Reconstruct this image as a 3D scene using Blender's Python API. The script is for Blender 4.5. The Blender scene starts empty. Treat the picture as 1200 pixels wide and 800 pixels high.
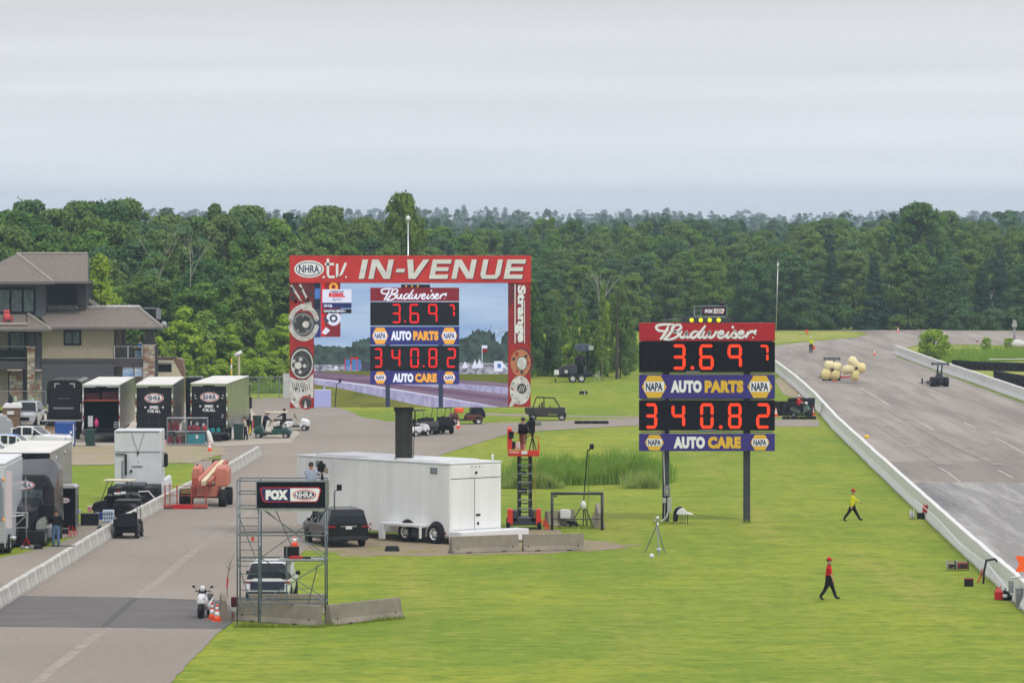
import bpy, bmesh, math, random
import numpy as np
from mathutils import Vector, Matrix
R = math.radians; PI = math.pi
random.seed(7); rng = np.random.default_rng(7)
SC = bpy.context.scene
COL = SC.collection
# ------------------------------------------------------------------ camera (on the grandstand, long lens)
H = 16.5; F = 5700.0; TH = math.atan(155/F)
cd = bpy.data.cameras.new('camera'); cam = bpy.data.objects.new('camera', cd); COL.objects.link(cam)
cd.sensor_width = 36; cd.lens = F/1200*36; cd.clip_start = 1; cd.clip_end = 9000
cam.location = (0, 0, H); cam.rotation_euler = (PI/2-TH, 0, 0); SC.camera = cam
# ------------------------------------------------------------------ world: thin daylight behind a closed grey cloud deck
SUN_EL, SUN_AZ = R(52), R(150)
wd = bpy.data.worlds.new('World'); SC.world = wd; wd.use_nodes = True
nt = wd.node_tree; nt.nodes.clear(); N = nt.nodes.new; L = nt.links.new
out = N('ShaderNodeOutputWorld'); bg = N('ShaderNodeBackground'); bg.inputs[1].default_value = 0.1
sky = N('ShaderNodeTexSky'); sky.sky_type = 'NISHITA'; sky.sun_disc = False; sky.sun_elevation = SUN_EL; sky.sun_rotation = SUN_AZ
tc = N('ShaderNodeTexCoord'); sep = N('ShaderNodeSeparateXYZ'); L(tc.outputs['Generated'], sep.inputs[0])
mp = N('ShaderNodeMapping'); mp.inputs['Scale'].default_value = (5, 5, 130); L(tc.outputs['Generated'], mp.inputs[0])
nz = N('ShaderNodeTexNoise'); nz.inputs['Scale'].default_value = 1.0; nz.inputs['Detail'].default_value = 4; nz.inputs['Roughness'].default_value = .45; L(mp.outputs[0], nz.inputs[0])
gr = N('ShaderNodeValToRGB'); L(sep.outputs[2], gr.inputs[0])      # cloud deck colour by elevation, going on evenly up to the zenith
e = gr.color_ramp.elements; e[0].position = 0.0; e[0].color = (9.0, 9.5, 10.1, 1); e[1].position = 1.0; e[1].color = (13.4, 13.4, 13.6, 1)
x = gr.color_ramp.elements.new(.02); x.color = (8.0, 8.35, 8.8, 1)
x = gr.color_ramp.elements.new(.046); x.color = (7.3, 7.45, 7.75, 1)
x = gr.color_ramp.elements.new(.2); x.color = (7.2, 7.35, 7.7, 1)
mr = N('ShaderNodeMapRange'); mr.inputs[1].default_value = .3; mr.inputs[2].default_value = .7; mr.inputs[3].default_value = .92; mr.inputs[4].default_value = 1.07; L(nz.outputs[0], mr.inputs[0])
mul = N('ShaderNodeVectorMath'); mul.operation = 'SCALE'; L(gr.outputs[0], mul.inputs[0]); L(mr.outputs[0], mul.inputs['Scale'])
mx = N('ShaderNodeMix'); mx.data_type = 'RGBA'; mx.inputs[0].default_value = .94; L(sky.outputs[0], mx.inputs[6]); L(mul.outputs[0], mx.inputs[7])
L(mx.outputs[2], bg.inputs[0]); L(bg.outputs[0], out.inputs[0])
sd = bpy.data.lights.new('sun', 'SUN'); sun = bpy.data.objects.new('sun', sd); COL.objects.link(sun)
sd.energy = 1.6; sd.angle = R(11); sd.color = (1, .96, .9)
sun.rotation_euler = (PI/2-SUN_EL, 0, PI-SUN_AZ)   # light comes from behind and right of the camera
SC.view_settings.view_transform = 'Standard'; SC.view_settings.look = 'None'; SC.view_settings.exposure = 0; SC.view_settings.gamma = 1
SC.render.engine = 'CYCLES'; SC.cycles.volume_bounces = 0; SC.cycles.max_bounces = 5; SC.cycles.transparent_max_bounces = 12
# ------------------------------------------------------------------ measuring: a pixel of the 1200x800 photograph -> a place on the ground
CT, ST = math.cos(TH), math.sin(TH)
def zat(py, Y):
    v = (400-py)/F
    return H + Y*(-ST+v*CT)/(CT+v*ST)
def xat(px, Y): return (px-600)/F*(Y*CT+.2)
def G(px, py):
    v = (400-py)/F; t = -H/(-ST+v*CT); Y = t*(CT+v*ST)
    return (px-600)/F*t, Y
def DY(py): return G(600, py)[1]
# ------------------------------------------------------------------ materials
MATS = {}
def mat(name, c, rough=.6, metal=0, var=.12, scale=3, bump=0, emit=0, c2=None, spec=.4, stretch=None, coord='Object', coat=0):
    if name in MATS: return MATS[name]
    m = bpy.data.materials.new(name); m.use_nodes = True; MATS[name] = m
    t = m.node_tree; b = t.nodes['Principled BSDF']; N = t.nodes.new; L = t.links.new
    b.inputs['Roughness'].default_value = rough; b.inputs['Metallic'].default_value = metal; b.inputs['Specular IOR Level'].default_value = spec
    b.inputs['Coat Weight'].default_value = coat
    c = tuple(c)+(1,)
    if emit:
        b.inputs['Emission Color'].default_value = c; b.inputs['Emission Strength'].default_value = emit
        b.inputs['Base Color'].default_value = tuple(.3*q for q in c[:3])+(1,); return m
    if var or c2:
        tc = N('ShaderNodeTexCoord'); src = tc.outputs[coord]
        if stretch:
            mp = N('ShaderNodeMapping'); mp.inputs['Scale'].default_value = stretch; L(src, mp.inputs[0]); src = mp.outputs[0]
        n = N('ShaderNodeTexNoise'); n.inputs['Scale'].default_value = scale; n.inputs['Detail'].default_value = 6; n.inputs['Roughness'].default_value = .6; L(src, n.inputs[0])
        r = N('ShaderNodeMapRange'); r.inputs[1].default_value = .3; r.inputs[2].default_value = .7; L(n.outputs[0], r.inputs[0])
        k = N('ShaderNodeMix'); k.data_type = 'RGBA'; L(r.outputs[0], k.inputs[0])
        if c2: k.inputs[6].default_value = c; k.inputs[7].default_value = tuple(c2)+(1,)
        else:
            k.inputs[6].default_value = tuple(max(0, q*(1-var)) for q in c[:3])+(1,); k.inputs[7].default_value = tuple(min(1, q*(1+var)) for q in c[:3])+(1,)
        L(k.outputs[2], b.inputs['Base Color'])
        if bump:
            bu = N('ShaderNodeBump'); bu.inputs['Strength'].default_value = bump; bu.inputs['Distance'].default_value = .03; L(n.outputs[0], bu.inputs['Height']); L(bu.outputs[0], b.inputs['Normal'])
    else: b.inputs['Base Color'].default_value = c
    return m
black = mat('black_paint', (.010, .010, .013), .45, var=.3, scale=2, spec=.2)
blackg = mat('black_gloss', (.007, .007, .010), .2, spec=.25, coat=.06, var=.2)
rubber = mat('rubber', (.014, .014, .016), .8, spec=.2, var=.3, scale=6, bump=.3)
dark = mat('dark_plastic', (.022, .022, .026), .55, spec=.25)
steel = mat('galvanised_steel', (.3, .32, .35), .45, .7, var=.25, scale=5)
grey = mat('grey_metal', (.22, .23, .25), .5, .3, var=.2)
dsteel = mat('charcoal_steel', (.045, .05, .06), .5, .2, var=.25, scale=1.5)
alu = mat('aluminium', (.6, .61, .63), .3, .8, var=.15)
chrome = mat('mirror_steel', (.62, .62, .6), .12, 1, var=.06, scale=1)
white = mat('white_paint', (.72, .73, .75), .35, var=.05, scale=1)
whitep = mat('white_print', (.82, .82, .84), .5, var=0)
glass = mat('dark_glass', (.010, .014, .018), .08, var=.2, spec=.3)
glassl = mat('pale_glass', (.07, .095, .10), .08, var=.5, scale=2, spec=.4)
conc = mat('concrete', (.30, .265, .205), .92, c2=(.20, .18, .145), scale=1.3, bump=.4, spec=.15)
orange = mat('orange_plastic', (.85, .10, .02), .5, var=.1)
red = mat('red_paint', (.5, .015, .02), .45, var=.15)
yellow = mat('yellow_paint', (.75, .52, .04), .5, var=.1)
blue = mat('blue_plastic', (.02, .08, .35), .45, var=.1)
green_d = mat('dark_green_plastic', (.015, .05, .04), .45, var=.15)
lampw = mat('white_lamp', (1, .95, .85), emit=1.2)
redlens = mat('red_lens', (.25, .008, .01), .3, var=0, spec=.2)
wood = mat('weathered_wood', (.22, .15, .09), .8, var=.3, scale=4)
def diff(name, c, **k):
    k.setdefault('var', .22); k.setdefault('scale', 9); k.setdefault('bump', .6); return mat(name, c, .9, spec=.1, **k)
# ------------------------------------------------------------------ mesh builder
class MB:
    def __init__(s): s.v = []; s.f = []; s.m = []; s.sm = []
    def add(s, vs, fs, mi=0, smooth=False):
        o = len(s.v); s.v += [tuple(v) for v in vs]
        for f in fs: s.f.append(tuple(i+o for i in f)); s.m.append(mi); s.sm.append(smooth)
        return s
    def b(s, x0, x1, y0, y1, z0, z1, mi=0):
        vs = [(x, y, z) for z in (z0, z1) for y in (y0, y1) for x in (x0, x1)]
        return s.add(vs, [(0,2,3,1), (4,5,7,6), (0,1,5,4), (2,6,7,3), (0,4,6,2), (1,3,7,5)], mi)
    def c(s, x, y, z, sx, sy, sz, rz=0, mi=0, rx=0, ry=0):
        M = Matrix.Translation((x, y, z)) @ Matrix.Rotation(rz, 4, 'Z') @ Matrix.Rotation(ry, 4, 'Y') @ Matrix.Rotation(rx, 4, 'X')
        vs = [M @ Vector((a*sx/2, b*sy/2, c*sz/2)) for c in (-1, 1) for b in (-1, 1) for a in (-1, 1)]
        return s.add(vs, [(0,2,3,1), (4,5,7,6), (0,1,5,4), (2,6,7,3), (0,4,6,2), (1,3,7,5)], mi)
    def t(s, p, q, r, r2=None, n=6, mi=0, cap=True):
        p = Vector(p); q = Vector(q); r2 = r if r2 is None else r2; d = (q-p)
        if d.length < 1e-6: return s
        d.normalize(); a = d.orthogonal().normalized(); b = d.cross(a); vs = []
        for c, rr in ((p, r), (q, r2)):
            for i in range(n): w = 2*PI*i/n; vs.append(c+a*math.cos(w)*rr+b*math.sin(w)*rr)
        fs = [(i, (i+1) % n, n+(i+1) % n, n+i) for i in range(n)]
        if cap: fs += [tuple(range(n))[::-1], tuple(range(n, 2*n))]
        return s.add(vs, fs, mi, n > 6)
    def path(s, pts, r, n=5, mi=0):
        for a, b in zip(pts, pts[1:]): s.t(a, b, r, n=n, mi=mi)
        return s
    def ell(s, c, r, nu=12, nv=8, mi=0):
        if not hasattr(r, '__len__'): r = (r, r, r)
        vs = [(c[0], c[1], c[2]-r[2])]
        for j in range(1, nv):
            f = -PI/2+PI*j/nv
            for i in range(nu): a = 2*PI*i/nu; vs.append((c[0]+r[0]*math.cos(f)*math.cos(a), c[1]+r[1]*math.cos(f)*math.sin(a), c[2]+r[2]*math.sin(f)))
        vs.append((c[0], c[1], c[2]+r[2])); T = len(vs)-1; fs = [(0, 1+(i+1) % nu, 1+i) for i in range(nu)]
        for j in range(nv-2):
            for i in range(nu): a = 1+j*nu; fs.append((a+i, a+(i+1) % nu, a+nu+(i+1) % nu, a+nu+i))
        a = 1+(nv-2)*nu; fs += [(a+i, a+(i+1) % nu, T) for i in range(nu)]
        return s.add(vs, fs, mi, True)
    def lathe(s, prof, o=(0, 0, 0), ax='Z', n=16, mi=0, sm=True, cap=True):
        vs = []
        for r, h in prof:
            for i in range(n):
                a = 2*PI*i/n; p = (r*math.cos(a), r*math.sin(a), h)
                if ax == 'X': p = (p[2], p[0], p[1])
                if ax == 'Y': p = (p[0], p[2], p[1])
                vs.append((p[0]+o[0], p[1]+o[1], p[2]+o[2]))
        fs = [(k*n+i, k*n+(i+1) % n, (k+1)*n+(i+1) % n, (k+1)*n+i) for k in range(len(prof)-1) for i in range(n)]
        if cap: fs += [tuple(range(n))[::-1], tuple(range((len(prof)-1)*n, len(prof)*n))]
        return s.add(vs, fs, mi, sm)
    def prism(s, poly, a, b, ax='Y', mi=0):      # poly in the two other axes (XZ for Y, YZ for X, XY for Z)
        n = len(poly)
        def P(u, v, w): return (u, w, v) if ax == 'Y' else ((w, u, v) if ax == 'X' else (u, v, w))
        vs = [P(u, v, a) for u, v in poly]+[P(u, v, b) for u, v in poly]
        fs = [(i, (i+1) % n, n+(i+1) % n, n+i) for i in range(n)]+[tuple(range(n))[::-1], tuple(range(n, 2*n))]
        return s.add(vs, fs, mi)
    def loft(s, rings, mi=0, sm=True, mfn=None, cap=True):
        n = len(rings[0]); vs = [p for r in rings for p in r]; o = len(s.v); s.v += [tuple(v) for v in vs]
        for k in range(len(rings)-1):
            for i in range(n):
                s.f.append((o+k*n+i, o+k*n+(i+1) % n, o+(k+1)*n+(i+1) % n, o+(k+1)*n+i)); s.m.append(mfn(k, i) if mfn else mi); s.sm.append(sm)
        if cap:
            for q in (tuple(range(n))[::-1], tuple(range((len(rings)-1)*n, len(rings)*n))): s.f.append(tuple(o+i for i in q)); s.m.append(mi); s.sm.append(False)
        return s
    def poly(s, pts, y, mi=0):                   # flat print facing -y
        return s.add([(a, y, b) for a, b in pts], [tuple(range(len(pts)))], mi)
    def disc(s, cx, cz, r, y, rin=0, n=24, mi=0, rz=None):
        rz = r if rz is None else rz; k = rin/r
        if not rin: return s.poly([(cx+r*math.cos(2*PI*i/n), cz+rz*math.sin(2*PI*i/n)) for i in range(n)], y, mi)
        vs = [(cx+q*r*math.cos(2*PI*i/n), y, cz+q*rz*math.sin(2*PI*i/n)) for q in (1, k) for i in range(n)]
        return s.add(vs, [(i, (i+1) % n, n+(i+1) % n, n+i) for i in range(n)], mi)
    def stroke(s, pts, w, y, mi=0, h=None):      # flat ribbon facing -y
        P = [Vector((a, b)) for a, b in pts]; n = len(P); vs = []
        for i in range(n):
            d = (P[min(i+1, n-1)]-P[max(i-1, 0)]); d = d.normalized() if d.length > 1e-9 else Vector((1, 0)); q = Vector((-d.y, d.x)); ww = w[i] if hasattr(w, '__len__') else w
            vs += [(P[i].x+q.x*ww/2, y, P[i].y+q.y*ww/2), (P[i].x-q.x*ww/2, y, P[i].y-q.y*ww/2)]
        return s.add(vs, [(2*i, 2*i+1, 2*i+3, 2*i+2) for i in range(n-1)], mi)
    def mesh(s, name, mats):
        me = bpy.data.meshes.new(name); me.from_pydata(s.v, [], s.f)
        for m in (mats if isinstance(mats, (list, tuple)) else [mats]): me.materials.append(m)
        me.polygons.foreach_set('material_index', s.m); me.polygons.foreach_set('use_smooth', s.sm)
        bm = bmesh.new(); bm.from_mesh(me); bmesh.ops.recalc_face_normals(bm, faces=bm.faces); bm.to_mesh(me); bm.free()
        return me
    def build(s, name, mats, parent=None, bevel=0, loc=None, rz=0, flat=False):
        me = bpy.data.meshes.new(name); me.from_pydata(s.v, [], s.f)
        for m in (mats if isinstance(mats, (list, tuple)) else [mats]): me.materials.append(m)
        me.polygons.foreach_set('material_index', s.m); me.polygons.foreach_set('use_smooth', s.sm)
        if not flat:
            bm = bmesh.new(); bm.from_mesh(me); bmesh.ops.recalc_face_normals(bm, faces=bm.faces); bm.to_mesh(me); bm.free()
        return ob(name, me, parent, loc, rz, bevel)
def ob(name, me, parent=None, loc=None, rz=0, bevel=0):
    o = bpy.data.objects.new(name, me); COL.objects.link(o)
    if parent: o.parent = parent
    if loc: o.location = loc
    o.rotation_euler[2] = rz
    if bevel:
        b = o.modifiers.new('bevel', 'BEVEL'); b.width = bevel; b.segments = 2; b.limit_method = 'ANGLE'; b.angle_limit = R(40)
    return o
def tag(o, label=None, cat=None, group=None, kind=None):
    if label: o['label'] = label
    if cat: o['category'] = cat
    if group: o['group'] = group
    if kind: o['kind'] = kind
    return o
def thing(name, label, cat, loc=(0, 0, 0), rz=0, group=None):
    o = bpy.data.objects.new(name, None); COL.objects.link(o); o.empty_display_size = .3
    o.location = loc; o.rotation_euler[2] = rz
    return tag(o, label, cat, group)
KIDS = {}
def dup(root, loc, rz=0, label=None, group=None, scale=None):
    def kids(o): return [c for c in bpy.data.objects if c.parent == o]
    if root.name not in KIDS: KIDS[root.name] = [(c, kids(c)) for c in kids(root)]
    r = root.copy(); COL.objects.link(r); r.location = loc; r.rotation_euler[2] = rz
    if label: r['label'] = label
    if group: r['group'] = group
    if scale: r.scale = scale if hasattr(scale, '__len__') else (scale,)*3
    for c, g in KIDS[root.name]:
        d = c.copy(); COL.objects.link(d); d.parent = r
        for h in g: k = h.copy(); COL.objects.link(k); k.parent = d
    return r
def struct(o): o['kind'] = 'structure'; return o
def sheet(name, pts, z, m):
    o = MB().add([(x, y, z) for x, y in pts], [tuple(range(len(pts)))]).build(name, m); return struct(o)
def textmesh(s, x0, x1, z0, z1, y, bold=0, shear=0, spacing=1.0):
    """the flat outline of a word, fitted to a rectangle of the XZ plane"""
    cu = bpy.data.curves.new('t', 'FONT'); cu.body = s; cu.offset = bold; cu.shear = shear; cu.space_character = spacing; cu.resolution_u = 3
    o = bpy.data.objects.new('t', cu); me = bpy.data.meshes.new_from_object(o); 
    co = np.empty(len(me.vertices)*3, 'f'); me.vertices.foreach_get('co', co); co = co.reshape(-1, 3)
    a = co[:, :2].min(0); w = co[:, :2].max(0)-a
    vs = [(x0+(p[0]-a[0])/w[0]*(x1-x0), y, z0+(p[1]-a[1])/w[1]*(z1-z0)) for p in co]; fs = [tuple(f.vertices) for f in me.polygons]
    bpy.data.objects.remove(o); bpy.data.curves.remove(cu); bpy.data.meshes.remove(me)
    return vs, fs
def text(name, s, x0, x1, z0, z1, y, m, parent, bold=.03, shear=0, spacing=1.0):
    vs, fs = textmesh(s, x0, x1, z0, z1, y, bold, shear, spacing)
    return MB().add(vs, fs).build(name, m, parent, flat=True)
def smooth(pts, k=6):
    P = [pts[0]]+list(pts)+[pts[-1]]; o = []
    for i in range(1, len(P)-2):
        for j in range(k):
            t = j/k; a, b, c, d = P[i-1], P[i], P[i+1], P[i+2]
            o.append(tuple(.5*((2*b[q])+(-a[q]+c[q])*t+(2*a[q]-5*b[q]+4*c[q]-d[q])*t*t+(-a[q]+3*b[q]-3*c[q]+d[q])*t**3) for q in range(len(a))))
    return o+[tuple(pts[-1])]
# ================================================================== the ground
def ground_mat(name, cols, scales, stretch=(1, 1, 1), rough=.95, bump=0, fine=None):
    """cols: base colour and a list of (colour, scale, stretch, low, high, amount) layers mixed over it"""
    m = bpy.data.materials.new(name); m.use_nodes = True; t = m.node_tree; b = t.nodes['Principled BSDF']; N = t.nodes.new; L = t.links.new
    b.inputs['Roughness'].default_value = rough; b.inputs['Specular IOR Level'].default_value = .15
    tc = N('ShaderNodeTexCoord'); cur = None; base = tuple(cols)+(1,)
    for c, sc, st, lo, hi, am in scales:
        mp = N('ShaderNodeMapping'); mp.inputs['Scale'].default_value = st[:3]
        if len(st) > 3: mp.inputs['Rotation'].default_value = (0, 0, st[3])
        L(tc.outputs['Object'], mp.inputs[0])
        n = N('ShaderNodeTexNoise'); n.inputs['Scale'].default_value = sc; n.inputs['Detail'].default_value = 5; n.inputs['Roughness'].default_value = .6; L(mp.outputs[0], n.inputs[0])
        r = N('ShaderNodeMapRange'); r.inputs[1].default_value = lo; r.inputs[2].default_value = hi; r.inputs[4].default_value = am; L(n.outputs[0], r.inputs[0])
        k = N('ShaderNodeMix'); k.data_type = 'RGBA'; L(r.outputs[0], k.inputs[0]); k.inputs[7].default_value = tuple(c)+(1,)
        if cur is None: k.inputs[6].default_value = base
        else: L(cur, k.inputs[6])
        cur = k.outputs[2]
    L(cur, b.inputs['Base Color'])
    if bump:
        n = N('ShaderNodeTexNoise'); n.inputs['Scale'].default_value = fine or 8; n.inputs['Detail'].default_value = 3; L(tc.outputs['Object'], n.inputs[0])
        bu = N('ShaderNodeBump'); bu.inputs['Strength'].default_value = bump; bu.inputs['Distance'].default_value = .1; L(n.outputs[0], bu.inputs['Height']); L(bu.outputs[0], b.inputs['Normal'])
    return m
g_grass = ground_mat('mown_grass', (.20, .262, .024), [
    ((.32, .345, .032), .05, (1, .45, 1), .40, .62, .8), ((.12, .21, .014), .10, (1, .35, 1), .45, .66, .75), ((.36, .31, .08), .35, (.8, .035, 1, .02), .52, .70, .6),
    ((.135, .215, .016), .8, (.28, .55, 1, .05), .46, .60, .6), ((.28, .32, .04), .9, (.35, .6, 1, -.04), .5, .66, .55), ((.09, .155, .012), 1.6, (.6, .7, 1), .5, .66, .65), ((.34, .35, .07), 2.2, (.5, .5, 1), .54, .70, .55), ((.10, .16, .015), 6, (.5, .6, 1), .5, .7, .5)], bump=.6, fine=5)
g_asph = ground_mat('old_asphalt', (.255, .222, .190), [
    ((.32, .28, .245), .10, (1, .4, 1), .4, .7, .8), ((.19, .168, .146), 4, (1, .6, 1), .45, .7, .4), ((.26, .235, .21), .45, (.15, 1, 1), .52, .72, .55), ((.20, .18, .165), .25, (1, .5, 1, .5), .62, .74, .45), ((.37, .335, .29), 6, (1, .6, 1), .5, .72, .4)], bump=.15)
g_strip = ground_mat('race_track', (.30, .262, .235), [
    ((.375, .335, .305), .07, (1, .2, 1, .12), .4, .66, .8), ((.205, .18, .165), .30, (1, .05, 1, .05), .45, .62, .85), ((.40, .36, .32), .8, (1, .05, 1, .03), .5, .72, .5), ((.19, .17, .16), .9, (1, .03, 1, .02), .52, .68, .7), ((.27, .24, .22), 4, (1, .4, 1), .45, .75, .4)])
g_rub = ground_mat('rubbered_track', (.25, .243, .236), [
    ((.41, .40, .39), .9, (1, .04, 1, .09), .46, .66, .85), ((.15, .15, .155), .5, (1, .04, 1, .07), .5, .68, .8), ((.23, .225, .22), 2.5, (1, .08, 1, .02), .5, .72, .7), ((.42, .41, .40), 5, (1, .06, 1, .12), .55, .7, .5)])
g_patch = ground_mat('dark_asphalt', (.130, .124, .122), [((.16, .15, .15), .3, (1, 1, 1), .4, .7, .8), ((.085, .08, .085), .6, (.2, 2, 1), .5, .7, .6), ((.19, .18, .17), 5, (1, .5, 1), .5, .7, .4)])
g_grav = ground_mat('gravel', (.32, .265, .19), [((.39, .335, .25), .3, (1, 1, 1), .4, .7, .7), ((.22, .19, .11), 2.2, (1, .6, 1), .5, .7, .6), ((.24, .26, .05), .25, (1, 1, 1), .5, .65, .6)], bump=.4)
g_pale = ground_mat('pale_asphalt', (.40, .355, .30), [((.47, .425, .36), .15, (1, .5, 1), .4, .7, .7), ((.36, .32, .27), 1.3, (.3, 1, 1), .5, .75, .5)])
g_seam = ground_mat('seam', (.33, .295, .255), [((.255, .222, .19), 1.2, (1, 1, 1), .42, .62, .9)])
g_far = ground_mat('rough_meadow', (.26, .30, .05), [((.36, .34, .10), .08, (1, .4, 1), .4, .7, .8), ((.10, .17, .03), .25, (1, .5, 1), .5, .7, .7)], bump=.5, fine=2)
sheet('grass_ground', [(-1400, -60), (1400, -60), (1400, 6500), (-1400, 6500)], 0, g_grass)
def area(name, px, z, m, rough=0):
    P = [G(a, b) for a, b in px]
    if rough:
        Q = []
        for (a, b), (c, d) in zip(P, P[1:]+P[:1]):
            n = max(1, int(math.hypot(c-a, d-b)/.9)); n = min(n, 60); k = min(1, rough)
            for i in range(n): u = i/n; r = rough if 0 < i else 0; Q.append((a+(c-a)*u+random.uniform(-r, r)*.5, b+(d-b)*u+random.uniform(-r, r)))
        P = Q
    return sheet(name, P, z, m)
# pit road, its apron behind the video screen, and the access path
edge = [(125, 870), (200, 800), (262, 735), (283, 716), (300, 700), (345, 655), (385, 620), (420, 590), (470, 556), (520, 532), (600, 507), (735, 499), (960, 500)]
area('pit_road', [(-260, 870)]+edge+[(960, 492), (745, 490), (600, 495), (520, 497), (455, 494), (425, 489), (405, 480), (380, 474), (335, 466), (283, 468),
     (230, 470), (130, 478), (-40, 490), (-40, 524), (250, 524), (258, 528), (262, 552), (190, 590), (60, 640), (-60, 668), (-260, 690)], .02, g_asph, .12)
area('access_path', [(540, 484), (560, 486.2), (640, 488.4), (760, 489.4), (960, 488.5), (960, 487.6), (760, 488), (640, 486.6), (560, 483.6)], .012, g_asph)
area('pit_lane', [(-90, 655), (0, 640), (95, 628), (130, 618), (200, 583), (262, 549), (255, 538), (228, 541), (228, 562), (190, 580), (60, 622), (-60, 640)], .024, g_asph)
area('gravel_verge', [(60, 522), (230, 523), (262, 524), (268, 531), (228, 543), (86, 545), (60, 545)], .028, g_grav, .8)
area('parking_apron', [(-60, 480), (40, 498), (60, 522), (262, 523), (340, 519), (352, 507), (300, 486), (284, 466), (228, 468), (130, 476), (-60, 484)], .032, g_pale)
area('asphalt_patch', [(-40, 699), (2, 698), (150, 700), (262, 704), (282, 722), (262, 737), (-40, 734)], .026, g_patch)
def band(name, pts, w, z, m):
    P = [Vector(G(*p)) for p in pts]; vs = []
    for i, p in enumerate(P):
        d = (P[min(i+1, len(P)-1)]-P[max(i-1, 0)]).normalized(); n = Vector((-d.y, d.x)); vs += [(p.x+n.x*w/2, p.y+n.y*w/2, z), (p.x-n.x*w/2, p.y-n.y*w/2, z)]
    return struct(MB().add(vs, [(2*i, 2*i+1, 2*i+3, 2*i+2) for i in range(len(P)-1)]).build(name, m))
band('road_seam', [(20, 822), (60, 785), (90, 762), (125, 735), (162, 700), (196, 672), (216, 655), (245, 633), (275, 613), (330, 575)], .42, .023, g_seam)
band('road_seam', [(122, 734), (158, 702)], .28, .030, ground_mat('patch_joint', (.095, .092, .095), [((.13, .125, .122), 1.5, (1, 1, 1), .4, .7, .8)]))
g_pad = ground_mat('bare_pad', (.27, .215, .155), [((.35, .29, .21), .5, (1, .5, 1), .4, .7, .7), ((.20, .22, .045), .7, (1, .6, 1), .5, .62, .75), ((.17, .135, .10), 2.5, (.6, 1, 1), .5, .7, .6)], bump=.4)
area('gravel_pad', [(352, 641), (400, 652), (455, 650), (530, 650), (610, 650), (690, 646), (750, 639), (720, 635), (690, 633), (600, 631), (560, 628), (440, 626), (370, 628)], .008, g_pad, 1.0)
area('gravel_pad', [(585, 628), (590, 621), (648, 620), (660, 625), (630, 629)], .012, g_pad, .5)
# drag strip: shutdown area narrowing far away into the return road
strip_l = [(1290, 800), (1197, 712), (1132, 650), (1070, 592), (1010, 533), (975, 500), (952, 470), (930, 450), (908, 433)]
strip_r = [(1050, 418), (1085, 431), (1200, 473), (1330, 530), (1500, 620)]
road_far = [(898, 424), (900, 410), (908, 405), (950, 400), (1000, 396), (1017, 392), (1010, 388.5), (960, 387.2), (1060, 386.4), (1200, 388), (1420, 389), (1420, 407), (1200, 405), (1080, 403), (1048, 411)]
area('drag_strip', strip_l+road_far+strip_r, .02, g_strip)
area('drag_strip', [(640, 423), (760, 414), (900, 410), (900, 405), (760, 410), (640, 418)], .015, g_strip)
area('rubber_band', [(1500, 705), (1290, 802), (1200, 716), (1140, 655), (1075, 590), (1052, 567), (1100, 565), (1200, 566), (1420, 572)], .028, g_rub, .5)
area('dark_band', [(1046, 562), (1024, 541), (1200, 539), (1400, 541), (1420, 572), (1200, 566), (1100, 564)], .024, ground_mat('dark_track', (.25, .22, .20), [((.19, .17, .16), .5, (1, .12, 1, .05), .42, .66, .7), ((.30, .265, .24), 1.2, (1, .1, 1, .1), .5, .7, .5)]), .5)
ln = ground_mat('worn_line', (.50, .46, .42), [((.32, .28, .25), 1.3, (1, .3, 1), .46, .62, .9)])
for pts in ([(1052, 439.6), (1080, 452), (1111, 466)], [(1007, 453.6), (1028, 466), (1042, 475)], [(1079, 495.6), (1094, 504)], [(1078, 524.7), (1088, 530)], [(1167, 513), (1200, 531)], [(1129, 494), (1143, 502)], [(1116, 519.6), (1134, 527)], [(1100, 548), (1110, 553), (1127, 566)], [(1170, 551), (1187, 560)], [(1020, 487), (1026, 491)]):
    band('lane_line', pts, .13, .028, ln)
soft = ground_mat('faint_skid', (.20, .178, .162), [((.30, .262, .235), .9, (1, .3, 1), .30, .55, .95)])
for i_, (pts, w) in enumerate((([(908, 420), (1010, 423), (1100, 420)], .8), ([(915, 408), (935, 418), (945, 424)], .3), ([(1020, 489), (1060, 515), (1110, 545)], 1.1), ([(1042, 480), (1100, 512), (1170, 545)], .8))): band('skid_mark', pts, w, .031+.003*i_, soft)
area('meadow', [(1048, 409), (1085, 406), (1200, 408), (1420, 410), (1420, 470), (1200, 462), (1110, 432)], .012, g_far)
area('meadow', [(908, 402), (908, 387), (1000, 388), (1015, 391), (1000, 395), (950, 399)], .012, g_far)
area('bare_ground', [(908, 446), (918, 462), (948, 470), (944, 460), (915, 441)], .012, g_grav)

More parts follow.
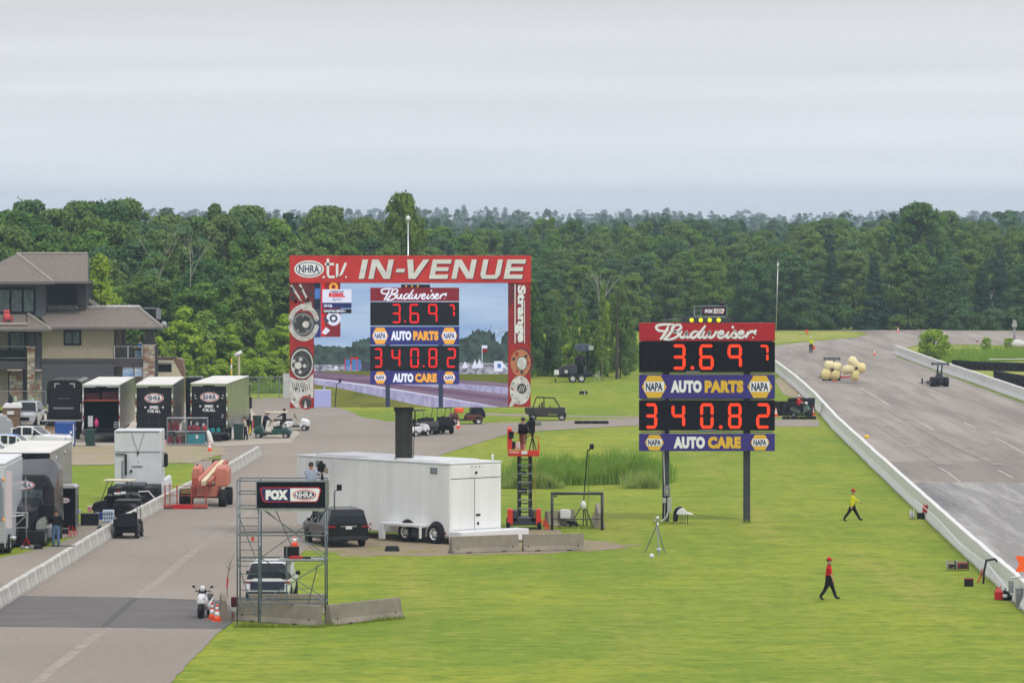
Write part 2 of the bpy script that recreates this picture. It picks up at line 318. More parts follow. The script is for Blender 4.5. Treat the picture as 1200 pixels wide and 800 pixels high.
# ================================================================== trees
def leaf_mat(name, c, c2, tint):
    m = bpy.data.materials.new(name); m.use_nodes = True; t = m.node_tree; t.nodes.clear(); N = t.nodes.new; L = t.links.new
    o = N('ShaderNodeOutputMaterial'); a = N('ShaderNodeAttribute'); a.attribute_name = 'var'; oi = N('ShaderNodeObjectInfo')
    k = N('ShaderNodeMix'); k.data_type = 'RGBA'; k.inputs[6].default_value = tuple(c)+(1,); k.inputs[7].default_value = tuple(c2)+(1,); L(a.outputs['Fac'], k.inputs[0])
    k2 = N('ShaderNodeMix'); k2.data_type = 'RGBA'; k2.inputs[7].default_value = tuple(tint)+(1,); L(k.outputs[2], k2.inputs[6])
    mm = N('ShaderNodeMath'); mm.operation = 'MULTIPLY'; mm.inputs[1].default_value = .95; L(oi.outputs['Random'], mm.inputs[0]); L(mm.outputs[0], k2.inputs[0])
    d = N('ShaderNodeBsdfDiffuse'); tr = N('ShaderNodeBsdfTranslucent'); ms = N('ShaderNodeMixShader'); ms.inputs[0].default_value = .22
    L(k2.outputs[2], d.inputs[0]); L(k2.outputs[2], tr.inputs[0]); L(d.outputs[0], ms.inputs[1]); L(tr.outputs[0], ms.inputs[2]); L(ms.outputs[0], o.inputs[0])
    return m
LM = [leaf_mat('oak_leaves', (.045, .125, .035), (.115, .225, .055), (.17, .25, .06)),
      leaf_mat('aspen_leaves', (.075, .18, .04), (.165, .30, .06), (.18, .28, .06)),
      leaf_mat('spruce_needles', (.035, .09, .05), (.075, .145, .07), (.045, .11, .07)),
      leaf_mat('willow_leaves', (.19, .33, .035), (.35, .50, .06), (.31, .42, .06)),
      leaf_mat('scrub_leaves', (.14, .27, .05), (.27, .41, .08), (.22, .32, .08)),
      leaf_mat('maple_leaves', (.055, .135, .048), (.11, .21, .07), (.12, .21, .09)),
      leaf_mat('ash_leaves', (.065, .15, .038), (.15, .26, .065), (.17, .25, .075))]
bark = mat('bark', (.07, .055, .045), .9, var=.4, scale=3)
birch = mat('birch_bark', (.34, .32, .28), .8, var=.35, scale=2)
def leaves(cen, rad, n, size, flat=1.0, up=.25, r=None):
    """n leaf sprays over the shells of the lobes; returns verts (4n,3), var (n)"""
    r = r or rng; cen = np.asarray(cen); rad = np.asarray(rad); k = r.choice(len(cen), n, p=rad**2/np.sum(rad**2))
    d = r.normal(size=(n, 3)); d[:, 2] += .25; d /= np.linalg.norm(d, axis=1)[:, None]
    rr = rad[k]*(.55+.62*r.random(n)+.35*(r.random(n) > .93))
    p = cen[k]+d*rr[:, None]*np.array([1, 1, flat])
    nn = d+r.normal(size=(n, 3))*.45; nn[:, 2] += up; nn /= np.linalg.norm(nn, axis=1)[:, None]
    t = np.cross(nn, r.normal(size=(n, 3))); t /= np.linalg.norm(t, axis=1)[:, None]; bt = np.cross(nn, t)
    s = size*(.55+.9*r.random(n))[:, None]
    v = np.stack([p-t*s, p-bt*s*.55+nn*s*.12, p+t*s, p+bt*s*.55-nn*s*.1], 1).reshape(-1, 3)
    lv = r.random(len(cen))
    return v, np.clip(lv[k]*.65+r.random(n)*.45-.05, 0, 1)
def leafmesh(name, v, var, m):
    n = len(v)//4; me = bpy.data.meshes.new(name); me.vertices.add(4*n); me.vertices.foreach_set('co', v.astype('f').ravel())
    me.loops.add(4*n); me.loops.foreach_set('vertex_index', np.arange(4*n, dtype='i')); me.polygons.add(n); me.polygons.foreach_set('loop_start', np.arange(0, 4*n, 4, dtype='i'))
    me.update(calc_edges=True); a = me.attributes.new('var', 'FLOAT', 'FACE'); a.data.foreach_set('value', var.astype('f')); me.materials.append(m); return me
def crown_lobes(Hh, Rr, base, n, kind):
    c = []; ra = []
    for i in range(n):
        u = random.random()
        if kind == 'round':
            z = base+(Hh-base)*(u**.8); q = (z-base)/(Hh-base); env = Rr*math.sqrt(max(.05, 1-(2*q-.95)**2*.9)) if q > .4 else Rr*(.72+.6*q)
        elif kind == 'column': z = base+(Hh-base)*u; q = (z-base)/(Hh-base); env = Rr*min(1, (1.04-q)*1.7)*(.75+.25*min(1, q*4))
        else: z = base+(Hh-base)*u; q = (z-base)/(Hh-base); env = Rr*(1.02-q)
        a = random.random()*2*PI; r = random.uniform(.55, 1.35)*Rr/4.2*(1.2-.45*q); e2 = max(.05, env-r*.6)*math.sqrt(random.uniform(.25, 1))
        c.append((math.cos(a)*e2, math.sin(a)*e2, min(z, Hh-r*.8))); ra.append(r)
    return c, ra
PROTO = []
def make_tree(name, Hh, Rr, base, n, kind, nl, size, m, bk, limbs=7):
    c, ra = crown_lobes(Hh, Rr, base, n, kind)
    v, var = leaves(c, ra, nl, size, .8 if kind != 'conifer' else .45)
    cm = leafmesh('crown', v, var, m); t = MB(); top = (0, 0, Hh*.86); t.t((0, 0, -.3), (.1, 0, Hh*.4), .22, .15, 8); t.t((.1, 0, Hh*.4), top, .15, .03, 6)
    for i in range(limbs):
        q = c[random.randrange(len(c))]; z0 = max(base*.8, q[2]*.6); t.t((.05, 0, z0), q, .07, .02, 4)
    tm = t.mesh('trunk', bk); PROTO.append((name, Hh, cm, tm)); return len(PROTO)-1
T_R = [make_tree('broadleaf_tree', 15, random.uniform(3.5, 4.4), random.uniform(.6, 1.6), 105, 'round', 15000, .23, LM[q], bark) for q in (0, 0, 5, 6, 5)]
T_L = [make_tree('broadleaf_tree', 14, 3.5, .8, 90, 'round', 13500, .22, LM[q], bark) for q in (1, 6, 1)]
T_C = [make_tree('aspen_tree', 15, 2.3, 1.0, 80, 'column', 9500, .2, LM[q], birch) for q in (1, 6)]
T_S = [make_tree('spruce_tree', 15, 2.9, .5, 120, 'conifer', 10000, .2, LM[2], bark) for _ in range(2)]
T_P = [make_tree('pine_tree', 16, 3.2, 4, 70, 'round', 10500, .18, LM[2], bark)]
T_W = [make_tree('young_tree', 6, 1.9, .2, 60, 'column', 7500, .15, LM[q], bark) for q in (3, 3, 4)]
T_B = [make_tree('bushy_shrub', 3.4, 2.3, .1, 46, 'round', 6500, .13, LM[q], bark) for q in (4, 3)]
T_Y = [make_tree('aspen_tree', 13, 2.9, .6, 90, 'column', 15000, .19, LM[3], bark)]
T_D = [make_tree('bushy_shrub', 3.4, 2.4, .05, 50, 'round', 6500, .15, LM[q], bark) for q in (5, 0, 2)]
def put_tree(i, x, y, h, label, cat, group, wide=1.0, rz=None):
    name, Hh, cm, tm = PROTO[i]; s = h/Hh; o = bpy.data.objects.new(name, None); COL.objects.link(o); o.location = (x, y, 0)
    o.scale = (s*wide, s*wide, s); o.rotation_euler[2] = random.random()*6.28 if rz is None else rz; tag(o, label, cat, group)
    for nm, me in (('trunk', tm), ('crown', cm)): q = bpy.data.objects.new(nm, me); COL.objects.link(q); q.parent = o
    return o
def lerp(tab, x):
    if x <= tab[0][0]: return tab[0][1]
    for (a, b), (c, d) in zip(tab, tab[1:]):
        if x <= c: return b+(d-b)*(x-a)/(c-a)
    return tab[-1][1]
SKY = [(-80, 236), (0, 238), (25, 231), (55, 236), (95, 230), (150, 227), (172, 240), (200, 252), (230, 250), (255, 238), (295, 238), (330, 248), (365, 238), (395, 246), (420, 252), (450, 250), (470, 255), (500, 262), (560, 268), (600, 262),
       (650, 252), (690, 262), (740, 255), (790, 253), (830, 256), (860, 262), (900, 268), (940, 262), (985, 252), (1010, 262), (1040, 250), (1060, 240), (1110, 240), (1130, 254), (1180, 262), (1200, 255), (1290, 250)]
FRONT = [(-80, 330), (100, 322), (200, 330), (330, 330), (500, 330), (600, 340), (680, 330), (760, 318), (860, 305), (930, 300), (1000, 302), (1060, 296), (1120, 310), (1200, 305), (1300, 305)]
EDGE = [(-80, 462), (300, 466), (420, 520), (560, 620), (640, 655), (1300, 672)]
DEEP = [(-80, 75), (250, 90), (420, 130), (640, 240), (1300, 230)]
def region(px):
    return ('beyond the clubhouse' if px < 190 else 'between clubhouse and video screen' if px < 340 else 'behind the video screen' if px < 640 else
            'between video screen and scoreboard' if px < 745 else 'behind the scoreboard' if px < 910 else 'beyond the far track bend')
KIND = {'broadleaf_tree': 'round green broadleaf tree', 'aspen_tree': 'slim upright green aspen', 'spruce_tree': 'dark pointed spruce', 'pine_tree': 'dark high-crowned pine', 'young_tree': 'yellow-green young tree', 'bushy_shrub': 'low leafy shrub'}
NR = 8; cnt = {}
for r in range(NR):
    t = r/(NR-1); px = -70+random.uniform(0, 40)
    while px < 1290:
        D = lerp(EDGE, px)+lerp(DEEP, px)*t+random.uniform(-4, 4); top = lerp(FRONT, px)*(1-t**.75)+lerp(SKY, px)*t**.75+random.uniform(-7, 10)*(1-.75*(r == NR-1))
        if r == NR-1: top = lerp(SKY, px)+random.uniform(-1, 8)
        X = xat(px, D); Z = zat(top, D); q = random.random()
        if px > 900 and r < 3: i = random.choice(T_S+T_C+T_R+T_S+T_P)
        elif px > 740: i = random.choice(T_S+T_R+T_R+T_L+T_C)
        elif px < 190: i = random.choice(T_R+T_R+T_L)
        else: i = random.choice(T_R+T_L+T_L+T_C+T_S[:1])
        w = random.uniform(.9, 1.15) if Z > 11 else random.uniform(1.1, 1.5)
        nm = PROTO[i][0]; reg = region(px); lvl = 'in the front tree rows' if r < 2 else 'deep in the wood' if r < NR-2 else 'on the skyline'
        put_tree(i, X, D, Z, f'{KIND[nm]} {lvl} {reg}', 'tree', f'{KIND[nm]}s {lvl} {reg}', w)
        px += F/D*random.uniform(4.0, 6.0)*(.62 if PROTO[i][0] in ('aspen_tree',) else 1)
# shrubs and young growth along the edge of the wood
for (a, b, ya, yb, lo, hi, T, step, place) in ((186, 345, 456, 452, 352, 405, T_W, 2.3, 'behind the chain-link fence'), (190, 345, 460, 457, 395, 430, T_B+T_W, 2.2, 'close behind the chain-link fence'),
        (735, 1250, 386.6, 386.6, 350, 372, T_D, 2.1, 'at the foot of the far wood'), (345, 640, 452, 436, 400, 430, T_W, 4.0, 'behind the video screen'), (620, 700, 438, 440, 395, 425, T_B+T_W, 2.4, 'behind the black light tower'), (736, 800, 428, 428, 398, 415, T_B, 2.5, 'beside the scoreboard on the meadow edge')):
    px = a
    while px < b:
        q = (px-a)/(b-a); D = DY(ya+(yb-ya)*q)+random.uniform(-1.5, 3); i = random.choice(T); nm = PROTO[i][0]
        put_tree(i, xat(px, D), D, zat(random.uniform(lo, hi), D), f'{KIND[nm]} {place}', 'shrub' if nm == 'bushy_shrub' else 'tree', f'{KIND[nm]}s {place}', random.uniform(.9, 1.3)); px += F/D*step*random.uniform(.7, 1.3)
def one(i, px, py, top, label, cat='tree', wide=1.0): D = DY(py); return put_tree(i, xat(px, D), D, zat(top, D), label, cat, None, wide)
one(T_R[1], 471, 430, 227, 'tallest lone tree rising above the skyline left of the floodlight pole', wide=.62)
one(T_R[1], 1078, 372, 238, 'tallest broad oak on the skyline above the far bend', wide=1.1)
one(T_R[0], 610, 443, 322, 'dark round tree directly at the right edge of the video screen', wide=.95)
one(T_R[2], 641, 441, 345, 'dark green tree at the left of the black light tower', wide=.8)
one(T_L[0], 680, 445, 352, 'sparse green tree right behind the dead white branches', wide=.45)
one(T_C[0], 706, 446, 335, 'slim tree with visible brown trunk right of the light tower', wide=.6)
one(T_L[1], 727, 443, 338, 'light green open tree just left of the scoreboard', wide=.6)
for k_, (a, b, h_, T_) in enumerate(((655, 438, 360, T_L), (668, 436, 372, T_L), (694, 440, 375, T_L), (712, 441, 352, T_Y), (733, 438, 362, T_L), (740, 434, 385, T_W))):
    one(T_[k_ % len(T_)], a, b, h_, ['leafy tree just left of the light tower mast', 'leafy tree directly behind the light tower', 'light leafy tree under the white dead branches', 'pale green tree at the foot of the bare brown trunk', 'rounded tree touching the left edge of the scoreboard', 'young tree half hidden by the left scoreboard edge'][k_], wide=.7)
one(T_B[1], 1095, 421, 386, 'round green bush growing behind the white track wall', 'shrub', .95)
one(T_B[1], 1156, 411, 395, 'small wispy shrub on the track meadow near the lamp post', 'shrub', .6)
one(T_B[1], 1183, 408, 396, 'low shrub right at the small lamp post', 'shrub', .9)
one(T_Y[0], 118, 470, 298, 'bright green tree directly right of the clubhouse gable', wide=.9)
# dead white-barked trees
def snag(px, py, top, label, n=9, m=birch, lean=0, fork=True, r0=.13):
    D = DY(py); h = zat(top, D); o = thing('dead_tree', label, 'tree', (xat(px, D), D, 0)); t = MB()
    def br(p, d, l, r, k):
        q = p+d*l; t.t(p, q, r, r*.6, 5)
        if k:
            for _ in range(2 if k < 3 else 3): br(q, (d+Vector((random.uniform(-.55, .55), random.uniform(-.4, .4), random.uniform(-.1, .35)))).normalized(), l*random.uniform(.55, .85), r*.58, k-1)
    p = Vector((0, 0, 0)); d = Vector((lean, 0, 1)).normalized(); t.t(p, p+d*h*.45, r0, r0*.75, 6); br(p+d*h*.45, d, h*.2, r0*.7, 4 if fork else 3); t.build('trunk', m, o); return o
snag(703, 440, 322, 'dead tree with white forked branches between the two big boards', r0=.16)
snag(690, 441, 345, 'smaller dead tree with bare pale limbs left of the forked one', lean=-.25)
snag(723, 444, 330, 'tall bare brown trunk right of the white dead tree', m=bark, fork=False, r0=.18)
snag(223, 447, 262, 'bare white birch skeleton in the wood right of the clubhouse', r0=.08)
snag(186, 447, 262, 'bare white birch crown above the left wood', r0=.07)
for a, b, l in ((874, 318, 'leftmost of the pale dead stems above the scoreboard lamps'), (884, 326, 'second pale dead stem above the scoreboard'), (893, 334, 'rightmost pale dead stem above the scoreboard'),
                (1042, 300, 'bare pale stem in front of the far wood'), (1163, 340, 'thin pale dead stem at the right of the far wood')):
    snag(a, 383.5, b, l, fork=False, r0=.10)
# far forest to the horizon: one mass
V = []; VA = []
base = []
for k in range(6):
    c, ra = crown_lobes(14, 4.2, 1, 34, 'round' if k < 3 else 'column' if k < 5 else 'conifer'); base.append(leaves(c, ra, 620, .62))
for D, n, lo, hi in ((960, 80, 10, 14.5), (1080, 80, 9, 14.5), (1250, 90, 9, 14), (1500, 95, 9, 14), (1850, 80, 9, 14), (2300, 90, 8, 14), (2900, 100, 7.5, 14), (3700, 110, 7, 15), (5200, 130, 9, 16)):
    for j in range(n):
        px = -150+1500*(j+random.random())/n; v, va = base[random.randrange(6)]; h = random.uniform(lo, hi+(2.2 if random.random() > .85 else 0))/14; w = h*random.uniform(.8, 1.15)*(1+D/5000)
        if D > 2000: h *= 1+.22*math.exp(-((px-530)/120)**2)
        a = random.random()*6.28; ca, sa = math.cos(a), math.sin(a); x = v[:, 0]*ca-v[:, 1]*sa; y = v[:, 0]*sa+v[:, 1]*ca
        V.append(np.stack([x*w+xat(px, D), y*w+D+random.uniform(-20, 60), v[:, 2]*h], 1)); VA.append(va)
ff = leafmesh('far_forest', np.concatenate(V), np.concatenate(VA), leaf_mat('haze_tinted_leaves', (.045, .12, .06), (.10, .19, .08), (.09, .16, .08))); ff = ob('far_forest', ff)  # some of the bluish haze is mixed into the leaf colour itself
tag(ff, 'blue-green forest fading into haze along the horizon', 'forest', None, 'stuff')
# ================================================================== boards
def srgb(r, g, b): return tuple(((c/255)/12.92 if c/255 < .04045 else ((c/255+.055)/1.055)**2.4) for c in (r, g, b))
EM = {}
def em(r, g, b, k=1.0):
    q = (r, g, b, k)
    if q not in EM: EM[q] = mat(f'lit_{r}_{g}_{b}', tuple(k*c for c in srgb(r, g, b)), emit=.92)
    return EM[q]
led = mat('red_led', (1, .045, .004), emit=1.1); led_y = mat('yellow_lamp', (1, .88, .02), emit=1.25)
bud_red = mat('banner_red', (.40, .008, .018), .5, var=.06, scale=.6); board_black = mat('board_black', (.006, .006, .011), .7, var=.2, spec=.12)
napa_blue = mat('banner_blue', (.035, .022, .20), .5, var=.08, scale=.5); napa_yel = mat('banner_yellow', (.72, .44, .03), .5, var=.06)
pw = mat('banner_white', (.80, .81, .84), .5, var=.04); pg = mat('banner_grey', (.38, .38, .42), .6, var=0); navy = mat('banner_navy', (.012, .018, .09), .5, var=0)
SEG = {'0': 'abcdef', '2': 'abged', '3': 'abgcd', '4': 'fgbc', '6': 'afgedc', '7': 'abc', '8': 'abcdefg', '9': 'abfgc'}
def seg_poly(s, x0, x1, z0, z1, w):
    g = w*.12; zm = (z0+z1)/2; h = w/2
    def hz(z): return [(x0+g+h*.3, z), (x0+w*.9, z+h), (x1-w*.9, z+h), (x1-g-h*.3, z), (x1-w*.9, z-h), (x0+w*.9, z-h)]
    def vt(x, a, b): a += g+h*.3; b -= g+h*.3; return [(x, a), (x+h, a+h*.8), (x+h, b-h*.8), (x, b), (x-h, b-h*.8), (x-h, a+h*.8)]
    return {'a': hz(z1-h), 'g': hz(zm), 'd': hz(z0+h), 'f': vt(x0+h, zm, z1-h), 'b': vt(x1-h, zm, z1-h), 'e': vt(x0+h, z0+h, zm), 'c': vt(x1-h, z0+h, zm)}[s]
BUD = [[(300,75),(230,72),(160,80),(140,100),(160,125),(215,132),(250,120)], [(250,78),(222,140),(190,190),(172,203)], [(300,88),(262,150),(222,196),(205,204)],
 [(268,112),(310,80),(350,80),(357,103),(325,128),(290,138),(328,142),(335,165),(300,192),(250,206),(205,205)], [(368,130),(350,165),(360,188),(385,180),(415,136),(402,175),(415,190),(434,178)],
 [(508,138),(475,135),(444,165),(452,190),(482,182),(525,138),(573,82)], [(573,82),(540,125),(510,172),(520,190),(540,180)], [(566,132),(547,172),(560,190),(590,172),(614,135),(602,172),(615,190),(648,170),(664,136),(678,144)],
 [(682,166),(720,156),(728,138),(705,135),(685,160),(690,188),(720,188),(748,168)], [(778,136),(757,172),(766,190),(788,178)], [(788,178),(833,128),(832,148),(848,170),(832,190),(802,184)],
 [(858,168),(895,156),(905,138),(880,135),(862,160),(868,188),(895,188),(922,168)], [(948,136),(926,190)], [(934,168),(958,143),(985,134),(1002,146)], [(1020,122),(1002,140),(1012,160)]]
def bud_strokes(mb, fx, fz, y, mi, w, ox=0, oz=0):
    for i, p in enumerate(BUD):
        q = smooth([(fx(750+(a+ox)/7.5), fz(370+(b+oz)/7.5)) for a, b in p], 5); n = len(q); mb.stroke(q, [w*(.75+.6*math.sin(PI*j/(n-1))) for j in range(n)], y-.0009*i, mi)
    for a, b, r in ((812, 97, .62), (990, 187, .35)): mb.disc(fx(750+(a+ox)/7.5), fz(370+(b+oz)/7.5), w*r*1.2, y, n=10, mi=mi)
def hexa(mb, fx, fz, x0, x1, y0, y1, y, myel, mwh, mnavy, txt=True):
    w = x1-x0; h = y1-y0; a = fx(x0), fx(x0+w*.24), fx(x1-w*.24), fx(x1); zt, zb, zm = fz(y0), fz(y1), fz((y0+y1)/2)
    mb.poly([(a[0], zm), (a[1], zt), (a[2], zt), (a[3], zm), (a[2], zb), (a[1], zb)], y, myel)
    mb.poly([(fx(x0+w*.1), fz(y0+h*.27)), (fx(x1-w*.1), fz(y0+h*.27)), (fx(x1-w*.1), fz(y0+h*.73)), (fx(x0+w*.1), fz(y0+h*.73))], y-.006, mwh)
    vs, fs = textmesh('NAPA', fx(x0+w*.16), fx(x1-w*.16), fz(y0+h*.69), fz(y0+h*.31), y-.012, .035); mb.add(vs, fs, mnavy)
def board_frame(pxc, Y, py=None):
    s = F/Y; X0 = xat(pxc, Y); return X0, (lambda px: xat(px, Y)-X0), (lambda q: zat(q, Y))
# ---- the scoreboard
YS = DY(611); X0, fx, fz = board_frame(828, YS)
sb = thing('scoreboard', 'tall two-post scoreboard on the grass showing 3.697 and 340.82 in red digits', 'scoreboard', (X0, YS, 0))
for a, b in ((776.5, 784.5), (871.5, 879.5)): MB().b(fx(a), fx(b), .06, .42, -.2, fz(381)).build('post', dsteel, sb, bevel=.02)
fr = MB()
for q in (400, 437.5, 467.7, 506): fr.b(fx(751), fx(906), .1, .2, fz(q+.6), fz(q-.6))
fr.build('cross_beam', grey, sb)
def panel(name, q0, q1, m, x0=748.8, x1=907.8): return MB().b(fx(x0), fx(x1), -.32, .05, fz(q1), fz(q0)).build(name, m, sb, bevel=.012)
yF = -.328
p = panel('header_panel', 378.1, 399.2, bud_red); k = MB(); bud_strokes(k, fx, fz, yF-.001, 0, .085, 5, 6); k.build('lettering_shadow', pg, p, flat=True); k = MB(); bud_strokes(k, fx, fz, yF-.009, 0, .095); k.build('lettering', whitep, p, flat=True)
d1 = panel('digit_panel', 400.3, 436, board_black); d2 = panel('digit_panel', 468.6, 504, board_black)
def digits(parent, items, fx, fz, y, w, seg_m, name='digit'):
    for ch, x0, x1, q0, q1 in items:
        dg = MB()
        if ch == '.': dg.disc(fx(x0), fz(q0), w*.62, y, n=12).build('decimal_point', seg_m, parent, flat=True); continue
        for s in SEG[ch]: dg.poly(seg_poly(s, fx(x0), fx(x1), fz(q1), fz(q0), w), y)
        dg.build(name, seg_m, parent, flat=True)
ghost = mat('unlit_segment', (.011, .010, .014), .6, var=0, spec=.12)
digits(d1, [('8', 755, 768, 403.5, 432.5)], fx, fz, yF, .10, ghost, 'unlit_digit')
digits(d1, [('3', 787.7, 803.1, 403.2, 432.7), ('.', 811.2, 0, 430.6, 0), ('6', 819.2, 836.1, 403.2, 432.7), ('9', 852.4, 869.1, 403.2, 432.4)], fx, fz, yF, .155, led)
digits(d1, [('7', 889.7, 900.2, 403.8, 424.2)], fx, fz, yF, .115, led)
digits(d2, [('3', 755.7, 770, 472, 501.6), ('4', 786.8, 802.7, 472, 501.6), ('0', 820.3, 836, 472, 501.6), ('.', 844.5, 0, 499.8, 0), ('8', 853, 868.8, 472, 501.6), ('2', 886, 902, 472, 501.6)], fx, fz, yF, .155, led)
def napa_panel(q0, q1, hx, tx, word):
    p = panel('sponsor_panel', q0, q1, napa_blue)
    for a, b in hx: k = MB(); hexa(k, fx, fz, a, b, q0+1.1, q1-.9, yF, 0, 1, 2); k.build('sponsor_badge', [napa_yel, pw, navy], p, flat=True)
    (a, b), (c, d), t0, t1 = tx; text('lettering', 'AUTO', fx(a), fx(b), fz(t1), fz(t0), yF, whitep, p, .075, spacing=1.1); text('lettering', word, fx(c), fx(d), fz(t1), fz(t0), yF, napa_yel, p, .075, spacing=1.1)
napa_panel(438.7, 466.6, ((752, 781), (875.6, 904.8)), ((785.7, 822.2), (825.6, 871), 445.2, 459.8), 'PARTS')
napa_panel(507.7, 527.9, ((755.6, 777.9), (879.2, 901.5)), ((789.2, 826), (829.4, 868), 510.9, 525), 'CARE')
MB().b(fx(804), fx(820), -.36, -.325, fz(436.3), fz(434.6)).build('maker_plate', grey, d1); MB().b(fx(818), fx(839), -.36, -.325, fz(504.8), fz(503)).build('maker_plate', grey, d2)
lb = MB().b(fx(799), fx(857), -.28, .1, fz(378), fz(371.8)).build('lamp_housing', dsteel, sb, bevel=.01)
for a in (810.2, 820.9, 831.4, 841.9): MB().lathe([(.10, 0), (.11, .03), (.07, .06)], (fx(a), -.345, fz(374.8)), 'Y', 14).build('lamp', led_y, lb)
MB().path([(fx(778), .1, fz(378)), (fx(778), .1, fz(375)), (fx(790), .1, fz(374)), (fx(800), .1, fz(374.5))], .015).build('cable', grey, sb)
e = MB().b(fx(778.2), fx(785.5), -.16, .06, fz(581), fz(568.5)).build('electrical_box', grey, sb, bevel=.01)
MB().b(fx(781), fx(782.5), -.17, -.155, fz(576.3), fz(575)).build('warning_sticker', yellow, e)
MB().b(fx(776.5), fx(780.5), -.2, .06, fz(589), fz(583)).build('meter_box', alu, sb, bevel=.01); MB().b(fx(782), fx(787), -.2, .06, fz(599), fz(583)).build('meter_box', alu, sb, bevel=.01)
MB().path([(fx(779), -.05, fz(568)), (fx(778), -.03, fz(540)), (fx(778), 0, fz(440))], .03).build('conduit', alu, sb); MB().path([(fx(783), -.1, fz(599)), (fx(781), -.15, fz(606)), (fx(775), -.2, fz(611)), (fx(766), -.3, .05)], .045).path([(fx(779), -.08, fz(590)), (fx(779), -.08, .0)], .03).build('conduit', alu, sb)
MB().path([(fx(778), -.08, fz(589)), (fx(776.6), -.1, fz(603)), (fx(778), -.1, .03)], .035, mi=0).build('cable', black, sb)
# ---- the video board on its mast
YV = DY(632.5); X0, fx, fz = board_frame(481, YV)
vb = thing('video_board', 'large video screen with red header, raised on a black mast above the white trailer', 'video screen', (X0, YV, 3.9), 0)
VZ = 3.9; fzv = lambda q: fz(q)-VZ
back = MB().b(fx(341), fx(620.5), .02, .5, fzv(476), fzv(300)).build('cabinet', dark, vb)
MB().b(fx(463), fx(483), .12, .85, 0, fzv(474)).b(fx(461.5), fx(484.5), .05, .95, fzv(482), fzv(477)).b(fx(461), fx(485), 0, .98, -.06, .12).b(fx(466), fx(467), .1, .14, 0, fzv(480)).b(fx(479), fx(480), .1, .14, 0, fzv(480)).build('mast', mat('mast_paint', (.022, .02, .018), .6, var=.5, scale=1, stretch=(6, 6, .6)), vb, bevel=.015)
MB().path([(fx(485), .3, fzv(500)), (fx(486), .4, fzv(482)), (fx(484), .3, .1)], .02).build('cable', black, vb)
banner = mat('header_red', (.62, .045, .05), .5, var=.18, scale=.8, c2=(.50, .03, .03))
hd = MB().b(fx(339.6), fx(622.3), -.14, .3, fzv(331.3), fzv(299.5)).build('header_banner', banner, vb)
y0 = -.146; sh = mat('print_shadow', (.16, .02, .06), .6, var=0)
silver = mat('silver_print', (.78, .78, .77), .5, c2=(.60, .60, .60), scale=1.2, stretch=(.2, .2, 1.6))
def skewed(name, s, x0, x1, q0, q1, m, bold, parent, y=y0): text('lettering_shadow', s, fx(x0+.8), fx(x1+.8), fzv(q1+.9), fzv(q0+.9), y, sh, parent, bold, .38); text(name, s, fx(x0), fx(x1), fzv(q1), fzv(q0), y-.008, m, parent, bold, .38)
for m_, ox, oq, yy in ((sh, .9, 1.0, y0), (silver, 0, 0, y0-.01)):
    lm = MB(); cnt_ = [0]
    def lp(x_, pts):
        cnt_[0] += 1; lm.poly([(fx(x_+a+4.6*v+ox), fzv(326.6-22.6*v+oq)) for a, v in pts], yy-.0012*cnt_[0])
    def rc(x_, a, b, v0=0, v1=1): lp(x_, [(a, v0), (b, v0), (b, v1), (a, v1)])
    rc(420.4, 0, 6.6)
    for x_ in (431.8, 529): rc(x_, 0, 6); rc(x_, 19.3, 25.3); lp(x_, [(0, 1), (7.4, 1), (25.3, 0), (17.9, 0)])
    rc(462.4, 0, 10, .33, .52); lp(472.6, [(0, 1), (7.2, 1), (12.6, 0), (6.4, 0)]); lp(472.6, [(19, 1), (26.2, 1), (14.6, 0), (8, 0)])
    for x_ in (502.8, 590): rc(x_, 0, 6); rc(x_, 5.5, 21.6, 0, .22); rc(x_, 5.5, 20.6, .4, .6); rc(x_, 5.5, 22, .78, 1)
    rc(562, 0, 6, .18, 1); rc(562, 17, 23, .18, 1); lp(562, [(0, .2), (23, .2), (20, 0), (2.6, 0)])
    lm.build('lettering' if yy < y0 else 'lettering_shadow', m_, hd, flat=True)
k = MB()
cx, cz = fx(362.5), fzv(315.2); k.disc(cx, cz, .74, y0-.002, rz=.43, mi=0, n=32).disc(cx, cz, .66, y0-.009, rz=.35, mi=1, n=32).disc(cx, cz, .62, y0-.016, rz=.31, mi=0, n=32)
vs, fs = textmesh('NHRA', fx(350.5), fx(374.5), fzv(319.6), fzv(310.6), y0-.022, .02); k.add(vs, fs, 1); k.build('logo', [pw, navy], hd, flat=True)
k = MB()                                                   # ".tv" in angular strokes
for pts in ([(384.5, 303), (384.5, 322), (386, 324.4), (392.3, 324.4)], [(381, 309.5), (391.5, 309.5)], [(395.3, 309), (395.3, 325.5), (400, 321), (405.6, 308)]): k.stroke([(fx(a), fzv(b)) for a, b in pts], .125, y0-.009)
k.b(fx(378.3), fx(380.8), y0-.01, y0-.002, fzv(325.8), fzv(323.4)).disc(fx(405.8), fzv(324.6), .045, y0-.009, n=10).build('lettering', pw, hd, flat=True)
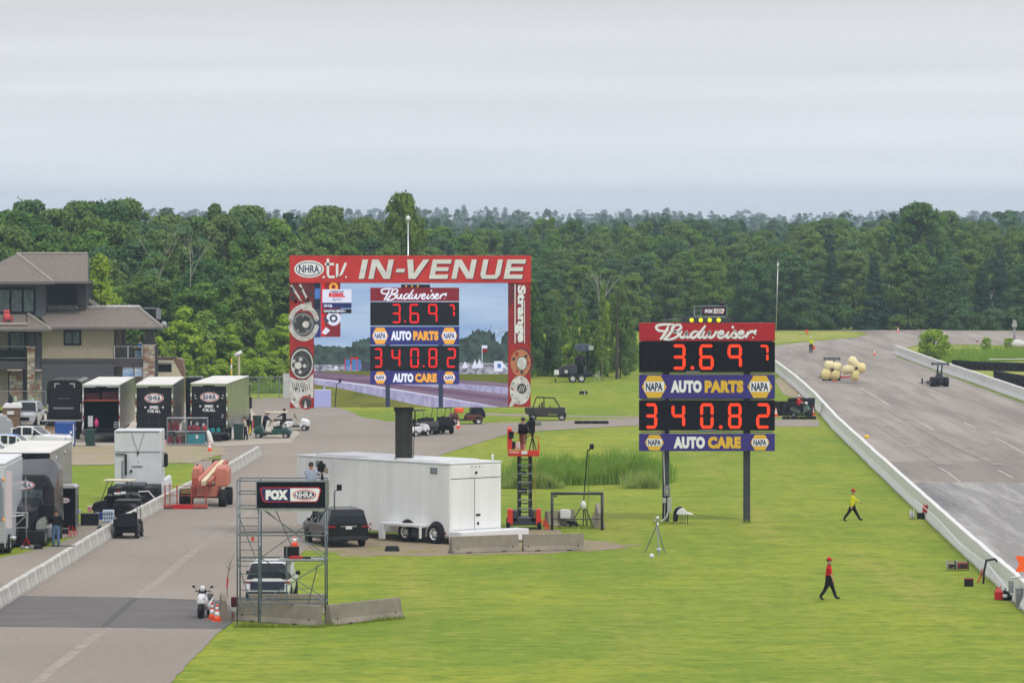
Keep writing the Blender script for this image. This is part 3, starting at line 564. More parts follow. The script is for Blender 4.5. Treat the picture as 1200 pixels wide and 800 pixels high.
# side banners with printed engine parts
bred = mat('print_red', (.42, .03, .03), .6, var=.3, scale=3, c2=(.30, .02, .025)); mar = mat('print_maroon', (.13, .025, .04), .6, var=.2); gun = mat('print_gunmetal', (.05, .05, .055), .5, var=.5, scale=5)
bone = mat('print_bone', (.74, .72, .70), .6, c2=(.42, .41, .42), scale=5); oran = mat('print_orange', (.50, .20, .10), .6, var=.3, scale=4)
lbn = MB().b(fx(339.6), fx(367.8), -.10, .3, fzv(478), fzv(331.5)).build('left_banner', bred, vb); yb = -.106
k = MB(); Y = lambda n: yb-.006*n
k.poly([(fx(339.8), fzv(332)), (fx(367.4), fzv(332)), (fx(367.4), fzv(362)), (fx(339.8), fzv(352))], Y(0), 1)
for a, b in (((341, 334), (353, 352)), ((351.5, 333), (361, 352))): k.stroke([(fx(a[0]), fzv(a[1])), (fx(b[0]), fzv(b[1]))], .10, Y(1), 2)
for i in range(14): a = 341+random.random()*24; b = 333+random.random()*22; k.disc(fx(a), fzv(b), random.uniform(.05, .13), Y(1), mi=random.choice((3, 3, 0)), n=8)
for i in range(6): k.stroke([(fx(353+i*2.2), fzv(356-i*.5)), (fx(356+i*2), fzv(364))], .06, Y(2), 2)
for cq, rr, ph in ((380, .72, 0),):
    for i in range(22):
        a = PI*(.08+.84*i/21); 
        for sg in (1, -1): k.disc(fx(356)+math.cos(a)*.66, fzv(378)+sg*math.sin(a)*.80, .12, Y(2)-.0006*i, rin=.06, n=10, mi=2)
k.disc(fx(355), fzv(379.5), .60, Y(3), mi=3).disc(fx(355), fzv(379.5), .55, Y(4), rin=.44, mi=4).disc(fx(358.6), fzv(380), .17, Y(5), mi=2)
for i in range(5): a = i*1.256+.3; k.disc(fx(355)+math.cos(a)*.40, fzv(379.5)+math.sin(a)*.40, .07, Y(5), mi=4, n=10)
k.b(fx(341), fx(344), Y(3)-.001, Y(2), fzv(390), fzv(377), 2)
k.disc(fx(354), fzv(425), .60, Y(3)-.001, mi=3, rz=.82).disc(fx(354), fzv(426), .56, Y(4)-.001, rin=.50, mi=2, rz=.74).disc(fx(352), fzv(427), .42, Y(4), rin=.39, mi=4).disc(fx(349.5), fzv(428), .18, Y(5), mi=2)
for i in range(5): a = i*1.256+1.2; k.disc(fx(349.8)+math.cos(a)*.31, fzv(428)+math.sin(a)*.33, .095, Y(5), mi=2, n=12)
k.poly([(fx(339.8), fzv(441)), (fx(348), fzv(445)), (fx(359), fzv(445)), (fx(367.4), fzv(437)), (fx(367.4), fzv(465)), (fx(352), fzv(477.5)), (fx(347), fzv(477.5)), (fx(339.8), fzv(470))], Y(1)-.001, 2)
for i in range(9): k.stroke([(fx(342+i*2.5), fzv(447+random.random()*4)), (fx(344+i*2.4), fzv(454+random.random()*6))], .03, Y(2)-.001, 3)
for a, b in ((355, 457.5), (345.2, 468), (363, 463), (347, 455)): k.disc(fx(a), fzv(b), .055, Y(3), mi=3, n=8)
k.disc(fx(359), fzv(471.5), .35, Y(4), rin=.26, mi=0).disc(fx(359), fzv(472), .26, Y(3), mi=3).poly([(fx(356), fzv(477.6)), (fx(358), fzv(468)), (fx(360), fzv(477.6))], Y(5), 2)
k.build('printed_artwork', [bred, mar, bone, gun, grey], lbn, flat=True)
rbn = MB().b(fx(595.6), fx(621.8), -.10, .3, fzv(476.6), fzv(331.5)).build('right_banner', bred, vb)
k = MB(); k.poly([(fx(595.8), fzv(332)), (fx(608), fzv(332)), (fx(602), fzv(352)), (fx(595.8), fzv(360))], Y(0), 1)
for r in range(16):
    for c in range(7): k.c(fx(597.4+c*3.6+(r % 2)*1.6), Y(0), fzv(338+r*4.2), .09, .004, .09, 0, 5)
k.disc(fx(610), fzv(425), .50, Y(2), mi=4, rz=.68).disc(fx(611.5), fzv(424), .56, Y(1), rin=.42, mi=5, rz=.7)
for i in range(9): a = i*.7; k.disc(fx(610)+math.cos(a)*.36, fzv(424.5)+math.sin(a)*.50, .085, Y(3), mi=(0, 3, 4)[i % 3] if i % 3 else 0, n=8)
k.disc(fx(611.5), fzv(425.5), .28, Y(4), mi=3, n=20, rz=.36).disc(fx(611.5), fzv(425.5), .25, Y(5), mi=2, n=20, rz=.32)
k.poly([(fx(596.5), fzv(476)), (fx(601), fzv(465)), (fx(607), fzv(470)), (fx(600), fzv(476.2))], Y(2), 2).disc(fx(609.5), fzv(457), .52, Y(3), mi=2, n=28, rz=.72).disc(fx(611.5), fzv(455), .24, Y(4), mi=3, rz=.25)
for a in (-.1, 0, .1): k.stroke([(fx(611.5)+a-.05, fzv(458.5)), (fx(611.5)+a+.05, fzv(452))], .035, Y(5), 2)
for i in range(6): a = i*1.05+.4; k.disc(fx(609.5)+math.cos(a)*.42, fzv(457)+math.sin(a)*.6, .04, Y(4), mi=3, n=8)
k.stroke([(fx(599), fzv(454)), (fx(602), fzv(457))], .07, Y(4), 0).build('printed_artwork', [bred, mar, bone, gun, oran, mar], rbn, flat=True)
def vtext(s, x0, x1, q0, q1, y, bold):
    vs, fs = textmesh(s, 0, 1, 0, 1, y, bold); return [(x0+(x1-x0)*v[2], y, q1-(q1-q0)*v[0]) for v in vs], fs
k = MB(); vs, fs = vtext('Strange', fx(604), fx(616), fzv(401), fzv(334), Y(2), .05); k.add(vs, fs); k.b(fx(603), fx(604.2), Y(2), Y(1), fzv(402), fzv(333)).b(fx(614.2), fx(615), Y(2), Y(1), fzv(402), fzv(352)).build('lettering', pw, rbn, flat=True)
# the live picture
scr = MB().b(fx(367.8), fx(595.6), -.06, .02, fzv(477), fzv(331.4)).build('screen', black, vb)
cols = {'sky': (158, 186, 220), 'sky2': (176, 200, 228), 'sky3': (140, 168, 208), 'for': (40, 62, 66), 'for2': (54, 80, 78), 'crowd': (96, 100, 112), 'gr': (112, 118, 40), 'gr2': (96, 104, 46), 'road': (126, 104, 124), 'road2': (106, 82, 108), 'wall': (164, 158, 192), 'wht': (205, 208, 228), 'lil': (150, 152, 196), 'dk': (26, 34, 54), 'red': (196, 32, 40), 'redm': (120, 30, 44), 'nav': (34, 44, 96), 'blk': (14, 18, 30), 'led': (245, 28, 28), 'yel': (226, 160, 60), 'pur': (44, 46, 112), 'bw': (220, 224, 240), 'post': (44, 56, 78), 'gm': (60, 62, 78), 'blu': (70, 110, 170)}
KEY = list(cols); LIT = [em(*cols[c]) for c in KEY]
def pm(name, r, g, b, r2, g2, b2, sc, st):            # screen picture areas with the grain of leaves, tarmac or cloud in them
    m = bpy.data.materials.new(name); m.use_nodes = True; t = m.node_tree; bs = t.nodes['Principled BSDF']; tc = t.nodes.new('ShaderNodeTexCoord'); mp = t.nodes.new('ShaderNodeMapping'); mp.inputs['Scale'].default_value = st
    n = t.nodes.new('ShaderNodeTexNoise'); n.inputs['Scale'].default_value = sc; n.inputs['Detail'].default_value = 5; rr = t.nodes.new('ShaderNodeMapRange'); rr.inputs[1].default_value = .35; rr.inputs[2].default_value = .65; k = t.nodes.new('ShaderNodeMix'); k.data_type = 'RGBA'
    k.inputs[6].default_value = srgb(r, g, b)+(1,); k.inputs[7].default_value = srgb(r2, g2, b2)+(1,); t.links.new(tc.outputs['Object'], mp.inputs[0]); t.links.new(mp.outputs[0], n.inputs[0]); t.links.new(n.outputs[0], rr.inputs[0]); t.links.new(rr.outputs[0], k.inputs[0]); t.links.new(k.outputs[2], bs.inputs['Emission Color'])
    bs.inputs['Base Color'].default_value = (.02, .02, .02, 1); bs.inputs['Emission Strength'].default_value = .92; return m
LIT[KEY.index('sky')] = pm('picture_sky', 146, 176, 216, 180, 203, 230, .5, (.35, 1, 2.2)); LIT[KEY.index('for')] = pm('picture_forest', 26, 44, 54, 64, 90, 84, 3.5, (1, 1, 1)); LIT[KEY.index('gr')] = pm('picture_grass', 96, 104, 36, 132, 134, 50, 1.5, (.4, 1, 2)); LIT[KEY.index('road')] = pm('picture_track', 116, 94, 120, 138, 116, 138, 1.8, (.3, 1, 3)); LIT[KEY.index('wall')] = pm('picture_wall', 148, 142, 182, 176, 172, 206, 4, (1.5, 1, .5)); LIT[KEY.index('crowd')] = pm('picture_crowd', 70, 76, 92, 190, 190, 206, 7, (.8, 1, 1.4))
k = MB(); ys = -.064
def P(c, pts, lay): k.poly([(fx(a), fzv(b)) for a, b in pts], ys-.004*lay, KEY.index(c))
def RC(c, a, b, q0, q1, lay): P(c, [(a, q0), (b, q0), (b, q1), (a, q1)], lay)
RC('sky', 368, 595.4, 331.6, 420, 0)
def jag(x0, x1, y0, y1, amp, step=1.6):
    o = []; x_ = x0
    while x_ < x1: o.append((x_, y0+(y1-y0)*(x_-x0)/(x1-x0)+random.uniform(-amp, amp))); x_ += step*random.uniform(.6, 1.4)
    return o+[(x1, y1)]
P('for', [(368, 434)]+jag(368, 412, 404, 407, 1.2)+jag(413, 434, 401, 395, 1.5)+[(434, 434)], 1)
P('for', [(538, 440)]+jag(538, 553, 398, 392, 1.5)+jag(553, 562, 388, 386, 2)+jag(563, 580, 386, 390, 3)+jag(581, 587, 400, 402, 2)+jag(588, 595.4, 394, 388, 2)+[(595.4, 440)], 1)
for a, b, q in ((566, 570, 383), (572, 576, 381), (582, 588, 384), (584, 592, 386), (564, 560, 385)): k.stroke([(fx(a), fzv(394)), (fx(b), fzv(q))], .02, ys-.008, KEY.index('gm'))
RC('crowd', 368, 434, 427, 434.5, 2); RC('crowd', 538, 595.4, 425, 438, 2)
for a, w_, q in ((541, 8, 424), (553, 7, 422), (558, 8, 421), (582, 12, 424)): P('wht', [(a, 431), (a+w_/2, q-1), (a+w_, 431)], 3)
RC('wht', 579, 589, 423, 435, 4); RC('blu', 583, 587, 426, 431, 5)
for a in (394, 407): P('wht', [(a-2.4, 432), (a-1.5, 429), (a+1.5, 429), (a+2.4, 432)], 3)
for a, b in ((404.5, 410), (412.5, 418), (419, 423)): RC('blu', a, b, 421, 433.5, 3)
for a in (404, 411, 418): RC('red', a, a+.9, 420, 434, 4)
RC('red', 411, 420, 418.6, 420.2, 4); RC('gm', 423.5, 434, 424, 434, 3)
k.stroke([(fx(565), fzv(430)), (fx(565), fzv(404))], .03, ys-.02, KEY.index('wht')); RC('wht', 565.3, 571, 404.5, 408, 6); RC('redm', 565.3, 571, 408, 412.8, 6)
P('gr2', [(380, 434), (434, 435), (434, 440), (368, 437)], 3); P('gr2', [(538, 438), (595.4, 438), (595.4, 448.5), (538, 445)], 3)
P('road', [(368, 434.8), (434, 439), (538, 444), (595.4, 449), (595.4, 477), (368, 477)], 3)
P('road2', [(368, 440), (434, 446), (500, 453), (595.4, 466), (595.4, 470), (500, 458), (434, 449.5), (368, 442)], 4)
P('wall', [(538, 449), (595.4, 453.5), (595.4, 462), (538, 455.5), (434, 448), (434, 445)], 5)
P('wall', [(368, 443.4), (400, 447), (434, 451.5), (480, 459), (540, 469.5), (584, 476.8), (506, 476.8), (480, 472.5), (450, 465.5), (400, 455), (368, 450)], 6)
P('wht', [(368, 443.2), (400, 446.6), (434, 451), (480, 458.4), (540, 468.8), (584, 476.4), (584, 476.8), (540, 469.9), (480, 459.6), (434, 452.4), (400, 447.8), (368, 444.3)], 7)
P('gr', [(368, 450), (400, 455), (450, 465.5), (480, 472.5), (506, 476.9), (368, 476.9)], 7)
RC('lil', 368.2, 388, 456.5, 476.8, 8); RC('wht', 368.2, 388, 456.3, 457, 9); RC('lil', 379, 381.5, 453, 456.5, 9)
for pts in ([(392.5, 477), (394.5, 451)], [(394.5, 451), (398, 447.5)]): k.stroke([(fx(a), fzv(b)) for a, b in pts], .045, ys-.036, KEY.index('dk'))
RC('dk', 397, 400, 443.8, 448, 9); RC('dk', 367.9, 376, 331.6, 395, 2); RC('blu', 369, 375, 338, 350, 3); RC('gm', 368.5, 375.5, 362, 380, 3); RC('pur', 368, 376, 381, 394, 3)
RC('redm', 376.2, 399, 331.6, 394.6, 3); RC('red', 376.4, 381, 331.8, 394, 4); k.disc(fx(391), fzv(336), .22, ys-.018, mi=KEY.index('yel'), rin=.1); k.disc(fx(391), fzv(373), .36, ys-.018, mi=KEY.index('wht')).disc(fx(391), fzv(373), .2, ys-.022, mi=KEY.index('gm'), rin=.1); P('wht', [(377, 390), (382, 383), (387, 387), (382, 392)], 5); P('gm', [(379, 369), (386, 376), (381, 380)], 5)
RC('wht', 378, 412, 339, 354.6, 7); RC('nav', 378, 412, 354.6, 361, 7); RC('blk', 378, 412, 362, 367, 7)
def T(s, a, b, q0, q1, c, lay, bold=.04, shear=0): vs, fs = textmesh(s, fx(a), fx(b), fzv(q1), fzv(q0), ys-.004*lay, bold, shear); k.add(vs, fs, KEY.index(c))
T('AMERICAN', 387, 403, 340.5, 342.6, 'nav', 8); T('REBEL', 385.5, 404.5, 343, 348.2, 'red', 8, .07); T('light', 389, 401, 349, 352.8, 'nav', 8, 0, .4); T('TOP FUEL', 379.4, 389.8, 356.8, 359.8, 'bw', 8); T('QUALIFYING SESSION 2', 379.4, 405, 363, 366, 'bw', 8)
mx_ = lambda q: fx(434+(q-748.8)*.654); mz = lambda q: fzv(337+(q-378)*.7533)
def B2(c, a, b, q0, q1, lay): k.poly([(mx_(a), mz(q0)), (mx_(b), mz(q0)), (mx_(b), mz(q1)), (mx_(a), mz(q1))], ys-.004*lay, KEY.index(c))
B2('post', 776, 784, 450, 563.5, 8); B2('post', 871, 879, 450, 563.5, 8); B2('redm', 748.8, 908, 378, 399, 9); B2('blk', 748.8, 908, 400.3, 437, 9); B2('pur', 748.8, 908, 438.5, 466.8, 9); B2('blk', 748.8, 908, 468, 505, 9); B2('pur', 748.8, 908, 507, 528, 9)
B2('blk', 804, 856, 373, 378, 9)
for a in (813, 823.5, 834): k.disc(mx_(a), mz(375.6), .05, ys-.04, mi=KEY.index('yel'), n=8)
bud_strokes(k, mx_, mz, ys-.04, KEY.index('bw'), .062)
for ch, a, b, q0, q1 in [('3', 787.7, 803.1, 403.2, 433), ('6', 819.2, 836.1, 403.2, 433), ('9', 852.4, 869.1, 403.2, 433), ('7', 889.7, 900.2, 404, 424), ('3', 755.7, 770, 472, 502), ('4', 786.8, 802.7, 472, 502), ('0', 820.3, 836, 472, 502), ('8', 853, 868.8, 472, 502), ('2', 886, 902, 472, 502)]:
    for s_ in SEG[ch]: k.poly(seg_poly(s_, mx_(a), mx_(b), mz(q1), mz(q0), .085), ys-.04, KEY.index('led'))
for a, q in ((811.2, 430.6), (844.5, 499.8)): k.disc(mx_(a), mz(q), .05, ys-.04, mi=KEY.index('led'), n=8)
for a, b, q0, q1 in ((752, 781, 440, 465.5), (875.6, 904.8, 440, 465.5), (755.6, 777.9, 508.4, 527), (879.2, 901.5, 508.4, 527)): hexa(k, mx_, mz, a, b, q0, q1, ys-.04, KEY.index('yel'), KEY.index('bw'), KEY.index('nav'))
for s_, a, b, q0, q1, c in (('AUTO', 785.7, 822.2, 445.2, 460, 'bw'), ('PARTS', 825.6, 871, 445.2, 460, 'yel'), ('AUTO', 789, 826, 511, 525, 'bw'), ('CARE', 829, 868, 511, 525, 'yel')):
    vs, fs = textmesh(s_, mx_(a), mx_(b), mz(q1), mz(q0), ys-.04, .075, 0, 1.1); k.add(vs, fs, KEY.index(c))
k.build('video_picture', LIT, scr, flat=True)
for q in (424, 518): MB().b(fx(q), fx(q+1), -.03, .03, fzv(478.2), fzv(476.8)).build('corner_bolt', black, vb)
# ---- white trailer under the video board
def jersey(px0, py0, px1, py1, label, h=.82, slots=True):
    a = Vector(G(px0, py0)); b = Vector(G(px1, py1)); L_ = (b-a).length; an = math.atan2(b.y-a.y, b.x-a.x)
    pr = [(-.30, 0), (-.30, .06), (-.17, .25), (-.09, h), (.09, h), (.17, .25), (.30, .06), (.30, 0)]
    o = MB(); o.prism(pr, -L_/2, L_/2, 'X'); c = (a+b)/2
    o = o.build('concrete_barrier', conc, None, bevel=.02, loc=(c.x, c.y, 0), rz=an); tag(o, label, 'barrier', None)
    if slots:
        k = MB()
        for u in (-.27, .25): k.b(u*L_-.14, u*L_+.14, -.305, -.27, .0, .07)
        for u in (-.42, .40): k.b(u*L_-.03, u*L_+.03, -.20, -.17, .2, .27)
        k.build('lifting_slot', dark, o)
    return o
jersey(528, 648.5, 606.5, 645.5, 'grey concrete barrier at the rear corner of the white trailer')
jersey(612.5, 645.5, 683.5, 644.5, 'grey concrete barrier alone on the gravel right of the trailer')
jersey(279.5, 726.5, 375, 733.5, 'front concrete barrier across the foot of the scaffold tower')
jersey(384.5, 732.5, 467.5, 723, 'concrete barrier lying askew in the grass right of the scaffold tower')
jersey(292, 719, 383, 719, 'concrete barrier behind the scaffold tower legs')
jersey(640, 617, 672, 615, 'concrete barrier behind the dark pipe frame', slots=False)
jersey(703, 619.5, 700, 607, 'short concrete barrier end on at the right of the pipe frame', slots=False)
jersey(262.5, 727, 261, 716, 'narrow concrete barrier end beside the orange cones', slots=False)
tw = mat('trailer_white', (.85, .86, .86), .28, c2=(.72, .725, .72), scale=1.1, stretch=(1, 1, .10))
A = G(527, 638); A = (A[0], A[1]); ang = math.atan2(7.9, 8.5); Lt, Wt = 11.6, 3.45
tr = thing('trailer', 'long plain white box trailer standing under the video screen', 'trailer', (A[0], A[1], 0), ang)   # local +y runs to the nose, +x across the rear
tb = MB().b(0, Wt, 0, Lt, .42, 3.92).build('body', tw, tr, bevel=.04)
MB().b(-.03, Wt+.03, -.03, Lt+.03, 3.93, 4.02).b(.4, Wt-.4, 1.2, Lt-1, 4.02, 4.09).build('roof', white, tr, bevel=.02)
k = MB()
for i in range(1, 12): k.b(-.006, 0, i*Lt/12-.012, i*Lt/12+.012, .5, 3.9)
k.build('side_seam', mat('seam_white', (.76, .77, .77), .4, var=0), tb)
for a, b in ((.06, 1.62), (1.66, Wt-.06)): d = MB().b(a, b, -.03, .0, .72, 3.2).build('rear_door', tw, tr, bevel=.008)
MB().b(.06, Wt-.06, -.03, 0, 3.24, 3.86).build('header_panel', tw, tr, bevel=.008)
MB().b(1.625, 1.655, -.012, 0, .7, 3.2).b(.05, Wt-.05, -.012, 0, 3.205, 3.235).build('door_gap', dark, tr)
MB().b(1.72, 2.0, -.06, -.03, 1.35, 1.45).c(1.85, -.05, .98, .12, .04, .12).c(1.72, -.06, 3.5, .12, .06, .1).build('latch', dark, tr)
for a in (1.45, 1.7, 1.95): MB().c(a, -.045, 3.8, .05, .03, .04).build('marker_light', redlens, tr)
MB().b(-.1, Wt+1.0, -.95, -.04, .1, .66).build('rear_step', white, tr, bevel=.03)
MB().b(-.62, -.03, 1.5, 4.6, .80, .94).b(-.62, -.5, 4.2, 4.6, .1, .80).b(-.62, -.5, 1.5, 1.6, .25, .80).build('side_shelf', white, tr, bevel=.02)
def wheel(parent, x, y, z, r, w, side=1, rim=alu, name='wheel', n=20):
    t = MB().lathe([(r*.58, 0), (r*.6, -w/2), (r*.93, -w/2), (r, -w*.35), (r, w*.35), (r*.93, w/2), (r*.6, w/2), (r*.58, 0)], ax='X', n=n, cap=False).build(name, rubber, parent, loc=(x, y, z))
    MB().lathe([(r*.62, w*.46*side), (r*.56, w*.34*side), (r*.5, w*.12*side), (r*.24, w*.22*side), (r*.18, w*.42*side), (.01, w*.42*side)], ax='X', n=n, cap=False).build('rim', rim, t)
    if r > .3: k = MB(); [k.c(0, math.cos(i*PI/3)*r*.38, math.sin(i*PI/3)*r*.38, .02, .075*r/.5, .10*r/.5, rx=i*PI/3) for i in range(6)]; k.v = [(v[0]+w*.19*side, v[1], v[2]) for v in k.v]; k.build('rim_hole', black, t)
    return t
rimw = mat('polished_rim', (.70, .71, .73), .35, .3, var=.1)
for y in (.95, 3.1): MB().lathe([(.60, -.02), (.60, .0)], (0, y, .52), 'X', 24).build('wheel_well', black, tr); wheel(tr, -.10, y, .50, .50, .26, -1, rimw)
MB().b(-.35, -.05, 1.75, 2.45, .3, .7).build('tool_locker', dsteel, tr)
k = MB()
for y, z in ((5.9, .5), (5.9, .75), (7.2, .5), (.3, .55)): k.c(-.02, y, z, .03, .12, .08)
k.build('marker_light', redlens, tr)
for y in (.9+.0, 9.6): MB().b(-.03, 0, y, y+.5, 3.45, 3.75).b(-.045, -.03, y+.08, y+.42, 3.5, 3.7).build('vent', grey, tr)
MB().t((.6, Lt-.8, 0), (.6, Lt-.8, .6), .07).t((Wt-.6, Lt-.8, 0), (Wt-.6, Lt-.8, .6), .07).build('landing_leg', grey, tr)
MB().t((Wt-.3, .3, 4.02), (Wt-.3, .3, 4.25), .05, .05, 8).ell((Wt-.3, .3, 4.28), .07).build('roof_beacon', white, tr)
o = MB().b(-.35, .35, -.25, .25, 0, .16).b(-.3, .3, -.2, .2, .16, .26).build('jack_pad', dark, None, .02, loc=G(459.5, 645.5)+(0,)); tag(o, 'dark low jack pad on the gravel in front of the white trailer', 'jack pad')
# ---- camera scaffold towers
scaff = mat('scaffold_tube', (.16, .19, .22), .45, .5, var=.3, scale=6)
def tower(px, Y, label, lab_sc=1.0, near=True):
    t = thing('scaffold_tower', label, 'scaffold', (xat(px, Y), Y, 0)); r = .026
    xs = (-3.5, -2.65, 0); ys_ = (0, 2.0); zt = 5.75
    for x_ in xs:
        for y_ in ys_: MB().t((x_, y_, 0), (x_, y_, zt if x_ < -3 else zt-.05), r*1.15, n=8).c(x_, y_, .02, .16, .16, .03).build('post', scaff, t)
    for z in (.85, 2.54, 3.55, 4.62, 5.2, 5.72):
        for y_ in ys_: MB().t((xs[0], y_, z), (xs[2], y_, z), r).build('ledger', scaff, t)
        MB().t((xs[0], 0, z), (xs[0], 2, z), r).t((xs[1], 0, z), (xs[1], 2, z), r).t((xs[2], 0, z), (xs[2], 2, z), r).build('ledger', scaff, t)
    for a, b in (((-2.65, 0, .85), (0, 0, 2.5)), ((-2.65, 0, 2.6), (0, 0, 4.5)), ((0, 0, 2.6), (-2.3, 0, 4.5)), ((-2.65, 2, 4.5), (0, 2, 2.6)), ((-2.65, 2, 2.5), (0, 2, .85)), ((-3.5, 0, 4.5), (-2.75, 0, 2.6)), ((-3.5, 0, 2.5), (-2.75, 0, .3)), ((-.9, 1, 0), (-.3, 0, 2.4)), ((0, 0, .9), (-1.1, 0, 1.5)), ((-2.65, 0, .3), (-1.9, 0, 1.2)), ((-2.1, 2, 4.5), (-1.3, 2, 2.7))):
        MB().t(a, b, r*.8).build('brace', scaff, t)
    for x_ in (-2.6, -1.55): MB().t((x_, .3, .1), (x_, .3, 3.1), .03).build('stile', scaff, t)
    k = 0.35
    while k < 4.5: MB().t((-3.5, .9, k), (-2.65, .9, k), .016).build('rung', scaff, t); k += .32
    MB().b(-2.65, 0, 0, 2, 4.52, 4.60).b(-3.5, -2.7, 0, .5, 4.55, 4.6).build('deck', alu, t); MB().b(-1.85, -.05, .1, .9, 2.56, 2.61).build('lower_deck', alu, t)
    s_ = MB().b(-2.72, .02, -.13, -.03, 4.62, 5.70).build('sign_panel', board_black, t); k = MB(); f = -.136
    k.b(-2.75, .05, -.15, -.05, 5.68, 5.72).b(-2.75, .05, -.15, -.05, 4.60, 4.64).b(-2.75, -2.71, -.15, -.05, 4.6, 5.7).b(.01, .05, -.15, -.05, 4.6, 5.7).build('sign_frame', steel, s_)
    k = MB(); bd = [(-2.53, 5.47), (-.24, 5.47), (-.16, 5.38), (-.27, 4.97), (-.36, 4.88), (-2.38, 4.88), (-2.48, 4.96), (-2.58, 5.38)]
    k.poly(bd, f, 0); cx_ = -1.35; cz_ = 5.17; ins = [(cx_+(a-cx_)*.97, cz_+(b-cz_)*.9) for a, b in bd]; k.poly(ins, f-.005, 1)
    k.poly([(-1.38, 5.43), (-.27, 5.43), (-.21, 5.36), (-.31, 4.97), (-.37, 4.92), (-1.38, 4.92)], f-.009, 2)
    k.disc(-.82, 5.17, .47, f-.013, mi=0, rz=.21, n=32).disc(-.82, 5.17, .43, f-.017, mi=2, rz=.175, n=32).disc(-.82, 5.17, .40, f-.021, mi=1, rz=.15, n=32)
    vs, fs = textmesh('NHRA', -1.16, -.48, 5.06, 5.28, f-.025, .03); k.add(vs, fs, 2); vs, fs = textmesh('FOX', -2.36, -1.47, 4.97, 5.37, f-.012, .09, 0, 1.12); k.add(vs, fs, 2)
    k.build('logo', [mat('logo_red', (.62, .02, .05), .5, var=0), navy, whitep], s_, flat=True)
    MB().b(.03, .09, -.03, 1.9, 4.66, 5.65).b(.02, .1, -.06, 0, 4.6, 5.75).build('side_panel', mat('side_board', (.16, .20, .17), .5, var=.2), t)
    return t
YT = DY(731.5); tower(381, YT, 'grey scaffold camera tower with a black sign, standing behind concrete barriers')
YT2 = DY(419); t2 = tower(851, YT2, 'distant scaffold camera tower rising just behind the top of the scoreboard')
# ================================================================== vehicles
class Fr:      # a place on the ground with its own scale: pixel sizes there -> metres
    def __init__(s, px, py): s.Y = DY(py); s.X = xat(px, s.Y); s.loc = (s.X, s.Y, 0)
    def x(s, px, dy=0): return xat(px, s.Y+dy)-s.X
    def z(s, py, dy=0): return zat(py, s.Y+dy)
def make_car(name, label, cat, loc, rz, L_, W_, st, paint, plate=True, roofm=None, low=None, rail=False, trimm=None):
    t = thing(name, label, cat, loc, rz); w = W_/2
    def ring(y, z0, hw, belt, roof, hr):
        return [(-hw*.93, y, z0), (-hw, y, z0+.28), (-hw, y, belt-.12), (-hw*.97, y, belt), (-hr, y, roof-.05), (-hr*.85, y, roof), (hr*.85, y, roof), (hr, y, roof-.05), (hw*.97, y, belt), (hw, y, belt-.12), (hw, y, z0+.28), (hw*.93, y, z0)]
    cab = [s[4] > s[3]+.12 for s in st]; rearg = st in (SUV, SUVB)
    def mf(k, i):
        if k == 1 and rearg and 3 <= i <= 7: return 1
        if i in (3, 7): return 1 if (cab[k] and cab[k+1]) or cab[k] != cab[k+1] else 0
        if i == 5: return 1 if cab[k] != cab[k+1] else (2 if roofm else 0)
        if i in (4, 6): return 1 if cab[k] != cab[k+1] else 0
        if i in (0, 10): return 3 if low else 0
        return 0
    MB().loft([ring(y*L_, z0, w*hw, b, r, w*hr) for y, z0, hw, b, r, hr in st], mfn=mf, sm=False).build('body', [paint, glass, roofm or paint, low or paint], t, bevel=.03)
    belt = max(s[3] for s in st); z0 = st[0][1]
    for y in (-.3*L_, .3*L_):
        for s in (-1, 1):
            MB().lathe([(.42, -.02), (.42, .012)], ax='X', n=18).build('wheel_arch', black, t, loc=(s*w*.995, y, .42)); wheel(t, s*(w-.09), y, .36, .36, .24, s, alu, n=16)
    for s in (-1, 1):
        MB().c(s*w*.80, st[-1][0]*L_-.02, belt-.22, .34, .10, .16).build('headlight', mat('head_lens', (.6, .62, .65), .1, var=0), t, bevel=.02)
        MB().c(s*w*.82, st[0][0]*L_+.01, belt-.12, .38, .08, .09).build('tail_light', redlens, t, bevel=.02)
        MB().c(s*(w+.12), .14*L_, belt+.06, .2, .12, .16).build('mirror', trimm or black, t, bevel=.03)
        if rail: MB().path([(s*w*.7, -.34*L_, st[2][4]+.04), (s*w*.72, .02*L_, st[2][4]+.05)], .02).build('roof_rail', alu, t)
        for y in (-.13, -.01, .115): MB().c(s*w*.93, y*L_, belt+.24, .07, .11, .52).build('pillar', paint, t)
        MB().t((s*w*.95, .23*L_, belt), (s*w*.80, .10*L_, st[4][4]-.03), .05).build('pillar', paint, t)
    MB().b(-w*.6, w*.6, st[-1][0]*L_-.05, st[-1][0]*L_+.02, .5, .78).build('grille', black, t)
    MB().b(-w*.95, w*.95, st[0][0]*L_-.08, st[0][0]*L_+.06, .36, .55).build('rear_bumper', low or dark, t, bevel=.03)
    if plate: MB().b(-.16, .16, st[0][0]*L_-.035, st[0][0]*L_-.01, belt-.24, belt-.08).build('number_plate', white, t)
    return t
SUV = [(-.5, .42, .95, 1.05, 1.10, .72), (-.485, .36, .98, 1.06, 1.35, .80), (-.43, .3, 1, 1.06, 1.72, .76), (-.1, .26, 1, 1.04, 1.78, .76), (.08, .26, 1, 1.02, 1.70, .74), (.22, .28, 1, 1.0, 1.04, .78), (.42, .3, .96, .93, .97, .75), (.5, .36, .86, .80, .83, .66)]
SUVB = [(-.5, .45, .95, 1.15, 1.2, .78), (-.49, .38, .98, 1.15, 1.55, .84), (-.45, .32, 1, 1.15, 1.86, .80), (-.1, .3, 1, 1.13, 1.90, .80), (.12, .3, 1, 1.12, 1.83, .78), (.24, .3, 1, 1.12, 1.16, .84), (.46, .34, .97, 1.06, 1.1, .82), (.5, .4, .92, .9, .95, .8)]
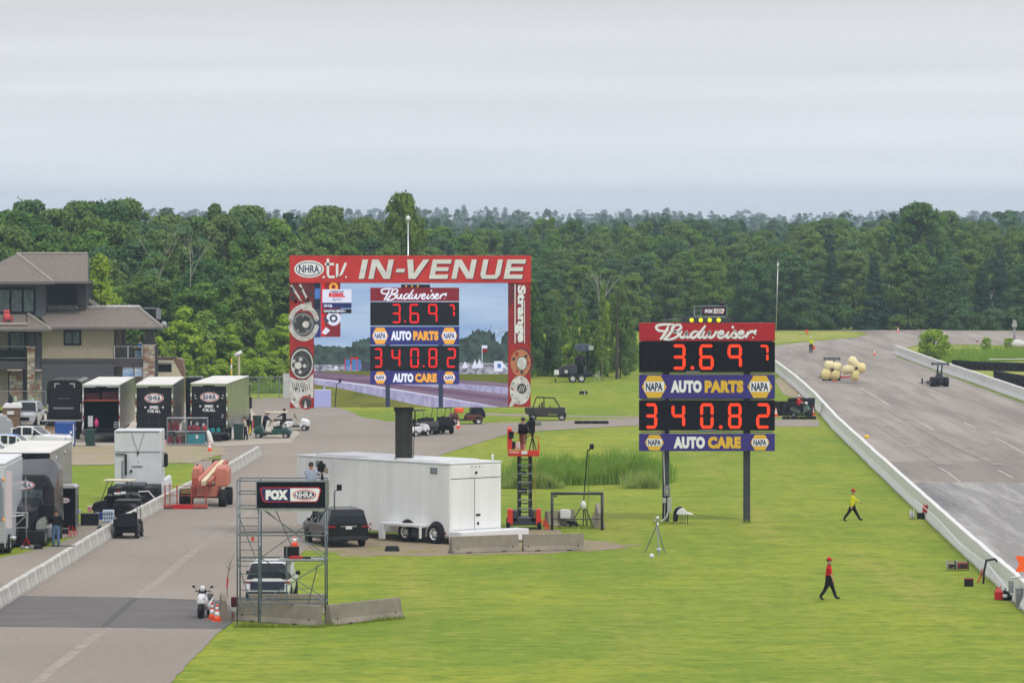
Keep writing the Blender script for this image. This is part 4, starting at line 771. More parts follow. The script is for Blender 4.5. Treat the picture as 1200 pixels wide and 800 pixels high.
PICK = [(-.5, .5, .97, 1.35, 1.39, .95), (-.14, .38, 1, 1.38, 1.42, .95), (-.135, .38, 1, 1.40, 1.8, .84), (-.05, .36, 1, 1.40, 1.97, .84), (.12, .36, 1, 1.40, 1.93, .82), (.23, .38, 1, 1.40, 1.44, .9), (.47, .42, .97, 1.32, 1.38, .88), (.5, .5, .94, 1.1, 1.16, .85)]
HATCH = [(-.5, .42, .93, 1.0, 1.05, .74), (-.47, .34, .97, 1.08, 1.30, .76), (-.38, .28, 1, 1.12, 1.55, .78), (-.05, .24, 1, 1.12, 1.62, .78), (.08, .24, 1, 1.10, 1.55, .76), (.25, .26, 1, 1.08, 1.12, .80), (.44, .3, .94, .82, .86, .7), (.5, .36, .84, .66, .7, .6)]
silverp = mat('silver_paint', (.50, .52, .56), .25, .3, var=.05); whitec = mat('white_car_paint', (.76, .77, .80), .18, var=.03, coat=.4); greyp = mat('grey_car_paint', (.22, .24, .27), .25, .3, var=.05); blkp = mat('black_car_paint', (.007, .007, .010), .2, var=.1, spec=.3, coat=.08)
f = Fr(388, 641); sv = make_car('parked_suv', 'large black suv with silver plate and dark windows beside the white trailer', 'suv', (f.x(390.5)+f.X, f.Y+2.2, 0), R(17), 5.2, 2.05, SUVB, blkp, rail=True)
k = MB(); vs, fs = textmesh('WAGONEER', -.42, .42, 1.02, 1.08, -2.66, .03); k.add(vs, fs).build('lettering', alu, sv, flat=True)
f = Fr(316, 707); ws_ = make_car('parked_suv', 'white suv seen from behind through the legs of the scaffold tower', 'suv', (f.X, f.Y+1.8, 0), R(-2), 4.6, 1.86, SUV, whitec, rail=True, trimm=black); MB().b(-.72, .72, -2.345, -2.29, .62, .98).build('tailgate_reflection', mat('blue_black', (.03, .04, .07), .2, coat=.3), ws_, bevel=.02)  # dark blue plate stands in for a reflection on the white tailgate
f = Fr(31, 533); make_car('pickup_truck', 'white crew-cab pickup truck parked facing right in the parking row', 'pickup truck', (f.X, f.Y, 0), R(-101), 5.9, 2.0, PICK, whitec, trimm=black)
f = Fr(14, 539); make_car('parked_car', 'white car with bright blue roof parked in front of the pickup', 'car', (f.X, f.Y, 0), R(-99), 4.5, 1.85, [tuple(q if i != 4 else (q+.1 if q > 1.2 else q) for i, q in enumerate(r)) for r in HATCH], whitec, roofm=mat('blue_roof', (.05, .2, .62), .3, var=.05))
f = Fr(-12, 548); make_car('parked_car', 'white rounded car nearest the black hauler roof at the left edge', 'car', (f.X, f.Y, 0), R(-98), 4.6, 1.85, HATCH, whitec)
f = Fr(29, 500); make_car('parked_suv', 'grey suv facing the camera behind the wooden kiosk', 'suv', (f.X, f.Y+1.5, 0), R(176), 4.9, 1.95, SUVB, silverp, plate=False)
def logo(k, cx, cz, w, h, y, mr, mw, mn, word='NHRA', bold=.03):
    k.disc(cx, cz, w/2, y, rz=h/2, mi=mw, n=28).disc(cx, cz, w/2*.95, y-.004, rz=h/2*.9, mi=mr, n=28).disc(cx, cz, w/2*.84, y-.008, rz=h/2*.76, mi=mw, n=28)
    vs, fs = textmesh(word, cx-w*.34, cx+w*.34, cz-h*.26, cz+h*.26, y-.012, bold); k.add(vs, fs, mn)
logored = mat('logo_red2', (.55, .02, .03), .5, var=0); LOGO = [logored, whitep, navy]
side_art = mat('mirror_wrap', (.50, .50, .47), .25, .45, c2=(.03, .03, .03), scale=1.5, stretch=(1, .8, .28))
def hauler(label, px, py, rz, L_=15.5, W_=2.62, kind='closed', top=4.1):
    Yh = DY(py); t = thing('race_hauler', label, 'semi trailer', (xat(px, Yh), Yh, 0), rz); w = W_/2
    if kind == 'open':
        MB().b(-w, -w+.09, 0, L_, .95, top).b(w-.09, w, 0, L_, .95, top).b(-w+.09, w-.09, L_-.1, L_, .95, top).b(-w+.09, w-.09, 0, L_-.1, .95, 1.06).build('body', [blackg], t)
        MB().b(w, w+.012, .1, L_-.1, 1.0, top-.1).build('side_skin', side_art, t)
        MB().b(-w+.09, w-.09, .3, 5, 2.95, 3.05).build('upper_floor', mat('rust_edge', (.30, .06, .03), .6), t)
        MB().b(-w+.12, -.2, .6, 3, 3.06, 3.5).b(0, w-.12, .7, 3, 3.06, 3.6).build('stored_crate', mat('maroon_crate', (.10, .02, .03), .6), t)
        MB().b(-w+.09, w-.09, 6, 6.05, 1.06, 2.95).build('inner_wall', board_black, t)
    else:
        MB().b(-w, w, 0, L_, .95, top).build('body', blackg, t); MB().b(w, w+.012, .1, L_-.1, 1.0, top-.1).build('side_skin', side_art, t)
        
        for a_, b_ in ((-w+.08, -.01), (.01, w-.08)):
            d_ = MB().b(a_, b_, -.05, 0, 1.05, top-.25).build('rear_door', black, t, bevel=.01); k = MB()
            for z_ in (1.5, 1.95, 2.8, 3.5): k.b(a_+.02, b_-.02, -.058, -.05, z_, z_+.02)
            k.t(((a_+b_)/2+.3*(1 if a_ < 0 else -1), -.08, 1.15), ((a_+b_)/2+.3*(1 if a_ < 0 else -1), -.08, top-.4), .018).build('lock_bar', dsteel, d_)
    MB().b(-w-.02, w+.02, -.05, L_, top, top+.05).build('roof', mat('roof_white', (.66, .65, .62), .6, var=.12, scale=.6), t)
    MB().b(-w, -w+.07, -.08, -.02, .95, top).b(w-.07, w, -.08, -.02, .95, top).b(-w, w, -.08, -.02, top-.1, top).build('rear_frame', chrome if kind != 'open' else alu, t)
    for s in (-1, 1):
        for i in range(5): MB().c(s*(w-.035), -.095, 1.35+i*.5, .07, .012, .24).build('reflective_tape', redlens if i % 2 else whitep, t)
        MB().c(s*(w*.62), -.07, top-.14, .8, .02, .05).build('drip_rail', alu, t)
    MB().b(-w, w, -.12, .1, .55, .72).b(-w+.2, -w+.32, -.05, .1, .7, 1).b(w-.32, w-.2, -.05, .1, .7, 1).build('bumper', dsteel, t)
    MB().b(-w+.3, w-.3, .3, L_-1, .6, .95).build('chassis', black, t)
    for y in (1.6, 2.9):
        for s in (-1, 1): wheel(t, s*(w-.3), y, .5, .5, .5, s, alu, n=14)
    return t
h1 = hauler('black race hauler with its rear door open showing crates inside', 118.5, 519, R(.6), kind='open')
k = MB().c(-.85, 1.2, 1.5, .34, .5, .75).build('white_tote', white, h1); k = MB().ell((-.42, .9, 1.35), (.16, .16, .3)).t((-.42, .9, 1.6), (-.42, .9, 1.72), .05).build('pink_jug', mat('pink_plastic', (.75, .05, .25), .5), h1)
MB().b(w_ := .85, 1.2, .3, 1.5, 1.06, 1.5).build('grey_case', grey, h1)
h2 = hauler('black race hauler with closed rear door and big oval logo, middle of the three', 180.5, 519, R(.8))
h3 = hauler('black race hauler with mirror-bright side, nearest the chain-link fence', 244.8, 517.5, R(-2.6), top=4.12)
for h in (h2, h3):
    k = MB(); logo(k, 0 if h is h2 else .05, 3.18, 1.36, .68, -.06, 0, 1, 2); k.build('logo', LOGO, h, flat=True)
    k = MB()
    for s, a, b, q in (('SPEED', -.35, .35, 2.42), ('FOR ALL', -.45, .45, 2.15)): vs, fs = textmesh(s, a, b, q, q+.21, -.06, .05); k.add(vs, fs)
    for sx in (-.62, .62):
        k.poly([(sx+(.1 if i % 2 == 0 else .042)*math.sin(i*PI/5), 2.53+(.1 if i % 2 == 0 else .042)*math.cos(i*PI/5)) for i in range(10)], -.06)
    k.build('lettering', whitep, h, flat=True)
k = MB()
for x_, z_ in ((-1.0, 3.3), (-.95, 3.1), (1.0, 3.3), (.95, 3.1), (.98, 1.9), (.95, 1.75)): k.c(x_, -.065, z_, .12, .01, .05, ry=R(30))
k.build('decal', whitep, h3)
for i, x_ in enumerate((-.5, -.15, .2, .6)): tag(MB().b(-.14, .14, -.12, .12, 0, .26).b(-.1, .1, -.09, .09, .26, .30).build('tote', mat('teal_plastic', (.02, .24, .27), .5), None, .02, loc=(h3.location.x+x_+.1, h3.location.y-.55, .72)), ['leftmost', 'second', 'third', 'rightmost'][i]+' teal tote on the rear step of the hauler nearest the fence', 'tote', 'teal totes on the hauler step')
tag(MB().b(-1.15, 1.1, -.35, .35, .55, .71).build('loading_step', dsteel, None, loc=(h3.location.x, h3.location.y-.5, 0)), 'dark loading step behind the hauler nearest the fence', 'step')
# black toter coach beside the haulers and the flat deck before it
f = Fr(75, 509); t = thing('motor_coach', 'tall black coach body with two silver corner marks, left of the haulers', 'coach', f.loc)
X = f.x; Z = f.z
MB().loft([[(X(a), y_, Z(b)) for a, b in ((54.5, 500), (54, 455), (55.5, 447), (60, 445), (90, 445), (94.5, 447), (96, 455), (95.5, 500))] for y_ in (0, 7)], sm=False).build('body', blackg, t, bevel=.05)
MB().b(X(57.5), X(93), -.03, 0, Z(487), Z(449)).build('rear_panel', black, t, bevel=.02)
for a, sx in ((63.5, 1), (87.5, -1)): MB().b(X(a), X(a+6*sx) if sx > 0 else X(a), 0, 0, 0, 0) ; MB().b(min(X(a), X(a+6*sx)), max(X(a), X(a+6*sx)), -.045, -.03, Z(450), Z(448.8)).b(min(X(a), X(a+1.2*sx)), max(X(a), X(a+1.2*sx)), -.046, -.031, Z(454), Z(448.9)).build('corner_mark', alu, t)
k = MB(); vs, fs = textmesh('FREIGHTLINER', X(68), X(82), Z(467.2), Z(466.2), -.035, .02); k.add(vs, fs).build('lettering', grey, t, flat=True)
for a in (65, 71, 77, 83): MB().c(X(a), -.05, Z(478), .35, .04, .14).build('engine_vent', grey, t)
MB().b(X(55), X(56.2), -.05, 0, Z(483), Z(473)).b(X(94), X(95.2), -.05, 0, Z(483), Z(473)).build('side_marker', alu, t)
for s in (58, 91): wheel(t, X(s), .8, .5, .5, .35, 1)
f = Fr(72, 515); t = thing('flatbed', 'low black flat deck with pale top parked behind the black coach', 'trailer', f.loc); X = f.x; Z = f.z
MB().b(X(48), X(95), -.1, 1.4, Z(498), Z(493.5)).build('deck', black, t, bevel=.02); MB().b(X(48.5), X(94.5), -.05, 1.38, Z(493.4), Z(492.6)).build('deck_plate', alu, t)
MB().b(X(52), X(70), .1, 1, Z(508), Z(499)).build('pale_load', mat('cardboard', (.42, .30, .2), .8), t); MB().b(X(53.5), X(56), -.12, -.1, Z(496.5), Z(495)).build('plate', grey, t)
for a in (52, 90): wheel(t, X(a), .6, .35, .35, .25, 1)
# dark tractor between the haulers
f = Fr(219, 512); t = thing('tractor_unit', 'dark tractor unit half hidden between the two logo haulers', 'truck', (f.X, f.Y+4, 0)); X = f.x; Z = lambda q: f.z(q, 4)
MB().b(X(213), X(232), 0, 3, Z(506), Z(442)).build('cab', blkp, t, bevel=.08); MB().b(X(213), X(221), -.04, 0, Z(466), Z(446)).build('rear_window', glass, t); MB().b(X(213.5), X(217), -.5, -.2, Z(478), Z(463)).build('mirror', black, t, bevel=.04)
MB().b(X(220), X(223), -.1, 0, Z(474), Z(462)).build('pale_bracket', mat('cream', (.55, .48, .3), .6), t)
f = Fr(286, 506); t = thing('tractor_unit', 'tractor unit whose mirror stands out right of the hauler nearest the fence', 'truck', (f.X, f.Y+8, 0)); X = f.x; Z = lambda q: f.z(q, 8)
MB().b(X(262), X(284.5), 0, 2.6, .6, Z(450)).build('cab', blkp, t, bevel=.08); MB().b(X(284), X(286), -.1, .1, Z(464), Z(452)).b(X(284), X(288.5), -.35, -.1, Z(478), Z(465)).b(X(284), X(287), -.25, -.1, Z(452.5), Z(451)).build('mirror', black, t, bevel=.03)
for s in (270, 283): wheel(t, X(s), 1, .5, .5, .35, 1)
# cream and brown motorhome beyond the clubhouse deck
f = Fr(200, 472); t = thing('motorhome', 'cream and brown motorhome with a dark window right of the clubhouse', 'motorhome', (f.X, f.Y, 0)); X = f.x; Z = f.z
MB().prism([(X(176), Z(472)), (X(176), Z(421)), (X(203), Z(421.5)), (X(213), Z(440)), (X(214.5), Z(472))], 0, 2.4).build('body', mat('cream_paint', (.60, .55, .40), .5, var=.05), t, bevel=.03)
MB().prism([(X(203), Z(421.6)), (X(206), Z(419.5)), (X(213.5), Z(421)), (X(215.8), Z(436)), (X(215.5), Z(472)), (X(214.6), Z(472)), (X(213.1), Z(440))], -.02, 2.42).build('nose', mat('brown_paint', (.20, .12, .08), .4), t, bevel=.02)
MB().b(X(183.5), X(201), -.04, 0, Z(435.5), Z(426.5)).build('side_window', glass, t); MB().b(X(183), X(203), -.03, 0, Z(425.8), Z(424)).build('awning_roll', alu, t); MB().b(X(176), X(203), -.05, 2.4, Z(421), Z(419)).build('roof_edge', mat('brown_trim', (.10, .045, .03), .6), t)
for a in (183, 193, 204): MB().t((X(a), .3, Z(419)), (X(a), .3, Z(404)), .02).build('ladder_rail', wood, t)
# front-left hauler with its black cab-over nose toward the camera
f = Fr(27, 641); t = thing('semi_truck', 'black long-nosed truck facing the camera at the left edge, pulling a mirror-sided trailer', 'truck', f.loc, 0); X = f.x; Z = f.z
def prof(a, b, z0, z1, y0, y1, m, name, bev=.05, par=None): return MB().b(X(a), X(b), y0, y1, z0, z1).build(name, m, par or t, bevel=bev)
dh = 8.6
MB().b(xat(-8, f.Y+dh)-f.X, xat(57.7, f.Y+dh)-f.X, dh, dh+12.5, 1.0, zat(530.8, f.Y+dh)).build('trailer_body', blackg, t, bevel=.03)
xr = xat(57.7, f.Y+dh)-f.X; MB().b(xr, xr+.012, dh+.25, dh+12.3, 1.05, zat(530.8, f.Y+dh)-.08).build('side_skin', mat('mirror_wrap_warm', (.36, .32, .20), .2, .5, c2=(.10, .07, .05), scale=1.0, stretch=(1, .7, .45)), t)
MB().b(xr-2.75, xr+.03, dh-.03, dh+12.5, zat(530.8, f.Y+dh), zat(530.8, f.Y+dh)+.05).build('trailer_roof', MATS['roof_white'], t)
k = MB()
for y_, z_ in ((3.5, 3.75), (8.2, 3.8)): k.lathe([(.11, 0), (.09, .04)], (xr+.02, dh+y_, z_), 'X', 10)
k.build('side_lamp', white, t)
for y_ in (9, 10.3): wheel(t, xr-.3, dh+y_, .5, .5, .5, 1)
cabm = mat('black_truck_paint', (.010, .010, .014), .2, var=.1, spec=.3, coat=.12)
MB().loft([[(X(a), y_, Z(b, y_)) for a, b in ((-2, 600), (-2, 570), (4, 560), (10, 556), (45, 556), (50, 560), (56, 572), (57, 600))] for y_ in (3.2,)]+[[(X(a), y_, Z(b, y_)) for a, b in ((-3, 600), (-3, 550), (4, 541), (10, 538), (46, 537), (52, 540), (57.5, 550), (58, 600))] for y_ in (5.2, 7.2)], sm=False).build('roof_fairing', mat('fairing_black', (.022, .022, .028), .25, var=.1, spec=.35, coat=.15), t, bevel=.06)
MB().b(X(-2), X(57), 3.0, 7.2, .9, Z(590, 3)).build('cab', cabm, t, bevel=.08)
ws = MB().prism([(X(1), Z(592, 2.9)), (X(3), Z(574, 2.9)), (X(42.5), Z(574, 2.9)), (X(44), Z(592, 2.9))], 2.92, 2.98).build('windscreen', glassl, t, bevel=.03)
MB().b(X(5), X(20), 2.86, 2.9, Z(590, 2.9), Z(589, 2.9)).b(X(25), X(40), 2.86, 2.9, Z(590, 2.9), Z(589, 2.9)).build('wiper', black, ws)
MB().loft([[(X(4), y_, .75), (X(4), y_, z1-.1), (X(8), y_, z1), (X(34), y_, z1), (X(40)+dx_, y_, z1-.1), (X(42)+dx_, y_, .75)] for y_, z1, dx_ in ((.25, 1.75, -.3), (.6, 1.95, 0), (3.0, 2.25, .1))], sm=False).build('hood', cabm, t, bevel=.05)
MB().b(X(15.5), X(32), .12, .24, Z(619, 0), Z(600, 0)).build('grille_surround', alu, t, bevel=.02); MB().b(X(16.8), X(30.6), .08, .13, Z(617.3), Z(601.8)).build('grille', board_black, t)
MB().t((X(16.8), .06, Z(616.5)), (X(30.6), .06, Z(603)), .03).build('grille_bar', alu, t)
MB().loft([[(X(a), y_, Z(b)) for a, b in ((40, 621), (41, 613), (45, 608), (50, 606), (52, 612), (52, 621))] for y_ in (.35, 1.4)], sm=False).build('headlight', mat('clear_lens', (.28, .30, .28), .08, .3, var=.5, scale=3), t, bevel=.04)
MB().b(X(14), X(52), -.02, .5, Z(637), Z(621)).build('bumper', cabm, t, bevel=.06); MB().b(X(35), X(50), .02, .1, Z(633), Z(625)).build('fog_lamp_recess', black, t)
MB().b(X(44), X(48.5), 2.3, 2.5, Z(588), Z(570)).build('mirror', black, t, bevel=.04); MB().t((X(46), 2.4, Z(580)), (X(50), 2.9, Z(580)), .03).build('mirror_arm', black, t)
MB().b(X(47), X(56), 1.4, 7, .35, .95).build('side_tank', grey, t, bevel=.08); MB().b(X(52), X(57), 2.6, 2.7, .4, 1.0).build('step', chrome, t)
wheel(t, X(47.5), .95, .5, .5, .35, 1); wheel(t, X(52), 6.2, .5, .5, .5, 1); wheel(t, X(5), .95, .5, .5, .35, -1)
k = MB(); logo(k, X(20), Z(566.5, 4.2), 1.1, .43, 3.0, 0, 1, 2); k.build('logo', LOGO, t, flat=True)
# white motorhome cut by the left edge
f = Fr(4, 649); t = thing('motorhome', 'white and silver motorhome cut off by the left edge with orange marker lamps', 'motorhome', f.loc); X = f.x; Z = f.z
MB().b(X(-60), X(6.5), 0, 8, .5, Z(545)).build('body', mat('silver_white', (.55, .57, .62), .3, var=.06), t, bevel=.06); MB().b(X(-60), X(6), -.02, 7.9, Z(545), Z(541)).build('roof', white, t, bevel=.06)
MB().b(X(6.6), X(15), -.6, -.54, Z(618), Z(551)).build('open_door', mat('pale_door', (.55, .54, .58), .35, c2=(.58, .42, .44), scale=.8), t, bevel=.015); MB().b(X(6.2), X(7.4), -.62, -.5, Z(640), Z(548)).build('door_frame', alu, t)
MB().b(X(-60), X(2), -.06, 0, Z(610), Z(560)).build('windscreen', mat('silver_screen', (.30, .33, .4), .3), t)
for b in (561, 608): MB().lathe([(.08, 0), (.06, .05)], (X(4.5), -.06, Z(b)), 'Y', 10).build('marker_lamp', mat('amber_lamp', (1, .35, .02), emit=.8), t)
MB().t((X(14), -.6, Z(604)), (X(29), -.4, Z(602.5)), .035).t((X(7), -.55, Z(616)), (X(16), -.5, Z(606)), .06).build('awning_arm', alu, t)
MB().b(X(-60), X(8), -.2, 7.5, .25, .5).build('skirt', dark, t); wheel(t, X(6), 1.0, .45, .45, .3, 1); wheel(t, X(6), -.05+5, .45, .45, .3, 1); MB().t((X(12), -.3, Z(629)), (X(19), -.3, Z(630)), .1, n=10).build('exhaust', alu, t)
# white tractor seen from behind
f = Fr(157, 592); t = thing('semi_truck', 'white sleeper truck seen from behind with its tall blank back wall', 'truck', f.loc); X = f.x; Z = f.z; wt = mat('truck_white', (.60, .63, .66), .35, var=.08, scale=1.5)
MB().b(X(128.5), X(184.5), 3.0, 5.6, 1.0, Z(504, 3)).build('cab', wt, t, bevel=.06)
k = MB()
for a, b, q0, q1 in ((129.5, 183, 528.8, 529.5), (137, 138.5, 540, 561), (156, 157.3, 540, 541)): k.b(X(a), X(b), 2.97, 3, Z(q1, 3), Z(q0, 3))
k.b(X(130), X(182), 2.96, 2.99, Z(506, 3), Z(504.8, 3)).build('panel_seam', grey, t)
MB().path([(X(149), 2.95, Z(507, 3)), (X(156.5), 2.93, Z(530, 3)), (X(164), 2.95, Z(507, 3))], .012).b(X(130), X(142), 2.9, 2.96, Z(532.2, 3), Z(531.2, 3)).b(X(141), X(143.5), 2.85, 2.97, Z(556, 3), Z(532, 3)).c(X(148.5), 2.93, Z(551.5, 3), .12, .06, .12).c(X(156.7), 2.93, Z(531, 3), .1, .06, .1).b(X(149), X(162), 2.95, 2.98, Z(546.5, 3), Z(545.8, 3)).build('hose_rack', dark, t)
MB().b(X(186), X(191), 3.6, 3.8, Z(547, 3), Z(532, 3)).build('mirror', black, t, bevel=.04); MB().t((X(184), 3.7, Z(546, 3)), (X(189), 3.7, Z(548, 3)), .025).t((X(184), 3.7, Z(531, 3)), (X(189), 3.7, Z(531, 3)), .025).build('mirror_arm', dark, t)
MB().loft([[(X(a), y_, Z(b, 3)) for a, b in ((183, 582), (184, 566), (187, 560), (190, 562), (191, 570), (190.5, 582))] for y_ in (3.0, 7)], sm=False).build('front_fender', white, t, bevel=.04)
MB().b(X(129), X(184), -.6, 3, .55, 1.0).build('frame', black, t); MB().b(X(143), X(168), -.4, 2.4, 1.0, 1.18).build('fifth_wheel', dsteel, t, bevel=.04)
for y_ in (-.0, 1.35):
    for s in (131.5, 181): wheel(t, X(s), y_, .52, .52, .5, 1, n=18)
for s in (133, 179): MB().c(X(s), -.75, .55, .6, .02, .7).build('mud_flap', black, t)
wheel(t, X(184), 6.2, .5, .5, .32, 1)
for s in (138, 173): MB().c(X(s), -.64, .85, .3, .04, .12).build('tail_light', redlens, t)
MB().b(X(163), X(183), -.9, -.4, Z(588), Z(573)).build('tool_bin', black, t, bevel=.05); MB().path([(X(163), -.92, Z(575)), (X(175), -.92, Z(574)), (X(182), -.92, Z(582))], .03).build('bin_trim', white, t)
# orange boom lift
f = Fr(228, 596); t = thing('boom_lift', 'faded orange boom lift with its long arm folded toward the camera beside the pit wall', 'boom lift', f.loc); X = f.x; Z = f.z
ori = mat('faded_orange', (.34, .07, .045), .55, var=.2, scale=2); ori2 = mat('sun_bleached_orange', (.50, .175, .12), .6, var=.15, scale=2)
MB().b(X(222), X(254), 2.0, 4.2, Z(586), Z(571)).build('chassis', ori, t, bevel=.06); MB().b(X(228), X(252), 1.9, 2.0, Z(584), Z(572)).build('chassis_plate', ori2, t, bevel=.02)
for a, b, mm in ((221.5, 233, 0), (248, 265, 1)):
    hh = MB().loft([[(X(a)+(X(b)-X(a))*u, y_, Z(569, 3)+(Z(545.5, 3)-Z(569, 3))*v*hs) for u, v in ((0, .15), (0, .75), (.15, 1), (.8, 1), (1, .8), (1, .1), (.85, 0), (.1, 0))] for y_, hs in ((2.0, .93), (2.4, 1), (4.5, 1))], sm=False).build('hood', ori2, t, bevel=.06)
for dx_, mm, r in ((0, ori2, .13), (.32, mat('cream_boom', (.66, .55, .36), .5), .13), (.62, ori, .10)):
    k = MB(); a = Vector((X(230)+dx_*1.1, .2, Z(566, .2))); b = Vector((X(247)+dx_*.8, 6.5, Z(541, 6.5))); d = (b-a).normalized(); s_ = d.cross(Vector((0, 0, 1))).normalized(); u_ = s_.cross(d)
    vs = [p+s_*i*r+u_*j*r for p in (a, b) for i, j in ((-1, -1), (1, -1), (1, 1), (-1, 1))]; k.add(vs, [(0, 1, 2, 3), (4, 5, 6, 7), (0, 1, 5, 4), (1, 2, 6, 5), (2, 3, 7, 6), (3, 0, 4, 7)]).build('boom_section', mm, t, bevel=.02)
MB().t((X(236), 1, Z(566, 1)), (X(247.5), 5.5, Z(549, 5.5)), .07).build('boom_cylinder', black, t); MB().b(X(240), X(250), 6.2, 6.9, Z(545, 6), Z(538.5, 6)).build('boom_end', dark, t, bevel=.04)
MB().t((X(226), 3, Z(548, 3)), (X(227), 3, Z(543, 3)), .04).build('beacon', black, t)
for a, y_ in ((211.5, 2.2), (218, 2.6), (258.5, 1.7), (263, 3.8)): wheel(t, X(a), y_, .5, .5, .42, 1, ori, n=18)
MB().b(X(209), X(222), 1.5, 1.56, Z(580), Z(574)).build('axle_plate', mat('mud_metal', (.2, .14, .05), .7), t)
bk = MB().b(X(187.5), X(243), -.35, .45, Z(594.5), Z(591)).build('basket_floor', ori, t, bevel=.01)
for a in (193, 207, 224, 241): MB().t((X(a), -.3, Z(591)), (X(a), -.3, Z(568)), .022).t((X(a), .4, Z(591)), (X(a), .4, Z(570)), .022).build('basket_post', ori, t)
for b in (568.5, 580): MB().t((X(193), -.3, Z(b)), (X(241), -.3, Z(b)), .02).build('basket_rail', ori, t)
MB().b(X(203), X(226), -.42, -.36, Z(596), Z(590.5)).build('basket_sign', red, t); MB().b(X(225), X(232), -.1, .3, Z(568), Z(559)).build('jib', ori, t, bevel=.03)
MB().t((X(199), -.2, Z(591)), (X(199), -.2, Z(566)), .03).build('control_post', ori, t)
# small carts
def golf_cart(name, label, px, py, rz, body, roofm=None, seats=black, roof_h=1.85, bed=False, rear_seat=False, L_=2.4, screen=False, big=False):
    Yc = DY(py); t = thing(name, label, 'golf cart', (xat(px, Yc), Yc+.3, 0), rz)
    MB().loft([[(-.58, y, z0), (-.6, y, z1-.1), (-.5, y, z1), (.5, y, z1), (.6, y, z1-.1), (.58, y, z0)] for y, z0, z1 in ((L_/2-.05, .4, .62), (L_/2-.2, .3, .82), (L_/2-.6, .3, .92), (L_/2-.75, .3, .5))], sm=False).build('front_cowl', body, t, bevel=.04)
    MB().b(-.58, .58, -L_/2+.9, L_/2-.7, .28, .40).build('floor', dark, t, bevel=.02)
    MB().loft([[(-.58, y, .3), (-.6, y, z1-.08), (-.55, y, z1), (.55, y, z1), (.6, y, z1-.08), (.58, y, .3)] for y, z1 in ((-L_/2, .55), (-L_/2+.2, .72), (-.2, .74), (0, .66))], sm=False).build('rear_body', body, t, bevel=.04)
    MB().b(-.52, .52, -.62, -.08, .74, .86).build('seat', seats, t, bevel=.04); MB().c(0, -.66, 1.08, 1.04, .10, .36, rx=R(-8)).build('backrest', seats, t, bevel=.04)
    if rear_seat: MB().b(-.5, .5, -L_/2-.15, -.78, .72, .84).build('seat', seats, t, bevel=.04); MB().b(-.5, .5, -L_/2-.45, -L_/2-.05, .35, .40).build('foot_rest', alu, t)
    if bed: MB().b(-.6, .6, -L_/2-.25, -.75, .7, .76).b(-.6, -.55, -L_/2-.25, -.75, .76, 1.0).b(.55, .6, -L_/2-.25, -.75, .76, 1.0).b(-.6, .6, -L_/2-.28, -L_/2-.22, .62, 1.02).build('cargo_bed', body, t, bevel=.02)
    MB().t((.25, .35, .85), (.25, .18, 1.12), .02).lathe([(.17, -.012), (.17, .012)], (.25, .16, 1.13), 'Y', 12).build('steering_wheel', black, t)
    if roofm:
        for s in (-1, 1): MB().t((s*.54, L_/2-.55, .85), (s*.5, .25, roof_h), .02).build('roof_post', dark, t); MB().t((s*.52, -.75, .75), (s*.52, -.8, roof_h), .02).build('roof_post', dark, t)
        MB().b(-.6, .6, -1.05, .55, roof_h, roof_h+.07).build('roof', roofm, t, bevel=.03)
    if screen: MB().c(0, L_/2-.62+.12, 1.35, 1.0, .01, .85, rx=R(12)).build('windscreen', glassl, t)
    r = .3 if big else .23
    for y in (L_/2-.38, -L_/2+.35):
        for s in (-1, 1): wheel(t, s*.52, y, r, r, .2, s, alu, n=14)
    for s in (-1, 1): MB().c(s*.42, L_/2-.06, .66, .18, .05, .1).build('headlight', mat('head_lens', (.6, .62, .65), .1), t, bevel=.01)
    return t
cream = mat('cream_roof', (.62, .56, .42), .5, var=.1)
gc = golf_cart('golf_cart', 'dark green golf cart with cream roof and white bags, beside two standing men', 319, 513.5, R(86), mat('green_cart', (.012, .07, .055), .35, var=.1), cream, rear_seat=False, L_=2.7)
for i, (x_, y_, z_, r) in enumerate(((.1, -.75, .85, .2), (-.1, -.5, .98, .19), (.2, -1.0, .85, .17), (0, -.95, 1.06, .15), (.1, .3, .5, .2))):
    p = gc.matrix_basis @ Vector((x_, y_, z_)); tag(MB().ell((0, 0, 0), (r, r*.9, r*.8), 10, 7).ell((.04, .02, r*.7), (r*.4, r*.4, r*.3), 8, 5).build('white_bag', diff('bag_white', (.75, .75, .72)), None, loc=p), ['white bag low on the golf cart tail', 'white bag on the golf cart seat', 'white bag at the rear edge of the golf cart', 'topmost white bag on the golf cart', 'white bag on the golf cart floor'][i], 'bag', 'white bags on the green golf cart')
golf_cart('golf_cart', 'white golf cart with black seats and raised frame, right of the green cart', 343, 504.5, R(-95), white, None, rear_seat=True, L_=2.6)
golf_cart('golf_cart', 'golf cart with tan roof behind the black covered pallet', 134, 606, R(80), black, cream, roof_h=1.95)
golf_cart('golf_cart', 'small black utility cart seen from behind, parked on the pit road by the wall', 150, 630, R(-3), black, black, bed=True, L_=2.3, roof_h=1.86)
for i, (px, lab, bd) in enumerate(((497, 'white and black cart directly under the video screen, left one', mat('dark_grey_cart', (.07, .07, .075), .5)), (516, 'tall black and white cart beside the leftmost one under the video screen', black))):
    golf_cart('golf_cart', lab, px, 509+i*-1, R(20), bd, black if i else None, bed=True, rear_seat=False, L_=2.6, roof_h=1.9, big=True)
golf_cart('golf_cart', 'white golf cart partly behind the dark screen mast', 486, 511, R(-30), white, black, L_=2.4)
o = golf_cart('tractor', 'orange compact tractor with a dark hood parked under the video screen', 545, 497, R(100), mat('rusty_dark', (.10, .03, .015), .6), None, L_=2.6, big=True); o['category'] = 'tractor'
